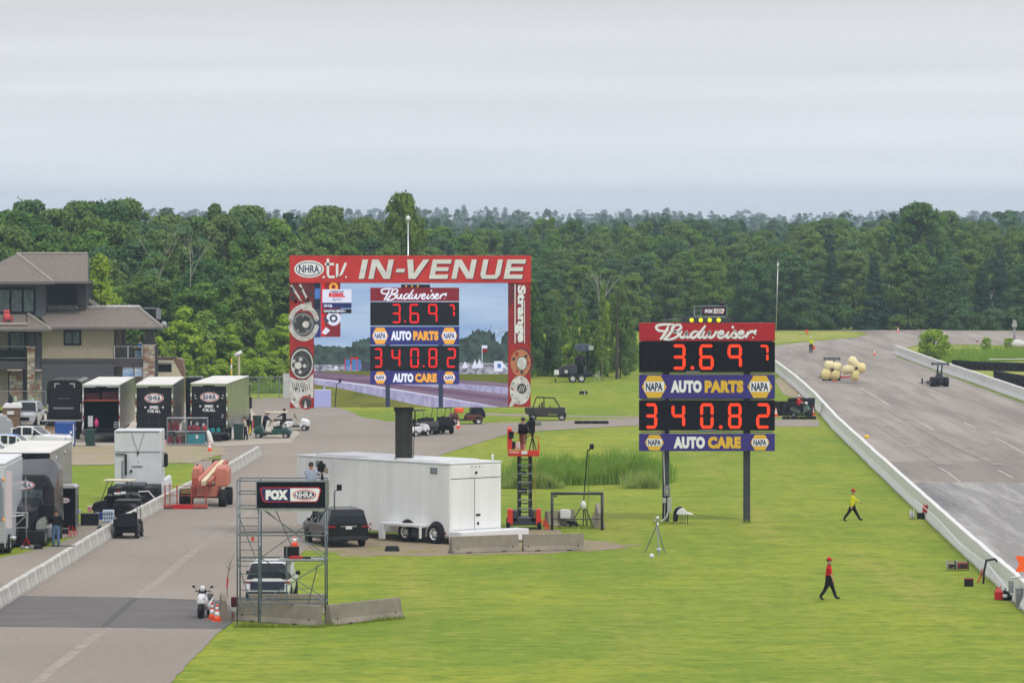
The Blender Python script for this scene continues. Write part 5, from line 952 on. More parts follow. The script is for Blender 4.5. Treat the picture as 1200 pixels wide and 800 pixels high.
MB().loft([[(-.5, y, .5), (-.55, y, z), (0, y, z+.25), (.55, y, z), (.5, y, .5)] for y, z in ((-1.5, .8), (-1.2, 1.3), (-.6, 1.35), (-.4, 1.1))], sm=False).build('hood', black, o, bevel=.05); MB().b(-.5, .5, .2, .8, .9, 1.25).build('cowl', orange, o, bevel=.05)
u = golf_cart('utility_vehicle', 'dark off-road buggy with an open roll cage on the grass track', 642, 492.5, R(-92), mat('olive_black', (.04, .035, .03), .5, var=.3), None, bed=True, L_=3.0, big=True); u['category'] = 'buggy'; MB().b(-.62, -.58, -1.0, 1.0, .5, .98).b(.58, .62, -1.0, 1.0, .5, .98).b(-.6, .6, .9, 1.35, .5, 1.02).b(-.6, .6, -1.7, -.9, .5, .98).build('body_panel', mat('olive_black', (.04, .035, .03), .5, var=.3), u, bevel=.03); MB().b(-.5, -.05, -.5, -.4, .9, 1.45).b(.05, .5, -.5, -.4, .9, 1.45).build('seat_back', black, u, bevel=.04)
for s in (-1, 1):
    MB().path([(s*.6, 1.0, .9), (s*.58, .5, 1.75), (s*.58, -.9, 1.8), (s*.6, -1.2, .9)], .03).t((s*.58, -.3, 1.78), (s*.6, -.3, .8), .03).build('roll_bar', black, u)
for y in (.5, -.3, -.9): MB().t((-.58, y, 1.77), (.58, y, 1.77), .025).build('cross_bar', black, u)
# scissor lift
f = Fr(618, 620); t = thing('scissor_lift', 'red and black scissor lift raised high on the grass with a cameraman on its platform', 'scissor lift', f.loc); X = f.x; Z = f.z; rd = mat('lift_red', (.66, .04, .02), .45, var=.1)
MB().b(X(596), X(632), -.2, 1.8, .22, .62).build('chassis', dsteel, t, bevel=.04)
for a, b in ((594.5, 601), (628, 634)): MB().b(X(a), X(b), -.3, .5, Z(614), Z(596)).build('end_cover', rd, t, bevel=.03); 
for a, b in ((601, 607), (622, 628)): MB().b(X(a), X(b), -.2, 1, Z(611), Z(598)).build('battery_box', dsteel, t, bevel=.03)
for a in (595.5, 632):
    for y_ in (-.1, 1.6): wheel(t, X(a), y_, .25, .25, .2, 1, rd, n=14)
zb, ztp, n = .62, Z(534), 7; hh = (ztp-zb)/n
for i in range(n):
    for sx in (607.5, 620.5):
        MB().t((X(sx), -.1, zb+i*hh), (X(sx), 1.7, zb+(i+1)*hh), .08, n=4).build('scissor_arm', black, t); MB().t((X(sx)+.09, 1.7, zb+i*hh), (X(sx)+.09, -.1, zb+(i+1)*hh), .075, n=4).build('scissor_arm', mat('worn_arm', (.09, .09, .095), .5, .4, var=.5, scale=3), t)
    MB().t((X(607), -.1, zb+i*hh), (X(622), -.1, zb+i*hh), .035).build('pivot_bar', grey, t); MB().t((X(607), .8, zb+(i+.5)*hh), (X(622), .8, zb+(i+.5)*hh), .035).build('pivot_bar', grey, t)
MB().b(X(610), X(618), 0, .3, Z(578), Z(572)).b(X(611), X(617), 0, .3, Z(556), Z(552)).build('cylinder_block', black, t)
MB().b(X(595.5), X(632), -.35, 2.0, Z(534), Z(531)).b(X(595.5), X(632), -.38, -.33, Z(532), Z(527)).build('platform', rd, t, bevel=.01)
MB().b(X(611), X(618), -.395, -.375, Z(531.5), Z(527.5)).build('platform_label', white, t)
k = MB(); vs, fs = textmesh('SKYJACK', X(597), X(608.5), Z(530.3), Z(528.4), -.384, .04); k.add(vs, fs).build('lettering', whitep, t, flat=True)
for a in (595.8, 631.5):
    MB().t((X(a), -.33, Z(531)), (X(a), -.33, Z(505 if a < 600 else 519)), .03).build('rail_post', rd, t)
MB().b(X(594.5), X(600), -.3, 1.9, Z(526), Z(502)).build('entry_gate', rd, t, bevel=.02); MB().b(X(596), X(602), -.36, -.3, Z(513), Z(505)).build('gate_gap', black, t)
MB().t((X(596), 1.9, Z(505, 2)), (X(631), 1.9, Z(512, 2)), .02).t((X(631), 1.9, Z(531, 2)), (X(631), 1.9, Z(512, 2)), .02).t((X(603), -.3, Z(526)), (X(607), 0, Z(515)), .02).build('guard_rail', rd, t)
MB().b(X(599), X(604), -.2, .3, Z(526), Z(517)).build('black_case', black, t, bevel=.02); MB().b(X(604.5), X(609.5), -.2, .2, Z(526), Z(518)).build('white_bucket', diff('pinkish_white', (.6, .5, .5)), t, bevel=.04)
MB().t((X(626.5), -.36, Z(533)), (X(626.5), -.36, .6), .01).t((X(628), -.36, Z(533)), (X(628), -.36, .6), .01).build('cable', mat('yellow_cable', (.4, .25, .03), .6), t)
for i in range(3): MB().t((X(634+i*2.2), -.5, Z(608-i*.5)), (X(640+i*2), -.6, .04), .03).build('ramp_leg', rd, t)
# mobile light tower with black tank trailer
f = Fr(676, 448); t = thing('light_tower', 'dark trailer-mounted light tower with black tank and white wheels at the edge of the wood', 'light tower', f.loc); X = f.x; Z = f.z
MB().b(X(656), X(694), -.3, 1.2, Z(441), Z(437.5)).build('trailer_frame', black, t, bevel=.02)
MB().lathe([(.5, 0), (.5, Z(419)-Z(440)), (.42, Z(416.8)-Z(440))], (X(680), .3, Z(440)), 'Z', 18).build('tank', black, t)
MB().b(X(687), X(690.5), .1, .3, Z(440), Z(404)).build('mast', black, t)
hd_ = MB().prism([(X(673), Z(409.5)), (X(674), Z(404)), (X(677), Z(403)), (X(691), Z(403.5)), (X(695.5), Z(406)), (X(696), Z(410)), (X(690), Z(411)), (X(680), Z(412))], -.4, .6).build('lamp_head', mat('dusty_navy', (.06, .08, .13), .4, var=.4), t, bevel=.05)
MB().b(X(690), X(695.5), -.43, -.39, Z(410), Z(405)).build('lamp_glass', alu, hd_)
MB().prism([(X(650), Z(440)), (X(655), Z(431)), (X(662), Z(428)), (X(672), Z(427)), (X(686), Z(430)), (X(690), Z(438)), (X(690), Z(442)), (X(655), Z(442))], -.1, .8).build('engine_housing', dsteel, t, bevel=.05)
for a, b in ((671, 443.2), (681.3, 443)): wheel(t, X(a), -.35, .40, .40, .22, 1, white, n=16).rotation_euler[2] = R(-80)
w_ = wheel(t, X(663.3), -.3, Z(434.8), .33, .2, 1, white, n=16); w_.rotation_euler[2] = R(-80)
MB().b(X(649.5), X(655), -.3, .3, Z(439), Z(433.5)).build('pale_box', white, t, bevel=.03); MB().t((X(636), 0, Z(439)), (X(650), 0, Z(441)), .05).t((X(643), 0, Z(434)), (X(643), 0, Z(438)), .05).build('tow_bar', black, t)
MB().t((X(697), 0, Z(446)), (X(699), 0, Z(436)), .04).t((X(702), 0, Z(446)), (X(702), 0, Z(434)), .04).t((X(697), 0, Z(440)), (X(703), 0, Z(441)), .04).build('stabiliser', alu, t); wheel(t, X(651), .1, .17, .17, .12, 1)
# ================================================================== walls, fences, poles
wallm = mat('whitewashed_concrete', (.62, .61, .58), .85, c2=(.36, .345, .32), scale=1.1, stretch=(2.2, 2.2, .35), bump=.2)
wallm2 = mat('white_track_wall', (.74, .74, .74), .8, c2=(.62, .61, .60), scale=.9, stretch=(2.5, 2.5, .3), bump=.15)
def resample(pts, step):
    P = [Vector(G(*p)) for p in pts]; o = []; d = 0; cur = P[0]; i = 0
    while i < len(P)-1:
        L_ = (P[i+1]-P[i]).length
        while d <= L_: o.append(P[i]+(P[i+1]-P[i])*(d/L_)); d += step
        d -= L_; i += 1
    return o
def wall(name, label, pts, h, wb, wt_, step, m, jit=.010, gaps=(), off=.31):
    pts = [(a+off*(b-245)/16.5, b) for a, b in pts]
    t = thing(name, label, 'wall', (0, 0, 0)); Q = resample(pts, step); me = None
    for i, (a, b) in enumerate(zip(Q, Q[1:])):
        if i in gaps: continue
        if me is None:
            mb = MB().prism([(-wb/2, 0), (-wb/2, .12), (-wt_/2-.03, .45), (-wt_/2, h), (wt_/2, h), (wt_/2+.03, .45), (wb/2, .12), (wb/2, 0)], -step/2+.012, step/2-.012, 'X')
            me = mb.mesh('wall_section', [m])
        c = (a+b)/2; o = ob('wall_section', me, t, (c.x, c.y, 0), math.atan2(b.y-a.y, b.x-a.x)+random.uniform(-jit, jit)*.6, bevel=.02); n = Vector((-(b-a).y, (b-a).x)).normalized()*random.uniform(-jit, jit)*2; o.location.x += n.x; o.location.y += n.y
    return t
wall('pit_wall', 'long low whitewashed concrete wall running diagonally along the pit road at left', [(-40, 730), (0, 704), (60, 667.5), (135, 620.5), (192, 590), (262, 556), (300, 533)], .68, .5, .26, 3.05, wallm)
tw_ = wall('track_wall', 'long white wall along the grass side of the race track with a cable on it', [(1240, 756), (1195, 711), (1130, 652), (1070, 595), (1010, 537), (975, 502.5), (951, 474), (930, 454), (908, 436), (890, 424)], 1.02, .62, .26, 3.66, wallm2)
tag(wall('track_wall', 'white wall on the far right side of the race track behind the lone dragster', [(1046, 415), (1085, 430), (1140, 449), (1200, 470.5), (1300, 506), (1420, 550)], 1.05, .62, .28, 3.66, wallm2))
q = [Vector(G(a+.31*(b-245)/16.5, b)) for a, b in [(1188, 706), (1160, 682), (1130, 655), (1100, 627), (1074, 602)]]
MB().path([(p.x-.40+.06*math.sin(i*3), p.y, (.35, .8, .62, .85, .8)[i]) for i, p in enumerate(q)], .025).build('cable', white, tw_)
p = Vector(G(1162, 684)); MB().path([(p.x-.36, p.y, .02), (p.x-.33, p.y+.1, .5), (p.x-.2, p.y+.3, 1.03), (p.x+.2, p.y+.6, 1.06), (p.x+.35, p.y+.7, .9)], .05).build('strap', black, tw_)
p = Vector(G(1160, 682)); MB().path([(p.x-.55, p.y-.2, .04), (p.x-.40, p.y, .25), (p.x-.33, p.y, .6)], .035).build('strap', red, tw_)
f = Fr(1197, 708); MB().b(-.5, -.32, -.2, .2, .5, 1.0).build('junction_box', grey, tw_, loc=(f.X, f.Y, 0))
def fence(label, p0, p1, h, n, pitch=.24):
    a, b = Vector(G(*p0)), Vector(G(*p1)); L_ = (b-a).length; t = thing('chain_link_fence', label, 'fence', (a.x, a.y, 0), math.atan2(b.y-a.y, b.x-a.x))
    for i in range(n+1): MB().t((L_*i/n, 0, 0), (L_*i/n, 0, h+.05), .035, n=6).build('post', steel, t)
    MB().t((0, 0, h), (L_, 0, h), .03).build('top_rail', steel, t); k = MB(); x_ = -h
    while x_ < L_:
        for s in (1, -1):
            u0, u1 = max(0, x_), min(L_, x_+h); z0 = (u0-x_); z1 = (u1-x_)
            if u1 > u0: k.t((u0, .02*s, z0 if s > 0 else h-z0), (u1, .02*s, z1 if s > 0 else h-z1), .006, n=3, cap=False)
        x_ += pitch
    tag(k.build('wire_mesh', steel, t), kind='stuff'); return t
fq = Fr(1012.6, 531); tag(MB().lathe([(.16, 0), (.18, .1), (.12, .22)], n=12).build('beacon', led_y if False else yellow, None, loc=(fq.X+.2, fq.Y, 1.03)), 'small yellow beacon standing on the white track wall', 'beacon')
fence('chain-link fence between the last hauler and the video screen', (278, 467), (352, 466), 1.85, 3)
fence('chain-link fence in front of the stone base of the clubhouse', (-30, 478), (54, 478), 1.4, 4)
f = Fr(336, 466); t = thing('utility_cabinet', 'pale utility cabinet at the fence beside the video screen', 'cabinet', f.loc); MB().b(f.x(331.5), f.x(341), 0, 1.2, 0, f.z(438.5)).build('body', white, t, bevel=.03); MB().b(f.x(331), f.x(341.5), -.05, 1.25, f.z(438.5), f.z(437.7)).build('lid', alu, t); MB().b(f.x(332.3), f.x(340), -.02, 0, f.z(463), f.z(441)).build('door', mat('cab_door', (.62, .63, .64), .5), t)
f = Fr(280, 476); t = thing('flood_light_pole', 'wooden pole with one white floodlight head above the last hauler', 'light pole', f.loc); MB().t((0, 0, 0), (0, 0, f.z(412)), .11, .09, 8).build('pole', mat('pole_wood', (.42, .36, .25), .85, var=.2), t)
MB().t((-.35, -.1, f.z(416.5)), (.22, -.1, f.z(412)), .15, n=10).build('lamp_head', white, t)
f = Fr(271.2, 476); t = thing('marker_pole', 'thin yellow and white marker pole left of the floodlight pole', 'pole', f.loc)
for i in range(9): MB().t((0, 0, i*.5), (0, 0, min(i*.5+.5, f.z(420))), .06, n=8).build('pole_band', yellow if i % 2 else white, t)
f = Fr(478.3, 438); t = thing('light_pole', 'tall thin lamp pole rising behind the red header of the video screen', 'light pole', f.loc); MB().t((0, 0, 0), (0, 0, f.z(258)), .10, .06, 8).build('pole', alu, t); MB().ell((0, 0, f.z(256.2)), (.24, .24, .27)).t((0, 0, f.z(254)), (0, 0, f.z(252)), .03).build('lamp_head', white, t)
f = Fr(909.5, 388); t = thing('light_pole', 'tall thin lamp pole right of the scoreboard in front of the far wood', 'light pole', f.loc); MB().t((0, 0, 0), (.25, 0, f.z(311)), .07, .05, 8).build('pole', alu, t); MB().b(.12, .38, -.2, .2, f.z(311.5), f.z(308)).t((.25, 0, f.z(307)), (.25, 0, f.z(304)), .03).build('lamp_head', white, t)
f = Fr(1189, 408); t = thing('lamp_post', 'short grey lamp post with a stacked double head on the right meadow', 'light pole', f.loc); MB().t((0, 0, 0), (0, 0, f.z(382)), .12, n=8).build('pole', grey, t); MB().b(-.28, .28, -.2, .2, f.z(383), f.z(378.5)).b(-.2, .2, -.2, .2, f.z(378), f.z(375)).build('lamp_head', alu, t)
o = MB().ell((0, 0, .5), (1.0, .6, .55)).ell((1.3, 0, .35), (.8, .5, .35)).ell((2.4, .3, .28), (.9, .5, .28)).build('covered_pile', diff('pile_white', (.6, .6, .62)), None, loc=Fr(1192, 408).loc); tag(o, 'white covered pile at the foot of the short lamp post', 'pile')
# tyres
def tyre_mesh():
    r, w = .33, .22; return MB().lathe([(r*.58, -w*.42), (r*.62, -w/2), (r*.93, -w/2), (r, -w*.3), (r, w*.3), (r*.93, w/2), (r*.62, w/2), (r*.58, w*.42)], n=14).mesh('tyre', [rubber])
TY = tyre_mesh()
def tyres(label, pts, layers, name='tyre_stack'):
    t = thing(name, label, 'tyre wall', (pts[0][0], pts[0][1], 0))
    for i, (x_, y_, n) in enumerate(pts):
        for k in range(n if n else layers): ob('tyre', TY, t, (x_-pts[0][0]+random.uniform(-.02, .02), y_-pts[0][1]+random.uniform(-.02, .02), .12+.225*k))
    return t
f = Fr(909, 487); tyres('tall black tyre stack against the white track wall behind the scooter rider', [(f.X+.67*i, f.Y+.4+.66*j, 5 if (i < 2 or j == 0) else 6) for j in range(2) for i in range(5 if j else 5)]+[(f.X+1.6+.67*i, f.Y+1.9, 6) for i in range(3)], 5)
f = Fr(922, 491); tyres('low row of tyres lying in front of the tall tyre stack', [(f.X+.67*i, f.Y, 1) for i in range(4)], 1)
f = Fr(678, 496.5); tyres('short row of tyres lying across the grass access path', [(f.X+.66*i, f.Y, 1) for i in range(4)], 1)
def tyre_line(label, pts, layers):
    Q = resample(pts, .67); mb = MB(); n = 0; t = thing('tyre_wall', label, 'tyre wall', (Q[0].x, Q[0].y, 0))
    for q_ in Q:
        for k in range(layers):
            ob('tyre', TY, t, (q_.x-Q[0].x, q_.y-Q[0].y, .12+.225*k))
    MB().b(0, 0, 0, 0, 0, 0)
    return t
tyre_line('long dark tyre barrier on the meadow behind the right track wall', [(1119, 432), (1150, 434), (1222, 436)], 4)
tyre_line('second dark tyre barrier at the right edge just above the track wall', [(1168, 448), (1185, 452), (1225, 458)], 5)
o = MB().b(0, 9, -.3, .3, .96, 1.02).build('cover_board', white, None, .01, loc=G(1159, 432)+(0,)); tag(o, 'white cover board lying along the top of the long tyre barrier', 'board')
# reeds and rough growth
def blades(name, label, cat, region, n, h0, h1, w_, m, lean=.25):
    """region: list of (px, py, spread px, spread py)"""
    k = rng.integers(0, len(region), n); R_ = np.array(region, float)[k]; px = R_[:, 0]+rng.normal(size=n)*R_[:, 2]; py = R_[:, 1]+np.clip(rng.normal(size=n), -1.6, 1.0)*R_[:, 3]
    v = (400-py)/F; t_ = -H/(-ST+v*CT); Y_ = t_*(CT+v*ST); X_ = (px-600)/F*t_
    h = (h0+(h1-h0)*rng.random(n))*(.62+.38*np.sin(X_*1.3+.7*Y_)*np.sin(X_*.53+1)+.12*np.sin(X_*4.1))*np.clip(1.25-.35*np.abs(rng.normal(size=n)), .3, 1.2); a = rng.random(n)*6.283; c, s = np.cos(a), np.sin(a); b = rng.random(n)*6.283; ln = lean*h*rng.random(n); w = w_*(.6+.8*rng.random(n))
    P0 = np.stack([X_-c*w, Y_-s*w, np.zeros(n)-.02], 1); P1 = np.stack([X_+c*w, Y_+s*w, np.zeros(n)-.02], 1)
    T0 = np.stack([X_+np.cos(b)*ln-c*w*.3, Y_+np.sin(b)*ln-s*w*.3, h], 1); T1 = np.stack([X_+np.cos(b)*ln+c*w*.3, Y_+np.sin(b)*ln+s*w*.3, h], 1)
    o = ob(name, leafmesh(name, np.stack([P0, P1, T1, T0], 1).reshape(-1, 3), rng.random(n), m)); tag(o, label, cat, None, 'stuff'); return o
reedm = leaf_mat('reed_leaves', (.13, .26, .035), (.28, .42, .07), (.24, .36, .06)); dry = leaf_mat('dry_weeds', (.20, .19, .06), (.36, .31, .13), (.3, .26, .1)); grs = leaf_mat('tuft_leaves', (.13, .21, .02), (.30, .36, .06), (.2, .26, .04))
blades('reeds', 'band of tall green reeds behind the scissor lift and scoreboard post', 'reeds', [(x_+random.uniform(-4, 4), 565-(x_-590)*.02, 9, 5) for x_ in range(600, 772, 6)]+[(x_, 556, 9, 5) for x_ in range(650, 772, 9)], 36000, .4, 1.45, .020, reedm)
blades('reeds', 'pale bushy weeds at the front edge of the reed bed', 'weeds', [(x_, 570, 7, 2.6) for x_ in list(range(592, 650, 5))+list(range(742, 768, 7))], 8000, .35, 1.0, .03, leaf_mat('pale_weeds', (.19, .31, .08), (.32, .43, .12), (.3, .38, .1)), .5)
blades('weeds', 'rough meadow growth behind the right track wall', 'weeds', [(x_, 420-(x_-1110)*.02, 7, 5) for x_ in range(1112, 1240, 5)], 15000, .25, .8, .03, reedm)
blades('weeds', 'dry weeds along the foot of the white track wall', 'weeds', [(1195-u*125+.02*(711-u*119-245)+random.uniform(-2, 1), 711-u*119, 1.2, 1.2) for u in [random.random() for _ in range(260)]]+[(1070-u*140+.012*(592-u*138-245)+random.uniform(-2, 1), 592-u*138, 1.2, 1.0) for u in [random.random()**1.2 for _ in range(260)]], 9000, .05, .26, .014, dry)
blades('grass_tufts', 'longer grass tufts round the concrete barriers and posts', 'grass', [(x_, 734.5, 4, .8) for x_ in range(280, 376, 5)]+[(x_, 733.5-(x_-384)*.11, 4, .8) for x_ in range(386, 468, 5)]+[(x_, 613, 3, 1.2) for x_ in (770, 776, 782, 788)]+[(x_, 618, 4, 1.5) for x_ in range(655, 700, 6)]+[(875, 612, 3, .8)], 4200, .05, .20, .015, grs)
blades('weeds', 'green edge growth at the foot of the left wood', 'weeds', [(x_, 458, 6, 3) for x_ in range(-20, 350, 7)], 14000, .3, 1.2, .04, reedm)
blades('weeds', 'tall growth at the edge of the wood behind the light tower', 'weeds', [(x_, 440-(x_-600)*.09, 7, 3) for x_ in range(600, 800, 7)], 12000, .5, 1.5, .04, reedm)
# ================================================================== the clubhouse
f = Fr(90, 476); t = thing('clubhouse', 'two-storey brown and tan clubhouse with shingled hip roofs and stone columns at the left edge', 'building', f.loc); X = f.x; Z = f.z
shing = mat('roof_shingles', (.125, .103, .09), .95, c2=(.235, .20, .175), scale=5.5, stretch=(1, 1, 2.5)); tan = mat('tan_siding', (.31, .275, .20), .8, var=.06); gs = mat('grey_siding', (.085, .09, .105), .8, var=.1); fas = mat('fascia_brown', (.055, .05, .055), .7); dkw = mat('dark_grey_wall', (.07, .07, .085), .8); hip = mat('hip_cap', (.33, .30, .27), .9)
stone_m = [mat('stone_tan', (.34, .27, .19), .9, var=.25), mat('stone_grey', (.24, .235, .23), .9, var=.25), mat('stone_rust', (.25, .13, .09), .9, var=.25), mat('stone_pale', (.46, .42, .36), .9, var=.2)]
MB().b(X(49), X(133), 0, 11, 0, Z(423)).build('wall', gs, t)
k = MB(); z_ = 0
while z_ < Z(423)-.1: k.b(X(49), X(133), -.03, 0, z_, z_+.12); z_ += .17
tag(k.build('siding_board', gs, t), kind='stuff')
MB().b(X(49), X(133), 0, 11, Z(420.2), Z(384)).build('wall', tan, t)
x_ = X(49)
while x_ < X(132.5): MB().b(x_, x_+.06, -.03, 0, Z(420), Z(385)).build('batten', tan, t); x_ += .38
MB().b(X(48.6), X(168), -.12, .0, Z(424), Z(420.3)).build('belt_trim', fas, t)
w_ = MB().b(X(74.5), X(95), -.07, .02, Z(404.5), Z(386.5)).build('window', board_black, t); MB().b(X(76.5), X(83.8), -.08, -.07, Z(402.5), Z(388.5)).b(X(85.6), X(93), -.08, -.07, Z(402.5), Z(388.5)).build('pane', glassl, w_)
MB().b(X(-60), X(49), 1.2, 11, Z(424), Z(385)).b(X(-60), X(8), 1.0, 11, 0, Z(428)).b(X(41.5), X(49), .2, 11, Z(434), Z(385)).build('wall', gs, t)
MB().b(X(-60), X(8), .9, 1.0, 0, Z(428)).b(X(-60), X(7), 1.1, 1.2, Z(422), Z(386)).build('tan_panel', mat('brown_siding', (.20, .17, .14), .8), t)
w_ = MB().b(X(9), X(28), 1.05, 1.15, Z(423), Z(388)).build('window', board_black, t); MB().b(X(11), X(22.5), 1.0, 1.05, Z(421), Z(390)).b(X(23.5), X(27), 1.0, 1.05, Z(421), Z(390)).build('pane', glassl, w_)
def stones(x0, x1, y0, z0, z1, name='stone_facing'):
    k = MB(); k.b(x0, x1, y0, y0+.5, z0, z1, 1); z_ = z0
    while z_ < z1-.05:
        h = random.uniform(.16, .3); h = min(h, z1-z_); x_ = x0
        while x_ < x1-.02:
            w = min(random.uniform(.2, .55), x1-x_); d = random.uniform(.02, .07); k.b(x_+.012, x_+w-.012, y0-d, y0, z_+.012, z_+h-.012, random.randrange(4)); x_ += w
        z_ += h
    return tag(k.build(name, stone_m, t), kind='stuff')
stones(X(32), X(41), -.3, 0, Z(407)); stones(X(9.5), X(25.5), .8, 0, Z(434)); stones(X(42), X(49), .1, 0, Z(434.5)); stones(X(168), X(181.5), -.35, 0, Z(405)); 
for a, b, q in ((31, 42, 407), (9, 26, 434), (41.5, 49.2, 434.3), (167, 182.5, 405)): MB().b(X(a), X(b), -.45, .5, Z(q), Z(q-1.3)).build('stone_cap', stone_m[3], t)
MB().prism([(X(33), Z(406)), (X(34.5), Z(386)), (X(40), Z(386)), (X(41), Z(406))], -.15, .35).build('column', mat('column_brown', (.05, .045, .05), .7), t); MB().prism([(X(169), Z(404)), (X(171), Z(385)), (X(180), Z(385)), (X(182), Z(404))], -.2, .5).build('column', mat('column_brown', (.05, .045, .05), .7), t)
MB().b(X(25.5), X(32), 1.0, 1.3, 0, Z(424)).build('brown_pier', mat('pier_brown', (.075, .06, .055), .8), t)
MB().b(X(-60), X(32), -.1, 1.2, Z(433), Z(423)).build('deck_beam', fas, t); MB().b(X(133), X(169), -.15, 4, Z(429.5), Z(420.4)).build('deck_beam', fas, t)
MB().b(X(181), X(184), .5, 1, 0, Z(404)).build('downpipe', fas, t)
# railings
for a, b, y_, name in ((-30, 31, -.08, 'l'), (133.5, 167, -.12, 'r')):
    MB().b(X(a), X(b), y_-.03, y_+.03, Z(406.3), Z(405.2)).b(X(a), X(b), y_-.02, y_+.02, Z(419.8), Z(419)).build('handrail', grey, t); x_ = X(a)
    while x_ < X(b): MB().t((x_, y_, Z(419.5)), (x_, y_, Z(406)), .012, n=4).build('baluster', dark, t); x_ += .28
for a in (133.8, 149.5, 166): MB().b(X(a), X(a+1), -.16, -.08, Z(420), Z(405)).build('rail_post', alu, t)
MB().b(X(-60), X(31), .6, .7, Z(422), Z(410)).build('dark_table', black, t)
# right deck: things seen behind the rail, posters below
MB().b(X(134), X(139), 1.5, 3.5, Z(420), Z(386)).b(X(139), X(144), 3.0, 3.6, Z(420), Z(386)).build('inner_wall', mat('porch_wood', (.24, .20, .16), .8), t)
MB().b(X(142), X(153), 1.0, 1.6, Z(420), Z(404)).b(X(141.5), X(153.5), .9, 1.7, Z(404), Z(402.5)).build('grill', mat('grill_grey', (.10, .11, .12), .5), t)
MB().b(X(157), X(166), .6, 1.1, Z(420), Z(411)).build('blue_cloth', diff('blue_cloth', (.12, .25, .45), c2=(.4, .45, .5), scale=4), t)
MB().b(X(133), X(168), 3.5, 3.6, 0, Z(429.5)).build('lower_wall', mat('porch_wall', (.33, .28, .22), .8), t)
for a, b in ((143.5, 156), (157.5, 167)): MB().b(X(a), X(b), .0, .05, Z(441), Z(430)).build('poster', mat('poster_art', (.08, .22, .48), .6, c2=(.62, .66, .72), scale=1.7), t)
MB().b(X(168), X(194), .1, .2, Z(420), Z(419.5)).build('trim_strip', fas, t)
# roofs: lower
def slab(name, pts, m=shing, th=.16):
    P = [Vector((X(a, d), d, Z(b, d))) for a, b, d in pts]; n = len(P)
    return MB().add(P+[p-Vector((0, 0, th)) for p in P], [tuple(range(n)), tuple(range(n, 2*n))[::-1]]+[(i, (i+1) % n, n+(i+1) % n, n+i) for i in range(n)]).build(name, m, t)
slab('roof', [(58, 383.6, -1.0), (190, 383.3, -1.0), (163, 361.5, 4.5), (40, 361.5, 4.5)]); slab('roof', [(190, 383.3, -1.0), (192, 382, 11), (163.5, 361.5, 6), (163, 361.5, 4.5)])
slab('roof', [(-60, 386, -1.4), (59.5, 386.3, -1.4), (30, 366.5, 2.5), (-60, 366.5, 2.5)])
MB().b(X(-60), X(60), -1.5, -1.35, Z(388, -1.4), Z(385.4, -1.4)).b(X(58), X(190), -1.1, -.95, Z(385.6, -1), Z(383, -1)).build('fascia', mat('fascia_grey', (.13, .12, .125), .6), t)
MB().b(X(-60), X(190), -.9, 10, Z(385.6), Z(385)).build('soffit', fas, t)
def cap(a, b): MB().t((X(a[0], a[2]), a[2], Z(a[1], a[2])+.03), (X(b[0], b[2]), b[2], Z(b[1], b[2])+.03), .11, n=5).build('hip_cap', hip, t)
cap((190, 383, -1.0), (163, 361.3, 4.5)); cap((163, 361.3, 4.5), (50, 361.3, 4.5)); cap((59.5, 386, -1.4), (31, 366.5, 2.4))
# upper storey
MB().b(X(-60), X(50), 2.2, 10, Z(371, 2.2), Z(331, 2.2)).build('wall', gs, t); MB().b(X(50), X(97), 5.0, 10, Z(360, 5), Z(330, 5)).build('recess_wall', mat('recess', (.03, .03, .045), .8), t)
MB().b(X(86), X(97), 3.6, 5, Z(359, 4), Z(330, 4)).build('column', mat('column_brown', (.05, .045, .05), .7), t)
w_ = MB().b(X(-60), X(38.5), 2.1, 2.22, Z(367, 2.2), Z(337, 2.2)).build('window', board_black, t)
for a, b in ((-20, -8), (-5, 8), (10.5, 22.5), (25, 36.5)): MB().b(X(a), X(b), 2.07, 2.1, Z(365, 2.1), Z(339.5, 2.1)).build('pane', glassl, w_)
slab('roof', [(-25, 330.5, .8), (62.5, 330.5, .8), (20, 297.5, 6.5)]); slab('roof', [(62.5, 330.5, .8), (59, 330, 2), (103, 330, 2), (103, 297.5, 7), (20, 297.5, 6.5)]); slab('roof', [(-25, 330.5, .8), (20, 297.5, 6.5), (20, 297.5, 9), (-50, 330.5, 9)])
cap((62.5, 330.5, .8), (20, 297.3, 6.5)); cap((20, 297.3, 6.5), (103, 297.3, 7))
MB().b(X(-60), X(62.5), .7, .82, Z(333, .8), Z(330, .8)).b(X(62.5), X(103), 1.95, 2.05, Z(332, 2), Z(329.6, 2)).b(X(-60), X(103), 1.2, 9, Z(332, 2), Z(331.4, 2)).build('fascia', MATS['fascia_grey'], t)
gp = [(X(102.8, d), d, z) for d, z in ((2, Z(331.5, 2)), (2, Z(330, 2)), (7, Z(297.6, 7)), (7, Z(331.5, 2)))]; MB().add([(a, b, c) for a, b, c in gp]+[(a+.12, b, c) for a, b, c in gp], [(0, 1, 2, 3), (4, 5, 6, 7), (0, 1, 5, 4), (1, 2, 6, 5), (2, 3, 7, 6), (3, 0, 4, 7)]).build('gable_board', fas, t)
slab('roof', [(77, 332, 6), (124, 362, 6), (124, 362, 10), (77, 332, 10)], hip, .35); MB().prism([(X(78, 7), Z(333, 7)), (X(122, 7), Z(362, 7)), (X(60, 7), Z(362, 7))], 6.6, 9).build('wing_wall', dkw, t)  # wing wall in one plain dark grey
MB().t((X(52, 4), 4.2, Z(358.5, 4.2)), (X(124, 4), 4.2, Z(358.5, 4.2)), .05).t((X(124, 4), 4.6, Z(359.3, 4.2)), (X(163, 4), 4.6, Z(359.3, 4.2)), .12).build('roof_rail', alu, t)
for a in (52, 70, 90, 108, 165): MB().t((X(a, 4), 4.2, Z(361.5, 4.2)), (X(a, 4), 4.2, Z(358, 4.2)), .04).build('rail_post', alu, t)
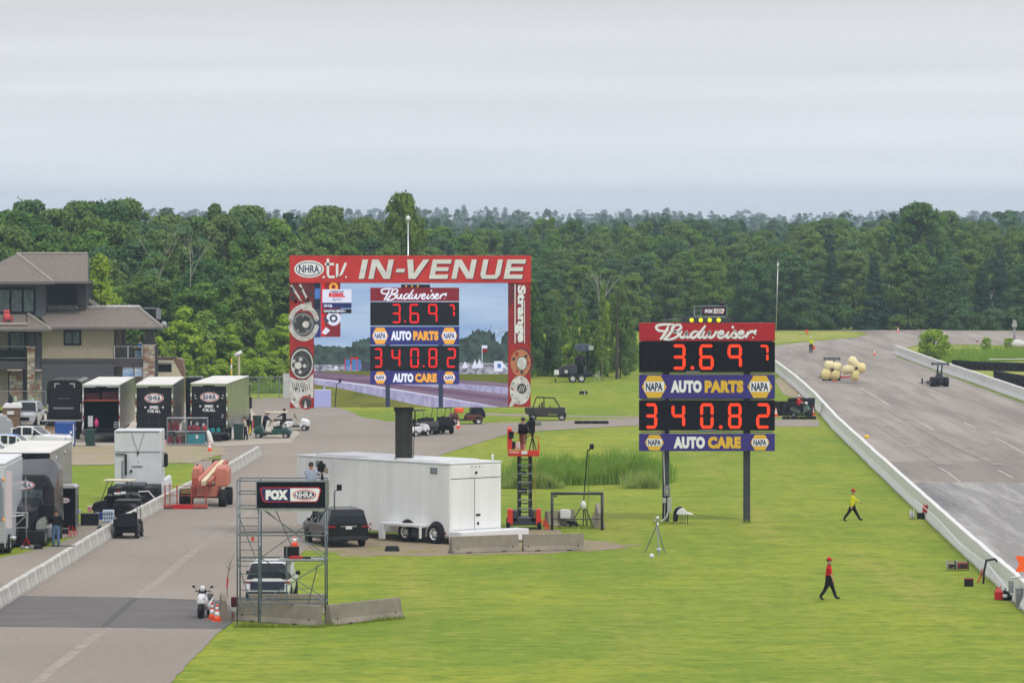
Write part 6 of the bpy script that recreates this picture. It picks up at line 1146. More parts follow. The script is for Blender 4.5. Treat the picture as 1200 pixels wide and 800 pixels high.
MB().path([(X(165, 5), 5, Z(361, 5)), (X(186, 5), 5, Z(361.5, 5)), (X(186, 5), 5, Z(378, 5)), (X(166, 5), 5, Z(362, 5))], .05).b(X(183, 5), X(188.5, 5), 4.8, 5.2, Z(374, 5), Z(362, 5)).build('roof_frame', grey, t)
MB().lathe([(.05, .1), (.22, .02), (.27, -.04)], (X(192, 2), 2, Z(380, 2)), 'Y', 14).build('roof_dish', mat('dish_grey', (.4, .42, .42), .6), t)
bal = MB().b(X(-60), X(32.5), -.6, 2.1, Z(380.5, -.5), Z(378.2, -.5)).build('balcony_floor', mat('balcony_edge', (.42, .36, .33), .7), t)
MB().t((X(-60), -.5, Z(366, -.5)), (X(32), -.5, Z(366, -.5)), .03).t((X(32), -.5, Z(378, -.5)), (X(32), -.5, Z(365, -.5)), .04).build('balcony_rail', black, t)
MB().b(X(-60), X(30), 2.0, 2.05, Z(378, 2), Z(373, 2)).build('balcony_skirting', mat('rust_stain', (.22, .06, .045), .8), t)
# red adirondack chair on the balcony
zc = Z(378.2, .2); c = thing('adirondack_chair', 'red adirondack chair on the upper balcony of the clubhouse', 'chair', (f.X+X(9), f.Y+.3, zc), R(200)); rc = mat('chair_red', (.55, .03, .03), .5)
MB().c(0, 0, .38, .5, .5, .03, rx=R(-10)).build('seat', rc, c)
for i in range(5): MB().c(-.2+i*.1, -.38, .72, .085, .025, .75, rx=R(22)).build('back_slat', rc, c)
for s in (-1, 1):
    MB().c(s*.31, -.02, .55, .12, .6, .03).build('armrest', rc, c); MB().b(s*.31-.03, s*.31+.03, .2, .27, 0, .54).build('leg', rc, c); MB().b(s*.31-.03, s*.31+.03, -.3, -.24, 0, .54).build('leg', rc, c)
# ================================================================== people
skin = mat('skin', (.48, .27, .19), .6, var=.05); hairm = mat('hair', (.06, .04, .03), .8, var=.2)
def person(label, loc, rz, legs=((8, 5), (-8, 10)), arms=((5, 8, 15), (-5, 8, 15)), lean=0, top=None, trousers=None, shoes=None, sleeve='short', shorts=False, cap=None, brim=True, hair=True, h=1.78, head=0, vest=None, wide=1.0, group=None, deep=1.0):
    wide *= 1.13; deep *= 1.18
    top = top or diff('shirt_black', (.015, .015, .018)); trousers = trousers or diff('trousers_black', (.012, .012, .015)); shoes = shoes or diff('shoes_dark', (.02, .02, .02))
    P = []; E = []; RD = []; ZN = []
    def v(p, r): P.append(Vector(p)); RD.append(r); return len(P)-1
    def e(a, b, z): E.append((a, b)); ZN.append(z)
    ln = R(lean); up = lambda d, x_=0: (x_, math.sin(ln)*d, .93+math.cos(ln)*d)
    pel = v((0, 0, .93), (.155*wide, .118*deep)); wa = v(up(.17), (.148*wide, .120*deep)); ch = v(up(.38), (.165*wide, .118*deep)); nb = v(up(.53), (.11, .09)); nk = v(up(.59), (.062, .062)); hb = v(up(.65), (.080, .092)); hc = v(up(.73), (.086, .105)); ht = v(up(.80), (.064, .08))
    e(pel, wa, 1); e(wa, ch, 1); e(ch, nb, 1); e(nb, nk, 0); e(nk, hb, 0); e(hb, hc, 0); e(hc, ht, 0)
    hands = []; feet = []
    for s, (a, kn) in zip((-1, 1), legs):
        A = R(a); K = R(kn); hp = Vector((s*.10, 0, .88)); k_ = hp+.42*Vector((s*.03, math.sin(A), -math.cos(A))); an = k_+.40*Vector((0, math.sin(A-K), -math.cos(A-K))); fa = A-K; toe = an+Vector((0, .17*math.cos(fa*.5)+.0, .17*math.sin(fa*.6)-.04))
        i1 = v(hp, (.105*wide, .104*deep)); i2 = v(k_, (.082, .082*deep**.6)); i3 = v(an, (.066, .070*deep**.5) if not shorts else (.042, .042)); i4 = v(toe, (.042, .032))
        e(pel, i1, 2); e(i1, i2, 2); e(i2, i3, 0 if shorts else 2); e(i3, i4, 3); feet += [an.z-.06, toe.z-.035]
    for s, (a, ab, el) in zip((-1, 1), arms):
        A = R(a)+0*ln; B = R(ab); EL = R(el); sh = Vector(up(.48, s*.17*wide)); d1 = Vector((s*math.sin(B), math.sin(A)*math.cos(B), -math.cos(A)*math.cos(B))); eb = sh+.29*d1; A2 = A+EL; B2 = B*.6; d2 = Vector((s*math.sin(B2), math.sin(A2)*math.cos(B2), -math.cos(A2)*math.cos(B2))); wr = eb+.25*d2
        i1 = v(sh, (.086, .086*deep**.4)); i2 = v(eb, (.062, .06) if sleeve == 'long' else (.052, .05)); i3 = v(wr, (.042, .04) if sleeve == 'long' else (.034, .03)); e(ch, i1, 1); e(i1, i2, 1); e(i2, i3, 1 if sleeve == 'long' else 0); hands.append((wr, d2, s))
    lift = -min(feet); me = bpy.data.meshes.new('body'); me.from_pydata(P, E, []); o = bpy.data.objects.new('tmp', me); COL.objects.link(o); md = o.modifiers.new('skin', 'SKIN'); md.use_smooth_shade = True; md.branch_smoothing = .4
    if not me.skin_vertices: bpy.ops.object.select_all(action='DESELECT')
    sv_ = me.skin_vertices[0].data
    for i, r in enumerate(RD): sv_[i].radius = r; sv_[i].use_root = (i == 0)
    sb_ = o.modifiers.new('sub', 'SUBSURF'); sb_.levels = 1; sb_.render_levels = 1
    bpy.context.view_layer.update(); dg = bpy.context.evaluated_depsgraph_get(); nm = bpy.data.meshes.new_from_object(o.evaluated_get(dg)); bpy.data.objects.remove(o); bpy.data.meshes.remove(me)
    nm.name = 'body'; nm.materials.clear()
    for m in (skin, top, trousers, shoes): nm.materials.append(m)
    for pl in nm.polygons:
        c = pl.center; best = 9; z_ = 0
        for (a, b), zn in zip(E, ZN):
            pa, pb = P[a], P[b]; ab_ = pb-pa; u = max(0, min(1, (c-pa).dot(ab_)/max(1e-6, ab_.length_squared))); d = (c-(pa+ab_*u)).length
            if zn == 2 and a == pel: d -= .01
            if d < best: best = d; z_ = zn; uu = u; bb = (a, b)
        if z_ == 1 and c.z < .93 and abs(c.x) < .2 and bb[0] in (pel, wa): z_ = 2
        pl.material_index = z_
    nm.shade_smooth() if hasattr(nm, 'shade_smooth') else None
    t = thing('person', label, 'person', loc, rz, group); s_ = h/1.80; t.scale = (s_, s_, s_); q = ob('body', nm, t, (0, 0, lift))
    hcn = P[hc]; k = MB(); hd_ = R(head)
    def hp_(x_, y_, z_): return (hcn.x+x_*math.cos(hd_)-y_*math.sin(hd_), hcn.y+x_*math.sin(hd_)+y_*math.cos(hd_), hcn.z+z_+lift)
    k.ell(hp_(0, .105, -.03), (.016, .022, .026), 6, 4, 0)
    for s in (-1, 1): k.ell(hp_(s*.034, .094, .0), (.013, .008, .009), 6, 4, 1).ell(hp_(s*.088, 0, -.02), (.014, .025, .035), 6, 4, 0)
    k.ell(hp_(0, .092, -.068), (.026, .008, .007), 6, 4, 2); k.build('face', [skin, black, redlens], t)
    if hair: MB().lathe([(.095, -.03), (.104, .02), (.095, .065), (.06, .10), (.01, .112)], hp_(0, -.014, .0), n=12).build('hair', hairm, t)
    if cap: 
        k = MB().lathe([(.100, .015), (.106, .04), (.10, .08), (.065, .115), (.01, .13)], hp_(0, -.002, 0), n=14)
        if brim: a = hp_(0, .13, .03); k.c(a[0], a[1], a[2], .15, .13, .014, rz=hd_)
        k.build('cap', cap, t)
    if vest: MB().loft([[(math.cos(i*PI/6)*(.20-.02*j)*wide, math.sin(i*PI/6)*.150*wide+math.sin(ln)*(.06+j*.22), .98+j*.21+lift) for i in range(12)] for j in range(3)]).build('vest', vest, t)
    for wr, d, s in hands:
        d = d.normalized(); side = d.cross(Vector((1, 0, 0))); side = side.normalized() if side.length > .1 else Vector((0, 1, 0)); th_ = d.cross(side).normalized(); L0 = Vector((0, 0, lift)); k = MB(); b0 = wr+L0
        vs = []
        for u, w in ((-.01, .024), (.04, .040), (.085, .038)):
            for i in range(8): a = i*PI/4; vs.append(b0+d*u+side*math.cos(a)*w+th_*math.sin(a)*.015)
        k.add(vs, [(i+8*j, (i+1) % 8+8*j, (i+1) % 8+8*j+8, i+8*j+8) for j in range(2) for i in range(8)]+[tuple(range(8)), tuple(range(16, 24))], 0, True)
        for i, ln_ in enumerate((.062, .072, .068, .052)):
            p0 = b0+d*.08+side*(.030-.02*i); p1 = p0+d*ln_*.5+th_*.006*s; p2 = p1+d*ln_*.35+th_*.022*s; k.t(p0, p1, .0095, .009, 5).t(p1, p2, .009, .007, 5)
        p0 = b0+d*.03+side*.03; k.t(p0, p0+d*.035+side*.025, .011, .010, 5).t(p0+d*.035+side*.025, p0+d*.065+side*.025, .010, .008, 5); k.build('hand', skin, t)
    return t
redsh = diff('shirt_red', (.55, .02, .02), var=.1); yelj = diff('jacket_yellow', (.62, .60, .02), var=.08); lb_ = diff('shirt_pale_blue', (.33, .38, .48), var=.1); blk_ = diff('cloth_black', (.012, .012, .014), var=.2); nav_ = diff('cloth_navy', (.015, .017, .035)); jean = diff('jeans', (.09, .16, .26), var=.2); capr = diff('cap_red', (.55, .02, .02)); capw = diff('cap_white', (.75, .75, .75)); capn = diff('cap_navy', (.02, .025, .06)); hiv = diff('vest_lime', (.55, .65, .02)); tanc = diff('tan_cloth', (.45, .32, .2)); bluec = diff('shirt_blue', (.05, .18, .5))
f = Fr(972, 703); rm = person('man in red shirt, red cap and black trousers walking right across the near grass', f.loc, R(-90), legs=((24, 6), (-22, 12)), arms=((-14, 6, 12), (10, 4, 12)), top=redsh, cap=capr, h=1.86, wide=1.25, deep=1.45)
MB().b(-.24, -.17, -.03, .12, .98, 1.12).build('radio', black, rm)
f = Fr(999, 611); person('man in yellow jacket and red cap striding right on the grass beyond', f.loc, R(-92), legs=((32, 4), (-30, 8)), arms=((32, 5, 35), (-12, 5, 10)), top=yelj, sleeve='long', cap=capr, h=1.82, lean=4, wide=1.2, deep=1.4)
f = Fr(950.5, 413.5); fl = person('track worker in lime vest holding a small orange flag up on the far track', f.loc, R(178), legs=((2, 2), (-2, 2)), arms=((10, 8, 12), (168, 20, 5)), top=hiv, sleeve='long', cap=capw, h=1.84, wide=1.1)
MB().t((.42, .1, 1.9), (.5, .1, 2.35), .02).b(.32, .60, .08, .1, 2.25, 2.62).build('hand_flag', orange, fl); MB().t((-.28, .1, .95), (-.38, .2, .5), .02).prism([(-.2, .85), (-.5, .75), (-.42, .35), (-.2, .4)], .1, .13).build('lowered_flag', orange, fl)
f = Fr(365, 560); YP = YT+.9; pm_ = person('cameraman in pale blue shirt and navy cap standing on the near scaffold tower', (xat(364.5, YP), YP, 4.61), R(-12), legs=((3, 2), (-3, 2)), arms=((62, 12, 50), (55, 14, 60)), top=lb_, trousers=diff('trousers_grey', (.1, .1, .11)), cap=capn, h=1.80, wide=1.15)
f = Fr(613, 620); person('cameraman with bare legs and dark harness standing on the scissor lift platform', (xat(613, f.Y+.8), f.Y+.8, zat(531.5, f.Y+.8)), R(-35), legs=((4, 2), (-8, 4)), arms=((70, 10, 30), (60, 12, 40)), top=diff('shirt_dark_grey', (.05, .05, .055)), trousers=diff('shorts_khaki', (.25, .16, .1)), shorts=True, cap=capn, h=1.88, wide=1.25, deep=1.25, vest=blk_)
f = Fr(65, 640.5); person('man in black hoodie and blue jeans seen from behind beside the black cabinet', f.loc, R(8), legs=((5, 3), (-4, 8)), arms=((32, 10, 60), (28, 10, 60)), top=blk_, trousers=jean, sleeve='long', cap=blk_, brim=False, h=1.84, wide=1.15)
f = Fr(287.5, 515.5); person('woman with tied dark hair and pale top standing behind the green bin', f.loc, R(80), legs=((6, 5), (-6, 10)), arms=((20, 5, 50), (30, 5, 40)), top=diff('cream_top', (.5, .45, .36)), trousers=nav_, h=1.70, lean=8)
f = Fr(309.5, 511); person('man in dark clothes and red cap leaning over the green golf cart', f.loc, R(-60), arms=((50, 20, 20), (40, 15, 10)), top=nav_, sleeve='long', cap=capr, h=1.82, lean=14, wide=1.1)
f = Fr(333, 507); person('man in black with cap pointing left beside the white golf cart', f.loc, R(75), arms=((55, 25, 5), (10, 8, 20)), top=blk_, sleeve='long', cap=capn, h=1.80, wide=1.1)
f = Fr(164, 470); Yq = f.Y+1.0; person('person in blue shirt standing at the right deck rail of the clubhouse', (xat(163.5, Yq), Yq, zat(422, Yq)), R(140), arms=((20, 5, 70), (20, 5, 60)), top=bluec, trousers=nav_, h=1.76)
for px, lab, cl in ((3, 'leftmost dark figure standing on the left porch of the clubhouse', blk_), (14, 'dark figure in the middle of the left porch of the clubhouse', nav_)): person(lab, (xat(px, Yq), Yq-.4, zat(424, Yq)), R(150), arms=((15, 5, 60), (20, 5, 40)), top=cl, trousers=blk_, h=1.72)
person('person in blue beside the red chair on the upper balcony', (xat(1.5, Yq), Yq-.4, zat(378.2, Yq)), R(180), top=bluec, trousers=jean, h=1.7)
o = person('tiny camera operator on the distant tower above the scoreboard lamps', (xat(846, YT2+1), YT2+1, 4.61), R(180), top=nav_, trousers=blk_, cap=capn, h=1.78)
# scooters
def scooter(label, px, py, rz, col):
    f = Fr(px, py); t = thing('motor_scooter', label, 'scooter', f.loc, rz)
    for y in (.68, -.62): wheel(t, 0, y, .26, .26, .13, 1, grey, n=18)
    MB().loft([[(-w, y, z0), (-w*1.05, y, (z0+z1)/2), (-w*.6, y, z1), (w*.6, y, z1), (w*1.05, y, (z0+z1)/2), (w, y, z0)] for y, w, z0, z1 in ((.78, .08, .62, .78), (.62, .19, .58, .98), (.42, .23, .40, 1.05), (.28, .20, .32, .95))]).build('front_fairing', col, t, bevel=.02)
    MB().loft([[(-w, y, z0), (-w, y, z1), (w, y, z1), (w, y, z0)] for y, w, z0, z1 in ((.3, .2, .3, .42), (-.1, .2, .3, .62), (-.4, .19, .42, .74), (-.95, .10, .62, .84))]).build('tail_fairing', col, t, bevel=.04)
    MB().loft([[(-w, y, z0), (-w, y, z1), (w, y, z1), (w, y, z0)] for y, w, z0, z1 in ((.12, .12, .62, .70), (-.35, .16, .74, .80), (-.8, .12, .82, .92))]).build('seat', black, t, bevel=.04)
    MB().loft([[(-w, y, z), (0, y+.03, z), (w, y, z)] for y, w, z in ((.58, .16, .92), (.46, .17, 1.12), (.40, .11, 1.28))], cap=False).build('windscreen', glass, t)
    MB().ell((0, .44, 1.20), (.13, .12, .13)).build('helmet', white, t)
    MB().t((-.35, .35, 1.08), (.35, .35, 1.08), .018).t((-.06, .66, .26), (-.06, .48, .8), .03).t((.06, .66, .26), (.06, .48, .8), .03).build('handlebar', black, t)
    for s in (-1, 1): MB().t((s*.2, .42, 1.08), (s*.36, .42, 1.27), .01).ell((s*.38, .43, 1.28), (.075, .02, .045), 8, 6).build('mirror', black, t); MB().c(s*.12, .70, .82, .10, .05, .07).build('headlight', alu, t, bevel=.015)
    MB().lathe([(.29, -.07), (.29, .07)], (0, .70, .30), 'X', 18).build('front_fender', black, t)
    return t
scooter('white maxi scooter with round mirrors parked beside the orange cones on the dark asphalt', 240.5, 723, R(168), whitec)
sc = scooter('scooter ridden by the man in red beside the tyre stack', 939, 490, R(-120), diff('scooter_grey', (.1, .14, .12)))
f = Fr(937.5, 490); person('rider in red shirt and white helmet sitting on a scooter before the tyre stack', (f.X-.15, f.Y+.05, .36), R(-120), legs=((75, 85), (75, 85)), arms=((50, 10, 25), (50, 10, 25)), top=redsh, cap=capw, brim=False, h=1.78, lean=8)
# ================================================================== small things
def cone(px, py, label, h=.71, group=None, col=orange):
    f = Fr(px, py); t = thing('traffic_cone', label, 'cone', f.loc, random.random(), group)
    MB().b(-.2, .2, -.2, .2, 0, .035).build('base', black if h < .6 else col, t, bevel=.005); k = MB(); k.lathe([(.145, .035), (.115, h*.32)], n=16, mi=0).lathe([(.115, h*.32), (.083, h*.58)], n=16, mi=1).lathe([(.083, h*.58), (.07, h*.68)], n=16, mi=0).lathe([(.07, h*.68), (.052, h*.84)], n=16, mi=1).lathe([(.052, h*.84), (.03, h)], n=16, mi=0).build('cone_body', [col, whitep], t)
    return t
cone(248.2, 725.5, 'left orange cone of the pair beside the white scooter'); cone(254, 728, 'right orange cone of the pair beside the white scooter')
cone(245.6, 528.5, 'orange cone on the gravel in front of the wire cages'); cone(345, 640, 'orange cone left of the black suv, seen through the scaffold tower')
cone(537, 502, 'small orange cone on the path below the orange tractor'); cone(909.5, 488, 'orange cone left of the tyre stack by the scoreboard edge'); cone(953, 486.5, 'orange cone against the track wall right of the scooter rider')
cone(1025, 416, 'orange cone near the far end of the right track wall'); cone(1052.5, 389.5, 'orange cone in the middle of the far bend'); cone(1106.7, 394, 'orange cone behind the round bush'); cone(1145, 400.5, 'dull red cone on the far road right of the bush', col=mat('dull_red', (.3, .06, .05), .6))
cone(978.5, 447, 'orange cone right behind the parachuted dragster')
# parachutes and dragsters
chute = mat('parachute_cloth', (.78, .71, .44), .8, c2=(.68, .58, .30), scale=3, bump=1); chute2 = mat('parachute_cloth_deep', (.76, .63, .28), .8, c2=(.72, .62, .32), scale=3, bump=1)
def dragster(label, px, py, rz, wing_q):
    f = Fr(px, py); t = thing('dragster', label, 'race car', f.loc, rz); r = .46
    for s in (-1, 1): wheel(t, s*.62, 0, r, r, .46, s, grey, n=20)
    MB().loft([[(-w, y, .12), (-w, y, h), (0, y, h+.1), (w, y, h), (w, y, .12)] for y, w, h in ((-.7, .2, .5), (-.2, .34, .75), (.6, .36, .8), (1.3, .3, .7), (4.5, .2, .4), (7.2, .1, .22))], sm=False).build('body', blkp, t, bevel=.03)
    MB().loft([[(math.cos(i*PI/5)*.28*k_, y, .6+math.sin(i*PI/5)*.55*k_) for i in range(6)] for y, k_ in ((.5, .9), (1.0, 1), (1.5, .7))]).build('roll_cage_cover', black, t)
    MB().b(-.34, .34, -.35, .5, .3, 1.0).b(-.26, .26, -.3, .2, 1.0, 1.3).build('engine', dsteel, t, bevel=.04)
    for s in (-1, 1): MB().t((s*.18, -.1, .8), (s*.2, -.45, 2.1), .045).t((s*.2, .5, .8), (s*.2, -.3, 2.05), .04).build('wing_strut', black, t)
    MB().c(0, -.42, 2.12, 1.5, .55, .05, rx=R(12)).c(0, -.62, 2.20, 1.5, .2, .03, rx=R(25)).build('rear_wing', blkp, t, bevel=.01); MB().b(-.77, -.74, -.75, -.1, 2.0, 2.28).b(.74, .77, -.75, -.1, 2.0, 2.28).build('wing_end_plate', black, t)
    for s in (-1, 1): wheel(t, s*.4, 6.7, .28, .28, .11, s, alu, n=14)
    MB().b(-.7, .7, 7.0, 7.35, .1, .14).build('front_wing', blkp, t); MB().b(-.12, .12, -.9, -.7, .4, .6).build('chute_pack', dark, t)
    return t
dragster('black dragster alone on the track heading away beside the right wall', 1101, 453, R(5.5), 0)
dd = dragster('dark dragster hidden behind its first cream parachute, only wing and tyres showing', 974.5, 446, R(1.5), 0)
def para(label, px, py, lobes, lines, dy):
    Y_ = DY(446.5)+dy; t = thing('parachute', label, 'parachute', (xat(px, Y_), Y_, zat(py, Y_))); 
    for i, (a, b, rx_, rz_, an) in enumerate(lobes):
        a = px+(a-px)*.86; b = py+(b-py)*.86; k = MB().ell((0, 0, 0), (rx_*1.08, .55, rz_*1.08), 18, 12)
        cv = Vector((px-a, b-py)).normalized() if (px-a or b-py) else Vector((1, 0)); ca_, sa_ = math.cos(R(an)), math.sin(R(an))
        for j_, v_ in enumerate(k.v):
            n_ = math.sin(v_[0]*9+i)*math.cos(v_[2]*8+i*2)*.05; x__, y__, z__ = v_; e_ = 1+n_+.06*math.cos(4*math.atan2(z__, x__+1e-6))*-1; k.v[j_] = (x__*e_, y__*(1+n_), z__*e_)
        o = k.build('canopy_lobe', chute2 if i >= 2 else chute, t, loc=(xat(a, Y_)-t.location.x, 0, zat(b, Y_)-t.location.z)); o.rotation_euler[1] = R(an)
    for i, (a, b, rx_, rz_, an) in enumerate(lobes): MB().t((xat(a, Y_)-t.location.x, -.5, zat(b, Y_)-t.location.z), (0, -.15, 0), .02, n=4).build('shroud_line', dark, t)
    MB().lathe([(.12, -.55), (.12, -.3)], ax='Y', n=10).build('centre_ring', dark, t); MB().t((0, 0, 0), lines, .02).build('tow_line', dark, t)
    return t
para('cream parachute with four puffed lobes directly behind the hidden dragster', 975.3, 433, [(971.5, 427.6, .50, .46, 0), (981, 429.5, .48, .44, 0), (967.8, 438.6, .50, .56, 30), (979, 438.8, .48, .58, 0)], (0, 3.2, -.6), -4.2)
para('second cream parachute tumbling lopsided on the track right of the first', 1003.5, 431, [(1000.5, 424.6, .44, .70, -38), (994, 432.6, .76, .42, -14), (1009.6, 431.0, .50, .48, 0), (1002.2, 440, .42, .64, 14)], (-1.6, 5.0, -.7), -6)
f = Fr(993, 443); tag(MB().t((-.6, 0, .05), (.6, .2, .18), .08).ell((-.5, 0, .1), (.3, .2, .12)).build('chute_bag', red, None, loc=f.loc), 'small red chute bag on the track between the two parachutes', 'bag')
# walkers' side: kit along the track wall
def bx(px0, px1, q0, q1, dep, name, label, cat, m, lid=None, bev=.02, rz=0):
    f = Fr((px0+px1)/2, q1); w = f.x(px1)-f.x(px0); h = f.z(q0); t = thing(name, label, cat, (f.X, f.Y+dep/2, 0), rz)
    MB().b(-w/2, w/2, -dep/2, dep/2, 0, h*(.9 if lid else 1)).build('body', m, t, bevel=bev)
    if lid: MB().b(-w/2-.015, w/2+.015, -dep/2-.015, dep/2+.015, h*.9, h).build('lid', lid, t, bevel=bev*.6)
    return t
b = bx(1073, 1085.5, 592.5, 601, .4, 'tool_chest', 'red tool chest standing on a black crate by the track wall', 'box', red, red)
b.location = (b.location.x, DY(608)+.3, zat(600.5, DY(608))); MB().c(.08, -.22, .25, .12, .01, .14).build('white_label', whitep, b)
bx(1075.5, 1084, 600.7, 608, .36, 'crate', 'black crate carrying the red tool chest by the track wall', 'crate', black)
for i, a in enumerate((1067.8, 1071.2)): f = Fr(a, 608.5); tag(MB().lathe([(.07, 0), (.075, .1), (.075, .36), (.03, .45), (.03, .52)], n=12).build('gas_bottle', alu, None, loc=f.loc), ('left' if i == 0 else 'right')+' silver gas bottle beside the red tool chest', 'bottle')
for a, b_, m, lab in ((1109.7, 1121, mat('beige_metal', (.25, .22, .15), .5), 'black and beige generator on the grass left of the red one'), (1121.6, 1136, mat('deep_red', (.20, .01, .02), .4), 'dark red generator on the grass near the track wall')):
    f = Fr((a+b_)/2, 668); w = f.x(b_)-f.x(a); t = thing('generator', lab, 'generator', f.loc); MB().b(-w/2+.04, w/2-.04, 0, .4, .06, .36).build('housing', m, t, bevel=.05)
    for s in (-1, 1):
        MB().path([(s*(w/2-.02), -.02, .02), (s*(w/2-.02), -.02, .44), (s*(w/2-.02), .42, .44), (s*(w/2-.02), .42, .02)], .018).build('carry_frame', alu if s < 0 else black, t)
    MB().path([(-w/2, -.02, .44), (w/2, -.02, .44)], .018).build('carry_bar', mat('beige_metal', (.25, .22, .15), .5), t); MB().c(-.02, -.01, .2, w*.4, .03, .16).build('control_panel', dark, t); MB().c(w*.3, -.02, .22, .12, .03, .1).build('recoil_cover', dark, t)
b = bx(1131.2, 1141.5, 677.5, 687, .35, 'crate', 'open black crate with red rim alone on the grass', 'crate', black); MB().b(-.22, .22, -.2, .2, .32, .345).build('rim', red, b)
f = Fr(1170.8, 702.5); t = thing('fuel_can', 'red plastic fuel can at the foot of the track wall', 'fuel can', f.loc)
MB().loft([[(-.17*k_, -.13*k_, z), (.17*k_, -.13*k_, z), (.17*k_, .13*k_, z), (-.17*k_, .13*k_, z)] for z, k_ in ((0, .95), (.05, 1), (.34, 1), (.46, .55), (.48, .5))], sm=False).build('body', red, t, bevel=.03); MB().t((.03, 0, .46), (.10, 0, .58), .025).build('spout', red, t); MB().path([(-.1, 0, .42), (-.1, 0, .54), (.02, 0, .5)], .018).build('handle', red, t)
for i, (a, m_, lab) in enumerate(((1178.5, white, 'white-banded extinguisher right of the red fuel can'), (1184, green_d, 'dark green extinguisher nearest the wall end'))):
    f = Fr(a, 703); t = thing('extinguisher', lab, 'extinguisher', f.loc); MB().lathe([(.09, 0), (.10, .05), (.10, .36), (.05, .44)], n=14).build('cylinder', black, t); MB().lathe([(.102, .12), (.102, .26)], n=14).build('band', m_, t); MB().t((0, 0, .44), (0, 0, .52), .02).t((0, 0, .52), (.09, 0, .5), .015).build('valve', black, t)
f = Fr(1196, 706); t = thing('trackside_sign', 'bright orange zigzag marker sign on top of the track wall at the right edge', 'sign', (f.X, f.Y+.2, 1.03)); zz = lambda q: zat(q, f.Y)-1.03; xx = lambda q: xat(q, f.Y)-f.X
MB().prism([(xx(1191), zz(651.5)), (xx(1210), zz(651.5)), (xx(1206), zz(661)), (xx(1210), zz(670)), (xx(1191), zz(670)), (xx(1195.5), zz(661))], -.03, .03).build('sign_face', mat('vivid_orange', (1, .12, .01), .5, var=.05), t); MB().t((xx(1198), 0, 0), (xx(1198), 0, .3), .03).t((xx(1186), 0, .0), (xx(1200), 0, .04), .05).build('stand', alu, t)
f = Fr(1194, 711); tag(MB().b(-.1, .28, -.1, .25, 0, .75).b(-.12, .30, -.12, .27, .75, .80).build('transformer_box', grey, None, .02, loc=f.loc), 'grey box at the break in the track wall under the orange sign', 'box')
# camera kit around the scissor lift and pipe frame
f = Fr(676, 621); t = thing('pipe_frame', 'dark rectangular pipe frame standing on the grass right of the scissor lift', 'frame', f.loc); X = f.x; Z = f.z
for a in (647, 705.7): MB().t((X(a), 0, 0), (X(a), 0, Z(576.5)), .075, n=8).build('upright', dsteel, t)
MB().t((X(645.5), 0, Z(578)), (X(707), 0, Z(578)), .075, n=8).build('top_bar', dsteel, t); MB().t((X(648), 0, Z(608)), (X(705), 0, Z(608)), .03).build('mid_bar', dsteel, t); MB().t((X(649), -.05, Z(581)), (X(653), -.05, Z(581)), .04).build('bracket', black, t)
def tripod(name, label, px, py, top, legs, m=black, cam=True, dy=0):
    f = Fr(px, py); t = thing(name, label, 'tripod', f.loc); X, Z = f.x, f.z; h0 = Z(top[1])
    for a, b, hb in legs: MB().t((X(a), (b-py)*.12, 0), (0, 0, Z(hb)), .028, n=6).build('leg', m, t)
    MB().t((0, 0, Z(legs[0][2])), (X(top[0]), 0, h0), .03, n=6).build('mast', m, t)
    return t, X, Z
t, X, Z = tripod('mast_tripod', 'tall thin black tripod mast with a small remote camera on top, inside the pipe frame', 684, 617, (688.5, 527), [(667, 615, 588), (683.5, 618, 588), (694.5, 616, 588), (688, 625, 588)])
MB().b(X(691), X(696), -.15, .15, Z(526), Z(520)).t((X(688.5), 0, Z(528)), (X(692), 0, Z(525.5)), .04).build('camera', black, t, bevel=.02); MB().t((X(690.5), .02, Z(526)), (X(688.5), .02, .1), .012).build('cable', dark, t)
o = MB().loft([[(math.cos(i*PI/4)*r, math.sin(i*PI/4)*r*.6, z) for i in range(8)] for z, r in ((0, .04), (.08, .14), (.3, .15), (.45, .05))]).build('sand_bag', diff('bag_white', (.75, .75, .72)), None, loc=(Fr(684, 617).X-.02, Fr(684, 617).Y-.12, Fr(684, 617).z(596.5))); tag(o, 'white bag hanging from the tall tripod mast', 'bag')
f = Fr(662.5, 618); t = thing('covered_monitor', 'white covered monitor box on a low black stand behind the pipe frame', 'monitor', (f.X, f.Y+.8, 0)); X = f.x; Z = lambda q: f.z(q, .8)
MB().loft([[(X(a), y_, Z(b)) for a, b in ((657, 607), (656.5, 598), (659, 596.3), (668, 597.3), (669.5, 600), (668.5, 607.5))] for y_ in (0, .35)], sm=False).build('cover', white, t, bevel=.03)
for a, b in ((655, 662), (670, 662), (664, 661)): MB().t((X(a), 0, 0), (X(b), .1, Z(607)), .02).build('leg', black, t)
f = Fr(672, 617); t = thing('equipment_heap', 'small heap of black grips and cables at the foot of the white covered monitor', 'equipment', f.loc)
for i in range(7): MB().c(random.uniform(-.4, .3), random.uniform(-.1, .2), random.uniform(.08, .25), random.uniform(.12, .3), .15, random.uniform(.06, .2), rz=random.random()).build('case', random.choice((black, dark, grey)), t, bevel=.01)
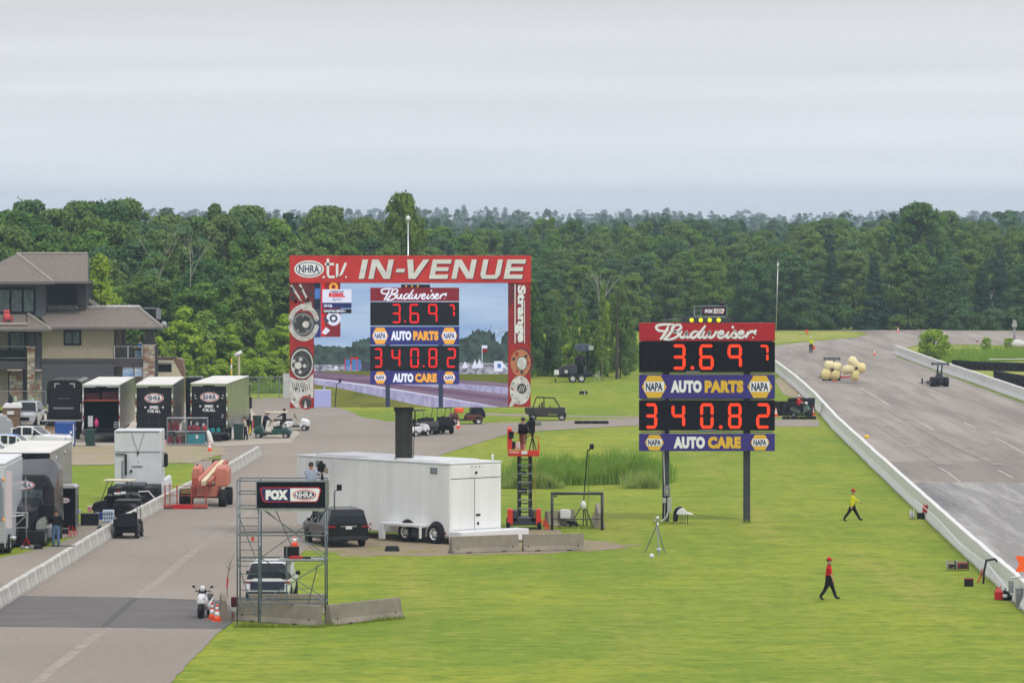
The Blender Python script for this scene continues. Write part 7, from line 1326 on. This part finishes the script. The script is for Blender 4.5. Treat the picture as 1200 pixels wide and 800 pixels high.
# camera on the scissor lift
f = Fr(626, 620); Yc = f.Y+.6; t = thing('broadcast_camera', 'large black broadcast camera on a tripod on the scissor lift platform', 'camera', (xat(625, Yc), Yc, zat(531.5, Yc))); X = lambda q: xat(q, Yc)-t.location.x; Z = lambda q: zat(q, Yc)-t.location.z
for a in (619.5, 629.5, 625.5): MB().t((X(a), .1 if a < 630 else -.3, 0), (X(624), 0, Z(511)), .03).build('leg', dark, t)
MB().b(X(619), X(627), -.25, .3, Z(507.5), Z(492)).b(X(620), X(625.5), -.2, .2, Z(492), Z(488)).build('camera_body', black, t, bevel=.05); MB().b(X(627), X(634.5), -.2, .2, Z(498.5), Z(493.3)).build('lens', grey, t, bevel=.03); MB().b(X(616.5), X(619.5), -.1, .15, Z(500), Z(494)).build('viewfinder', dsteel, t, bevel=.02); MB().t((X(624), 0, Z(511)), (X(624), 0, Z(506)), .07, n=8).build('fluid_head', black, t); MB().t((X(622), -.1, Z(508)), (X(615), -.3, Z(514)), .02).build('pan_bar', black, t)
# camera and kit on the near scaffold
Yc = YT+1.0; t = thing('broadcast_camera', 'black broadcast camera in front of the man on the near scaffold tower', 'camera', (xat(379, Yc), Yc, 4.61)); X = lambda q: xat(q, Yc)-t.location.x; Z = lambda q: zat(q, Yc)-t.location.z
MB().b(X(371.5), X(380), .1, .5, Z(553), Z(543)).b(X(374), X(378), .1, .4, Z(543), Z(540)).build('camera_body', black, t, bevel=.03); MB().b(X(376), X(381), .5, .9, Z(551), Z(545)).build('lens', dark, t, bevel=.02); MB().b(X(380), X(384.5), .0, .04, Z(554.5), Z(548)).build('monitor', mat('monitor_face', (.25, .2, .16), .4), t, bevel=.005)
for a in (372, 379, 384): MB().t((X(a), .3, 0), (X(377), .3, Z(553)), .02).build('leg', black, t)
Yc = YT-.05; t = thing('remote_camera', 'small black remote camera on a grey pole at the right corner of the scaffold', 'camera', (xat(391.5, Yc), Yc+.3, 3.4)); X = lambda q: xat(q, Yc)-t.location.x; Z = lambda q: zat(q, Yc)-3.4
MB().t((X(391.5), 0, Z(600)), (X(391.5), 0, Z(576)), .025).t((X(384.5), 0, Z(598)), (X(391.5), 0, Z(598)), .02).t((X(391.5), 0, Z(577)), (X(394), 0, Z(574)), .02).build('arm', dsteel, t); MB().b(X(394.3), X(400), -.1, .2, Z(575), Z(568)).build('camera_head', black, t, bevel=.02); MB().b(X(390.5), X(392.5), -.03, .03, Z(582), Z(577.5)).build('clamp', grey, t)
t = thing('equipment_case', 'black case on the lower plank of the scaffold tower', 'case', (xat(341.5, YT+.5), YT+.5, 2.62)); MB().b(-.3, .3, -.2, .2, .02, .42).build('body', black, t, bevel=.02); MB().b(-.3, .3, -.2, .2, .425, .45).build('lid', dark, t)
t = thing('red_bag', 'flat red bag in front of the black case on the scaffold plank', 'bag', (xat(346, YT+.2), YT+.2, 2.62)); MB().b(-.24, .28, -.12, .12, 0, .10).build('body', red, t, bevel=.03); MB().b(.28, .62, -.1, .15, 0, .07).build('strap_pile', black, t, bevel=.03)
k = MB(); tag(MB().b(-.06, .06, -.01, .01, -.08, .08).build('small_sign', orange, None, loc=(xat(296, YT+.8), YT+.8, zat(631, YT+.8))), 'tiny orange tag tied to the ladder of the scaffold tower', 'tag')
f = Fr(274.5, 724); t = thing('hand_truck', 'maroon and white bundle leaning at the left foot of the scaffold tower', 'bundle', f.loc); MB().b(-.15, .16, 0, .25, .45, .85).build('bundle', mat('maroon_cloth', (.12, .015, .03), .8), t, bevel=.05); MB().b(-.13, .17, -.02, .2, .27, .44).build('white_box', white, t, bevel=.02)
for s in (-.08, .08): MB().t((s, 0, 0), (s, .05, .4), .025).build('leg', red, t)
f = Fr(266, 700); t = thing('weed_stalk', 'dry bare stalk rising behind the concrete barrier end', 'plant', f.loc); MB().path([(0, 0, 0), (-.02, 0, .7), (.06, 0, 1.1), (.14, 0, 1.5)], .018).build('stalk', bark, t)
for i in range(7): MB().t((.06+i*.01, 0, 1.0+i*.07), (.06+random.uniform(-.2, .3), 0, 1.25+i*.1), .008, n=4).build('twig', bark, t)
tag(MB().t((0, 0, .3), (.05, 0, .75), .035).build('ribbon', red, None, loc=(f.X, f.Y-.4, .15)), 'red ribbon on the concrete barrier end beside the cones', 'ribbon')
# at the scoreboard foot
f = Fr(803, 613); t = thing('folding_table', 'white folding table with a curved top at the foot of the scoreboard', 'table', f.loc); X = f.x; Z = f.z
MB().loft([[(X(793), y_, Z(600.5)), (X(793), y_, Z(602)), (X(812.5), y_, Z(602.6)), (X(812.5), y_, Z(601.8)), (X(806), y_, Z(600)), (X(802), y_, Z(596)), (X(798), y_, Z(595)), (X(795), y_, Z(597))] for y_ in (-.3, .4)], sm=False).build('covered_top', white, t, bevel=.02)
for a in (797, 799.5, 803, 806): MB().t((X(a), -.25 if a < 800 else .3, 0), (X(a), 0, Z(602)), .018).build('leg', dark, t)
f = Fr(793, 613); tag(MB().loft([[(f.x(a), y_, f.z(b)) for a, b in ((789, 611), (789.5, 600), (792, 595.5), (796, 593.5), (800, 594), (798, 598), (795.5, 603), (794.5, 611))] for y_ in (0, .5)], sm=False).build('dark_cover', black, None, .04, loc=f.loc), 'black covered case bulging left of the white table', 'case')
t, X, Z = tripod('survey_tripod', 'light metal tripod with a tilted sensor head on the grass before the scoreboard', 770, 648, (770.5, 609), [(756, 652, 615), (779.5, 651, 615), (772, 640, 615)], grey)
MB().t((X(769), 0, Z(608.5)), (X(772), 0, Z(605.5)), .08, n=10).t((X(771), 0, Z(612)), (X(771), 0, Z(618)), .05, n=8).build('sensor_head', alu, t); MB().t((X(771.5), 0, Z(622)), (X(772), -.1, Z(643)), .01).lathe([(.10, -.03), (.12, 0), (.06, .03)], (X(772), -.15, Z(644)), 'Y', 14).build('hanging_disk', alu, t)
tag(MB().lathe([(.11, 0), (.12, .04), (.05, .08)], ax='Y', n=14).build('white_disk', white, None, loc=(Fr(764, 654).X, Fr(764, 654).Y, .12)), 'white disk lying at the foot of the sensor tripod', 'disk')
# grill and small lines on the middle lawn
f = Fr(684, 463); t = thing('fire_pit', 'small dark kettle stand with a white pole on the lawn below the light tower', 'equipment', f.loc); MB().b(-.4, .35, -.2, .2, .1, .38).build('body', black, t, bevel=.08); MB().t((.05, 0, 0), (-.02, 0, f.z(455)), .03).b(.05, .15, -.22, -.18, 0, .35).build('pole', alu, t)
# the pit side
f = Fr(77, 622); t = thing('merchandise_cabinet', 'tall black cabinet with silver peaked lid and oval logo beside the black truck', 'cabinet', f.loc); X = f.x; Z = f.z
MB().b(X(61.5), X(88), 0, 1.6, .12, Z(572)).build('body', blackg, t, bevel=.01); MB().prism([(0, .12), (0, Z(572)), (1.6, Z(572)), (1.6, .12)], X(88), X(88)+.02, 'X').build('side_panel', side_art, t); MB().b(X(60), X(89.5), -.05, 1.65, Z(572), Z(570)).prism([(X(61), Z(570)), (X(64), Z(568.2)), (X(86), Z(568.2)), (X(88), Z(570))], .1, 1.5).build('lid', alu, t, bevel=.01)
k = MB(); logo(k, X(75.8), Z(586), .47, .27, -.012, 0, 1, 2); k.build('logo', LOGO, t, flat=True); MB().b(X(73), X(74), -.04, 0, Z(609), Z(598)).build('handle', alu, t)
for a in (63, 86): wheel(t, X(a), .3, .09, .09, .05, 1)
t, X, Z = tripod('light_stand', 'thin pale tripod lamp stand in front of the black truck with a red foot', 30.5, 642, (29.5, 557), [(24, 644, 630), (37, 643, 630), (30, 648, 630)], red)
MB().t((0, 0, Z(630)), (X(29.5), 0, Z(557)), .03).build('pole', alu, t)
for a, b in ((20, 575), (24, 578), (37, 577), (39, 574)): MB().t((X(29.8), 0, Z(560)), (X(a), 0, Z(b)), .008, n=4).build('guy_line', alu, t)
for i, (a, b_, q, m_) in enumerate(((23, 28, 639, grey), (28, 33, 640, alu), (33, 39, 638.5, grey), (39.5, 49, 639, black))): bx(a, b_, q, 643.5, .3, 'equipment_bag', ['leftmost grey bag', 'pale bag', 'grey case', 'black bag rightmost'][i]+' in the row at the foot of the lamp stand', 'bag', m_, bev=.04)
for i, (a, q0, q1) in enumerate(((80.5, 616, 628), (84.5, 616, 627), (88, 619, 626))):
    f = Fr(a, q1+1); t = thing('jack_stand', ['left', 'middle', 'right'][i]+' red jack stand at the front of the black cabinet', 'jack stand', f.loc)
    for s in (-1, 1): MB().t((s*.1, -.08, 0), (0, 0, .3), .018).t((s*.1, .08, 0), (0, 0, .3), .018).build('leg', red, t)
    MB().t((0, 0, .25), (0, 0, f.z(q0)), .03).build('post', red, t)
bx(72.5, 79, 619, 626, .4, 'toolbox', 'black toolbox at the foot of the black cabinet', 'toolbox', black, grey)
bx(94, 114.5, 601.5, 616, .6, 'storage_tote', 'wide black storage tote right of the black cabinet', 'tote', black, dark)
b = bx(94.5, 103, 596, 601, .4, 'grey_tub', 'small grey tub on top of the black storage tote', 'tub', mat('grey_tub', (.28, .32, .32), .5)); b.location.z = Fr(100, 616).z(601.5); b.location.y = DY(616)+.3
b = bx(104, 113.5, 597, 601, .4, 'blue_cushion', 'pale blue bundle on top of the black storage tote', 'bundle', diff('pale_blue', (.3, .4, .52))); b.location.z = Fr(100, 616).z(601.5); b.location.y = DY(616)+.3
b = bx(114.3, 119, 593, 600, .25, 'drink_box', 'small red and white box right of the storage tote', 'box', mat('pinkish', (.5, .2, .22), .5), white); b.location.z = Fr(117, 609).z(600); b.location.y = DY(609)+.18
bx(114.5, 119.5, 600, 609, .35, 'blue_crate', 'small dark blue crate between the tote and the water bottles', 'crate', mat('royal_blue', (.02, .04, .2), .5))
f = Fr(126.3, 612.5); t = thing('water_pack', 'shrink-wrapped stack of pale blue water bottles', 'water bottles', f.loc); wb = mat('bottle_plastic', (.48, .60, .72), .15, var=.15, scale=12)
for r_ in range(3):
    for c in range(5): MB().lathe([(.055, 0), (.055, .16), (.025, .21), (.025, .23)], (-.24+c*.12, (r_ % 2)*.03, .235*r_), n=8).build('bottle', wb, t)
MB().b(-.3, .3, .07, .4, 0, .68).build('wrapped_pack', mat('wrapped_blue', (.40, .52, .68), .25, c2=(.62, .68, .74), scale=8), t, bevel=.03)
f = Fr(116, 619.5); tag(MB().b(-.12, .12, -.1, .1, 0, .13).b(-.02, .1, -.05, .05, .13, .2).build('small_tool', green_d, None, .02, loc=f.loc), 'small dark green tool on the asphalt beside the pit wall', 'tool')
f = Fr(140, 606); t = thing('covered_pallet', 'black covered load with white lids behind the small utility cart', 'covered load', (f.X, f.Y+1.4, 0)); X = f.x; Z = lambda q: f.z(q, 1.4)
MB().loft([[(X(a), y_, Z(b)) for a, b in ((118, 604), (118.5, 583), (121, 580), (133, 580.5), (148, 578), (158, 579), (162, 584), (163, 604))] for y_ in (0, .8, 1.3)], sm=False).build('cover', black, t, bevel=.06)
for a, b_, q in ((130, 137, 579.5), (138, 144, 578.5)): MB().b(X(a), X(b_), .1, .6, Z(580), Z(q-2)).build('white_lid', white, t, bevel=.02)
for i in range(6): MB().c(X(148+i*3), -.03, Z(582+random.uniform(-1, 9)), .35, .1, .3, rz=random.random(), rx=random.random()).build('fold', dark, t, bevel=.05)
def bin_(label, px, py, w, h, col, lidc=None, rz=0):
    f = Fr(px, py); t = thing('wheelie_bin', label, 'bin', (f.X, f.Y+.3, 0), rz); MB().loft([[(-w*k_, -.3*k_, z), (w*k_, -.3*k_, z), (w*k_, .3*k_, z), (-w*k_, .3*k_, z)] for z, k_ in ((.06, .84), (h-.08, 1), (h-.04, 1.06))], sm=False).build('body', col, t, bevel=.02)
    MB().loft([[(-w*k_*1.06, -.33*k_, z), (w*k_*1.06, -.33*k_, z), (w*k_*1.06, .33*k_, z), (-w*k_*1.06, .33*k_, z)] for z, k_ in ((h-.04, 1), (h+.02, .96), (h+.05, .8))], sm=False).build('lid', lidc or col, t, bevel=.02)
    for s in (-1, 1): wheel(t, s*w*.85, .26, .1, .1, .06, s, dark, n=12)
    MB().t((-w*.7, .36, h-.02), (w*.7, .36, h-.02), .02).build('handle', col, t)
bin_('dark green wheelie bin in front of the open black hauler', 105, 523, .35, 1.15, green_d); bin_('dark green wheelie bin beside the hauler nearest the fence', 279, 516, .36, 1.2, green_d, mat('grey_lid', (.1, .13, .14), .5)); b = bin_('dark bin with a red side behind the green golf cart', 301, 505, .32, 1.12, green_d)
f = Fr(296.6, 505); tag(MB().b(-.05, .05, 0, .3, .2, .9).build('red_canister', red, None, .03, loc=(f.X, f.Y-.1, 0)), 'red canister leaning against the dark bin', 'canister')
f = Fr(270.5, 514); tag(MB().lathe([(.2, 0), (.22, .1), (.22, 1.15), (.16, 1.25)], n=14).build('white_drum', white, None, loc=f.loc), 'upright white roll beside the green bin', 'roll')
f = Fr(293, 511); t = thing('hand_truck', 'yellow and black hand truck behind the woman at the green bin', 'hand truck', f.loc); MB().b(-.14, .14, 0, .1, .2, 1.15).build('back', black, t, bevel=.02); MB().prism([(-.12, .2), (.12, .2), (.0, .9)], -.03, 0).build('yellow_brace', yellow, t); MB().lathe([(.12, -.03), (.12, .03)], (.02, 0, .12), 'X', 12).build('wheel', rubber, t)
f = Fr(76, 523); t = thing('blue_bin', 'square blue bin with hinged lid in front of the black flat deck', 'bin', f.loc); MB().b(f.x(64), f.x(86.5), 0, 1.1, .05, f.z(497)).build('body', blue, t, bevel=.02); MB().b(f.x(63.7), f.x(87), -.03, 1.13, f.z(497), f.z(495)).build('lid', mat('blue_lid', (.03, .10, .38), .5), t, bevel=.02); MB().b(f.x(81.5), f.x(84), -.03, 0, f.z(508), f.z(505)).b(f.x(85.3), f.x(86.3), -.03, 0, f.z(520), f.z(497)).build('latch', whitep, t)
# wire cages of cylinders
def cage(label, px0, px1, teal):
    f = Fr((px0+px1)/2, 522); t = thing('wire_cage', label, 'cage', f.loc); a, b = f.x(px0), f.x(px1); h = f.z(489.8); zm = f.z(505)
    for x_ in (a, b):
        for y_ in (0, .8): MB().t((x_, y_, .1), (x_, y_, h), .025).build('post', steel, t)
    for z_ in (.12, zm, h): MB().path([(a, 0, z_), (b, 0, z_), (b, .8, z_), (a, .8, z_), (a, 0, z_)], .022).build('rail', steel, t)
    MB().b(a, b, 0, .8, h-.01, h+.03).build('roof', alu, t); MB().b(a, b, 0, .8, zm-.03, zm).b(a, b, 0, .8, .08, .11).build('shelf', steel, t); k = MB(); x_ = a
    while x_ < b: k.t((x_, -.01, .12), (x_, -.01, h), .005, n=3, cap=False); x_ += .1
    z_ = .12
    while z_ < h: k.t((a, -.01, z_), (b, -.01, z_), .005, n=3, cap=False); z_ += .1
    tag(k.build('wire_grid', steel, t), kind='stuff')
    for s in (a+.1, b-.1): MB().lathe([(.08, -.025), (.08, .025)], (s, .1, .07), 'X', 10).build('caster', black, t)
    return f, a, b, zm, h
cr = mat('cylinder_red', (.28, .012, .03), .35, var=.15); dg = mat('cylinder_dark', (.05, .05, .055), .4)
def bottles(f, a, b, z0, n, word, mats, hh=.62, skip=()):
    for i in range(n):
        if i in skip: continue
        x_ = a+.13+(b-a-.26)*i/(n-1); h = hh*random.uniform(.85, 1.05)
        o = MB().lathe([(.075, 0), (.08, .04), (.08, h*.75), (.04, h*.9), (.025, h)], n=12).build('gas_cylinder', mats[i % len(mats)], None, loc=(f.X+x_, f.Y+.25+(i % 2)*.2, z0)); tag(o, word, 'gas cylinder', word.replace('one of the ', ''))
f, a, b, zm, h = cage('left wire cage on casters holding red cylinders on two shelves', 195.4, 217.3, False); bottles(f, a, b, .13, 7, 'one of the red cylinders on the bottom shelf of the left wire cage', [cr, cr, dg, cr]); bottles(f, a, b-.4, zm+.02, 5, 'one of the red cylinders on the top shelf of the left wire cage', [cr, dg, cr, cr], .75)
tag(MB().lathe([(.12, 0), (.12, .5), (.05, .62)], n=12).build('pale_cylinder', mat('pale_green', (.45, .48, .42), .5), None, loc=(f.X+b-.18, f.Y+.4, zm+.02)), 'pale cylinder at the right end of the left cage', 'gas cylinder')
f, a, b, zm, h = cage('right wire cage on casters with red bundles above and a teal crate below', 218.2, 242.6, True)
tag(MB().b(a+.06, b-.2, .05, .7, .14, .80).build('teal_crate', mat('teal_crate', (.02, .26, .32), .5), None, .02, loc=f.loc), 'big teal crate on the bottom shelf of the right wire cage', 'crate'); tag(MB().b(-.08, .1, -.01, .01, -.13, .13).build('white_note', whitep, None, loc=(f.X, f.Y+.03, .62)), 'white paper on the teal crate', 'paper')
for i, (x_, z_, r, m_) in enumerate(((-.55, .2, .16, cr), (-.25, .22, .19, cr), (.05, .14, .15, red), (.35, .16, .17, dg), (.5, .18, .2, red), (.0, .48, .12, white), (.45, .42, .11, white))): tag(MB().ell((0, 0, 0), (r, r, r*1.1), 10, 7).t((0, 0, r*.8), (0, 0, r*1.35), .03).build('bundle', m_, None, loc=(f.X+x_, f.Y+.35, zm+z_)), ['leftmost red', 'tall red second', 'small red third', 'dark middle', 'big red right', 'white pear-shaped left', 'white pear-shaped right'][i]+' bundle on the top shelf of the right wire cage', 'bundle')
f = Fr(246, 524); tag(MB().loft([[(math.cos(i*PI/4)*r+x_, math.sin(i*PI/4)*r, z) for i in range(8)] for z, r, x_ in ((.02, .13, .2), (.5, .17, .08), (1.0, .15, -.05), (1.18, .06, -.1))]).build('white_tube', diff('tube_white', (.72, .72, .72)), None, loc=(f.X-.05, f.Y+.1, 0)), 'white wrapped roll leaning on the right wire cage', 'roll')
tag(MB().b(-.1, .1, -.1, .1, 0, .42).build('pink_bag', diff('pink_bag', (.6, .3, .3)), None, .05, loc=Fr(193, 522).loc), 'pinkish bag left of the wire cages', 'bag')
# kiosk and the leftmost things
f = Fr(13.5, 501); t = thing('wooden_kiosk', 'small brown wooden kiosk with white sloping roof and a pale notice', 'kiosk', f.loc); X = f.x; Z = f.z
MB().b(X(3), X(22.5), 0, 1.2, 0, Z(478)).build('body', mat('kiosk_brown', (.19, .115, .07), .7, var=.15), t); MB().loft([[(X(a), y_, Z(b)) for a, b in ((2, 478), (5.5, 472.5), (23, 472.5), (24, 478))] for y_ in (-.1, 1.3)], sm=False).build('roof', whitep, t, bevel=.03); MB().b(X(8), X(16), -.03, 0, Z(485.5), Z(481.5)).build('notice', white, t); MB().b(X(3), X(22.5), -.02, 0, Z(487.2), Z(486.6)).build('trim', dark, t)
MB().b(X(9.5), X(12.5), .3, .5, Z(472.5), Z(466.5)).build('roof_vent', black, t)
f = Fr(5, 516); tag(MB().loft([[(f.x(a), y_, f.z(b)) for a, b in ((-30, 514), (-30, 486), (5, 487), (7, 491), (11, 493), (13, 500), (13.5, 514))] for y_ in (0, 1.5)], sm=False).build('covered_equipment', diff('grey_cover', (.36, .37, .39), var=.15), None, .05, loc=f.loc), 'pale grey covered equipment in front of the wooden kiosk', 'covered load')
for px, q, m_, lab in ((12, 466, black, 'dark'), (17.5, 468, mat('sage', (.3, .36, .25), .6), 'pale'), (37.5, 471, mat('mint', (.2, .4, .32), .6), 'mint green')):
    f = Fr(px, 480); tag(MB().lathe([(.2, 0), (.22, .5), (.12, .7), (.12, .85)], n=12).build('lawn_ornament', m_, None, loc=(f.X, f.Y, f.z(q+8))), f'{lab} rounded cap showing above the fence by the clubhouse', 'post cap')
o = MB().b(-.6, .6, -.03, .03, .01, .05).build('dark_mat', black, None, .01, loc=(Fr(73, 657).X, Fr(73, 657).Y, .68)); tag(o, 'dark rag lying over the top of the pit wall', 'rag')
# ================================================================== the air
hz = MB().b(-1500, 1500, -80, 6600, -1.2, 40).build('haze', None or dark); hz.data.materials.clear()
hm = bpy.data.materials.new('haze'); hm.use_nodes = True; t = hm.node_tree; t.nodes.clear(); o = t.nodes.new('ShaderNodeOutputMaterial'); v = t.nodes.new('ShaderNodeVolumePrincipled')
v.inputs['Color'].default_value = (.66, .82, 1, 1); v.inputs['Density'].default_value = .000155; t.links.new(v.outputs[0], o.inputs['Volume']); hz.data.materials.append(hm)
tag(hz, 'thin pale haze over the whole place', 'haze', None, 'stuff')
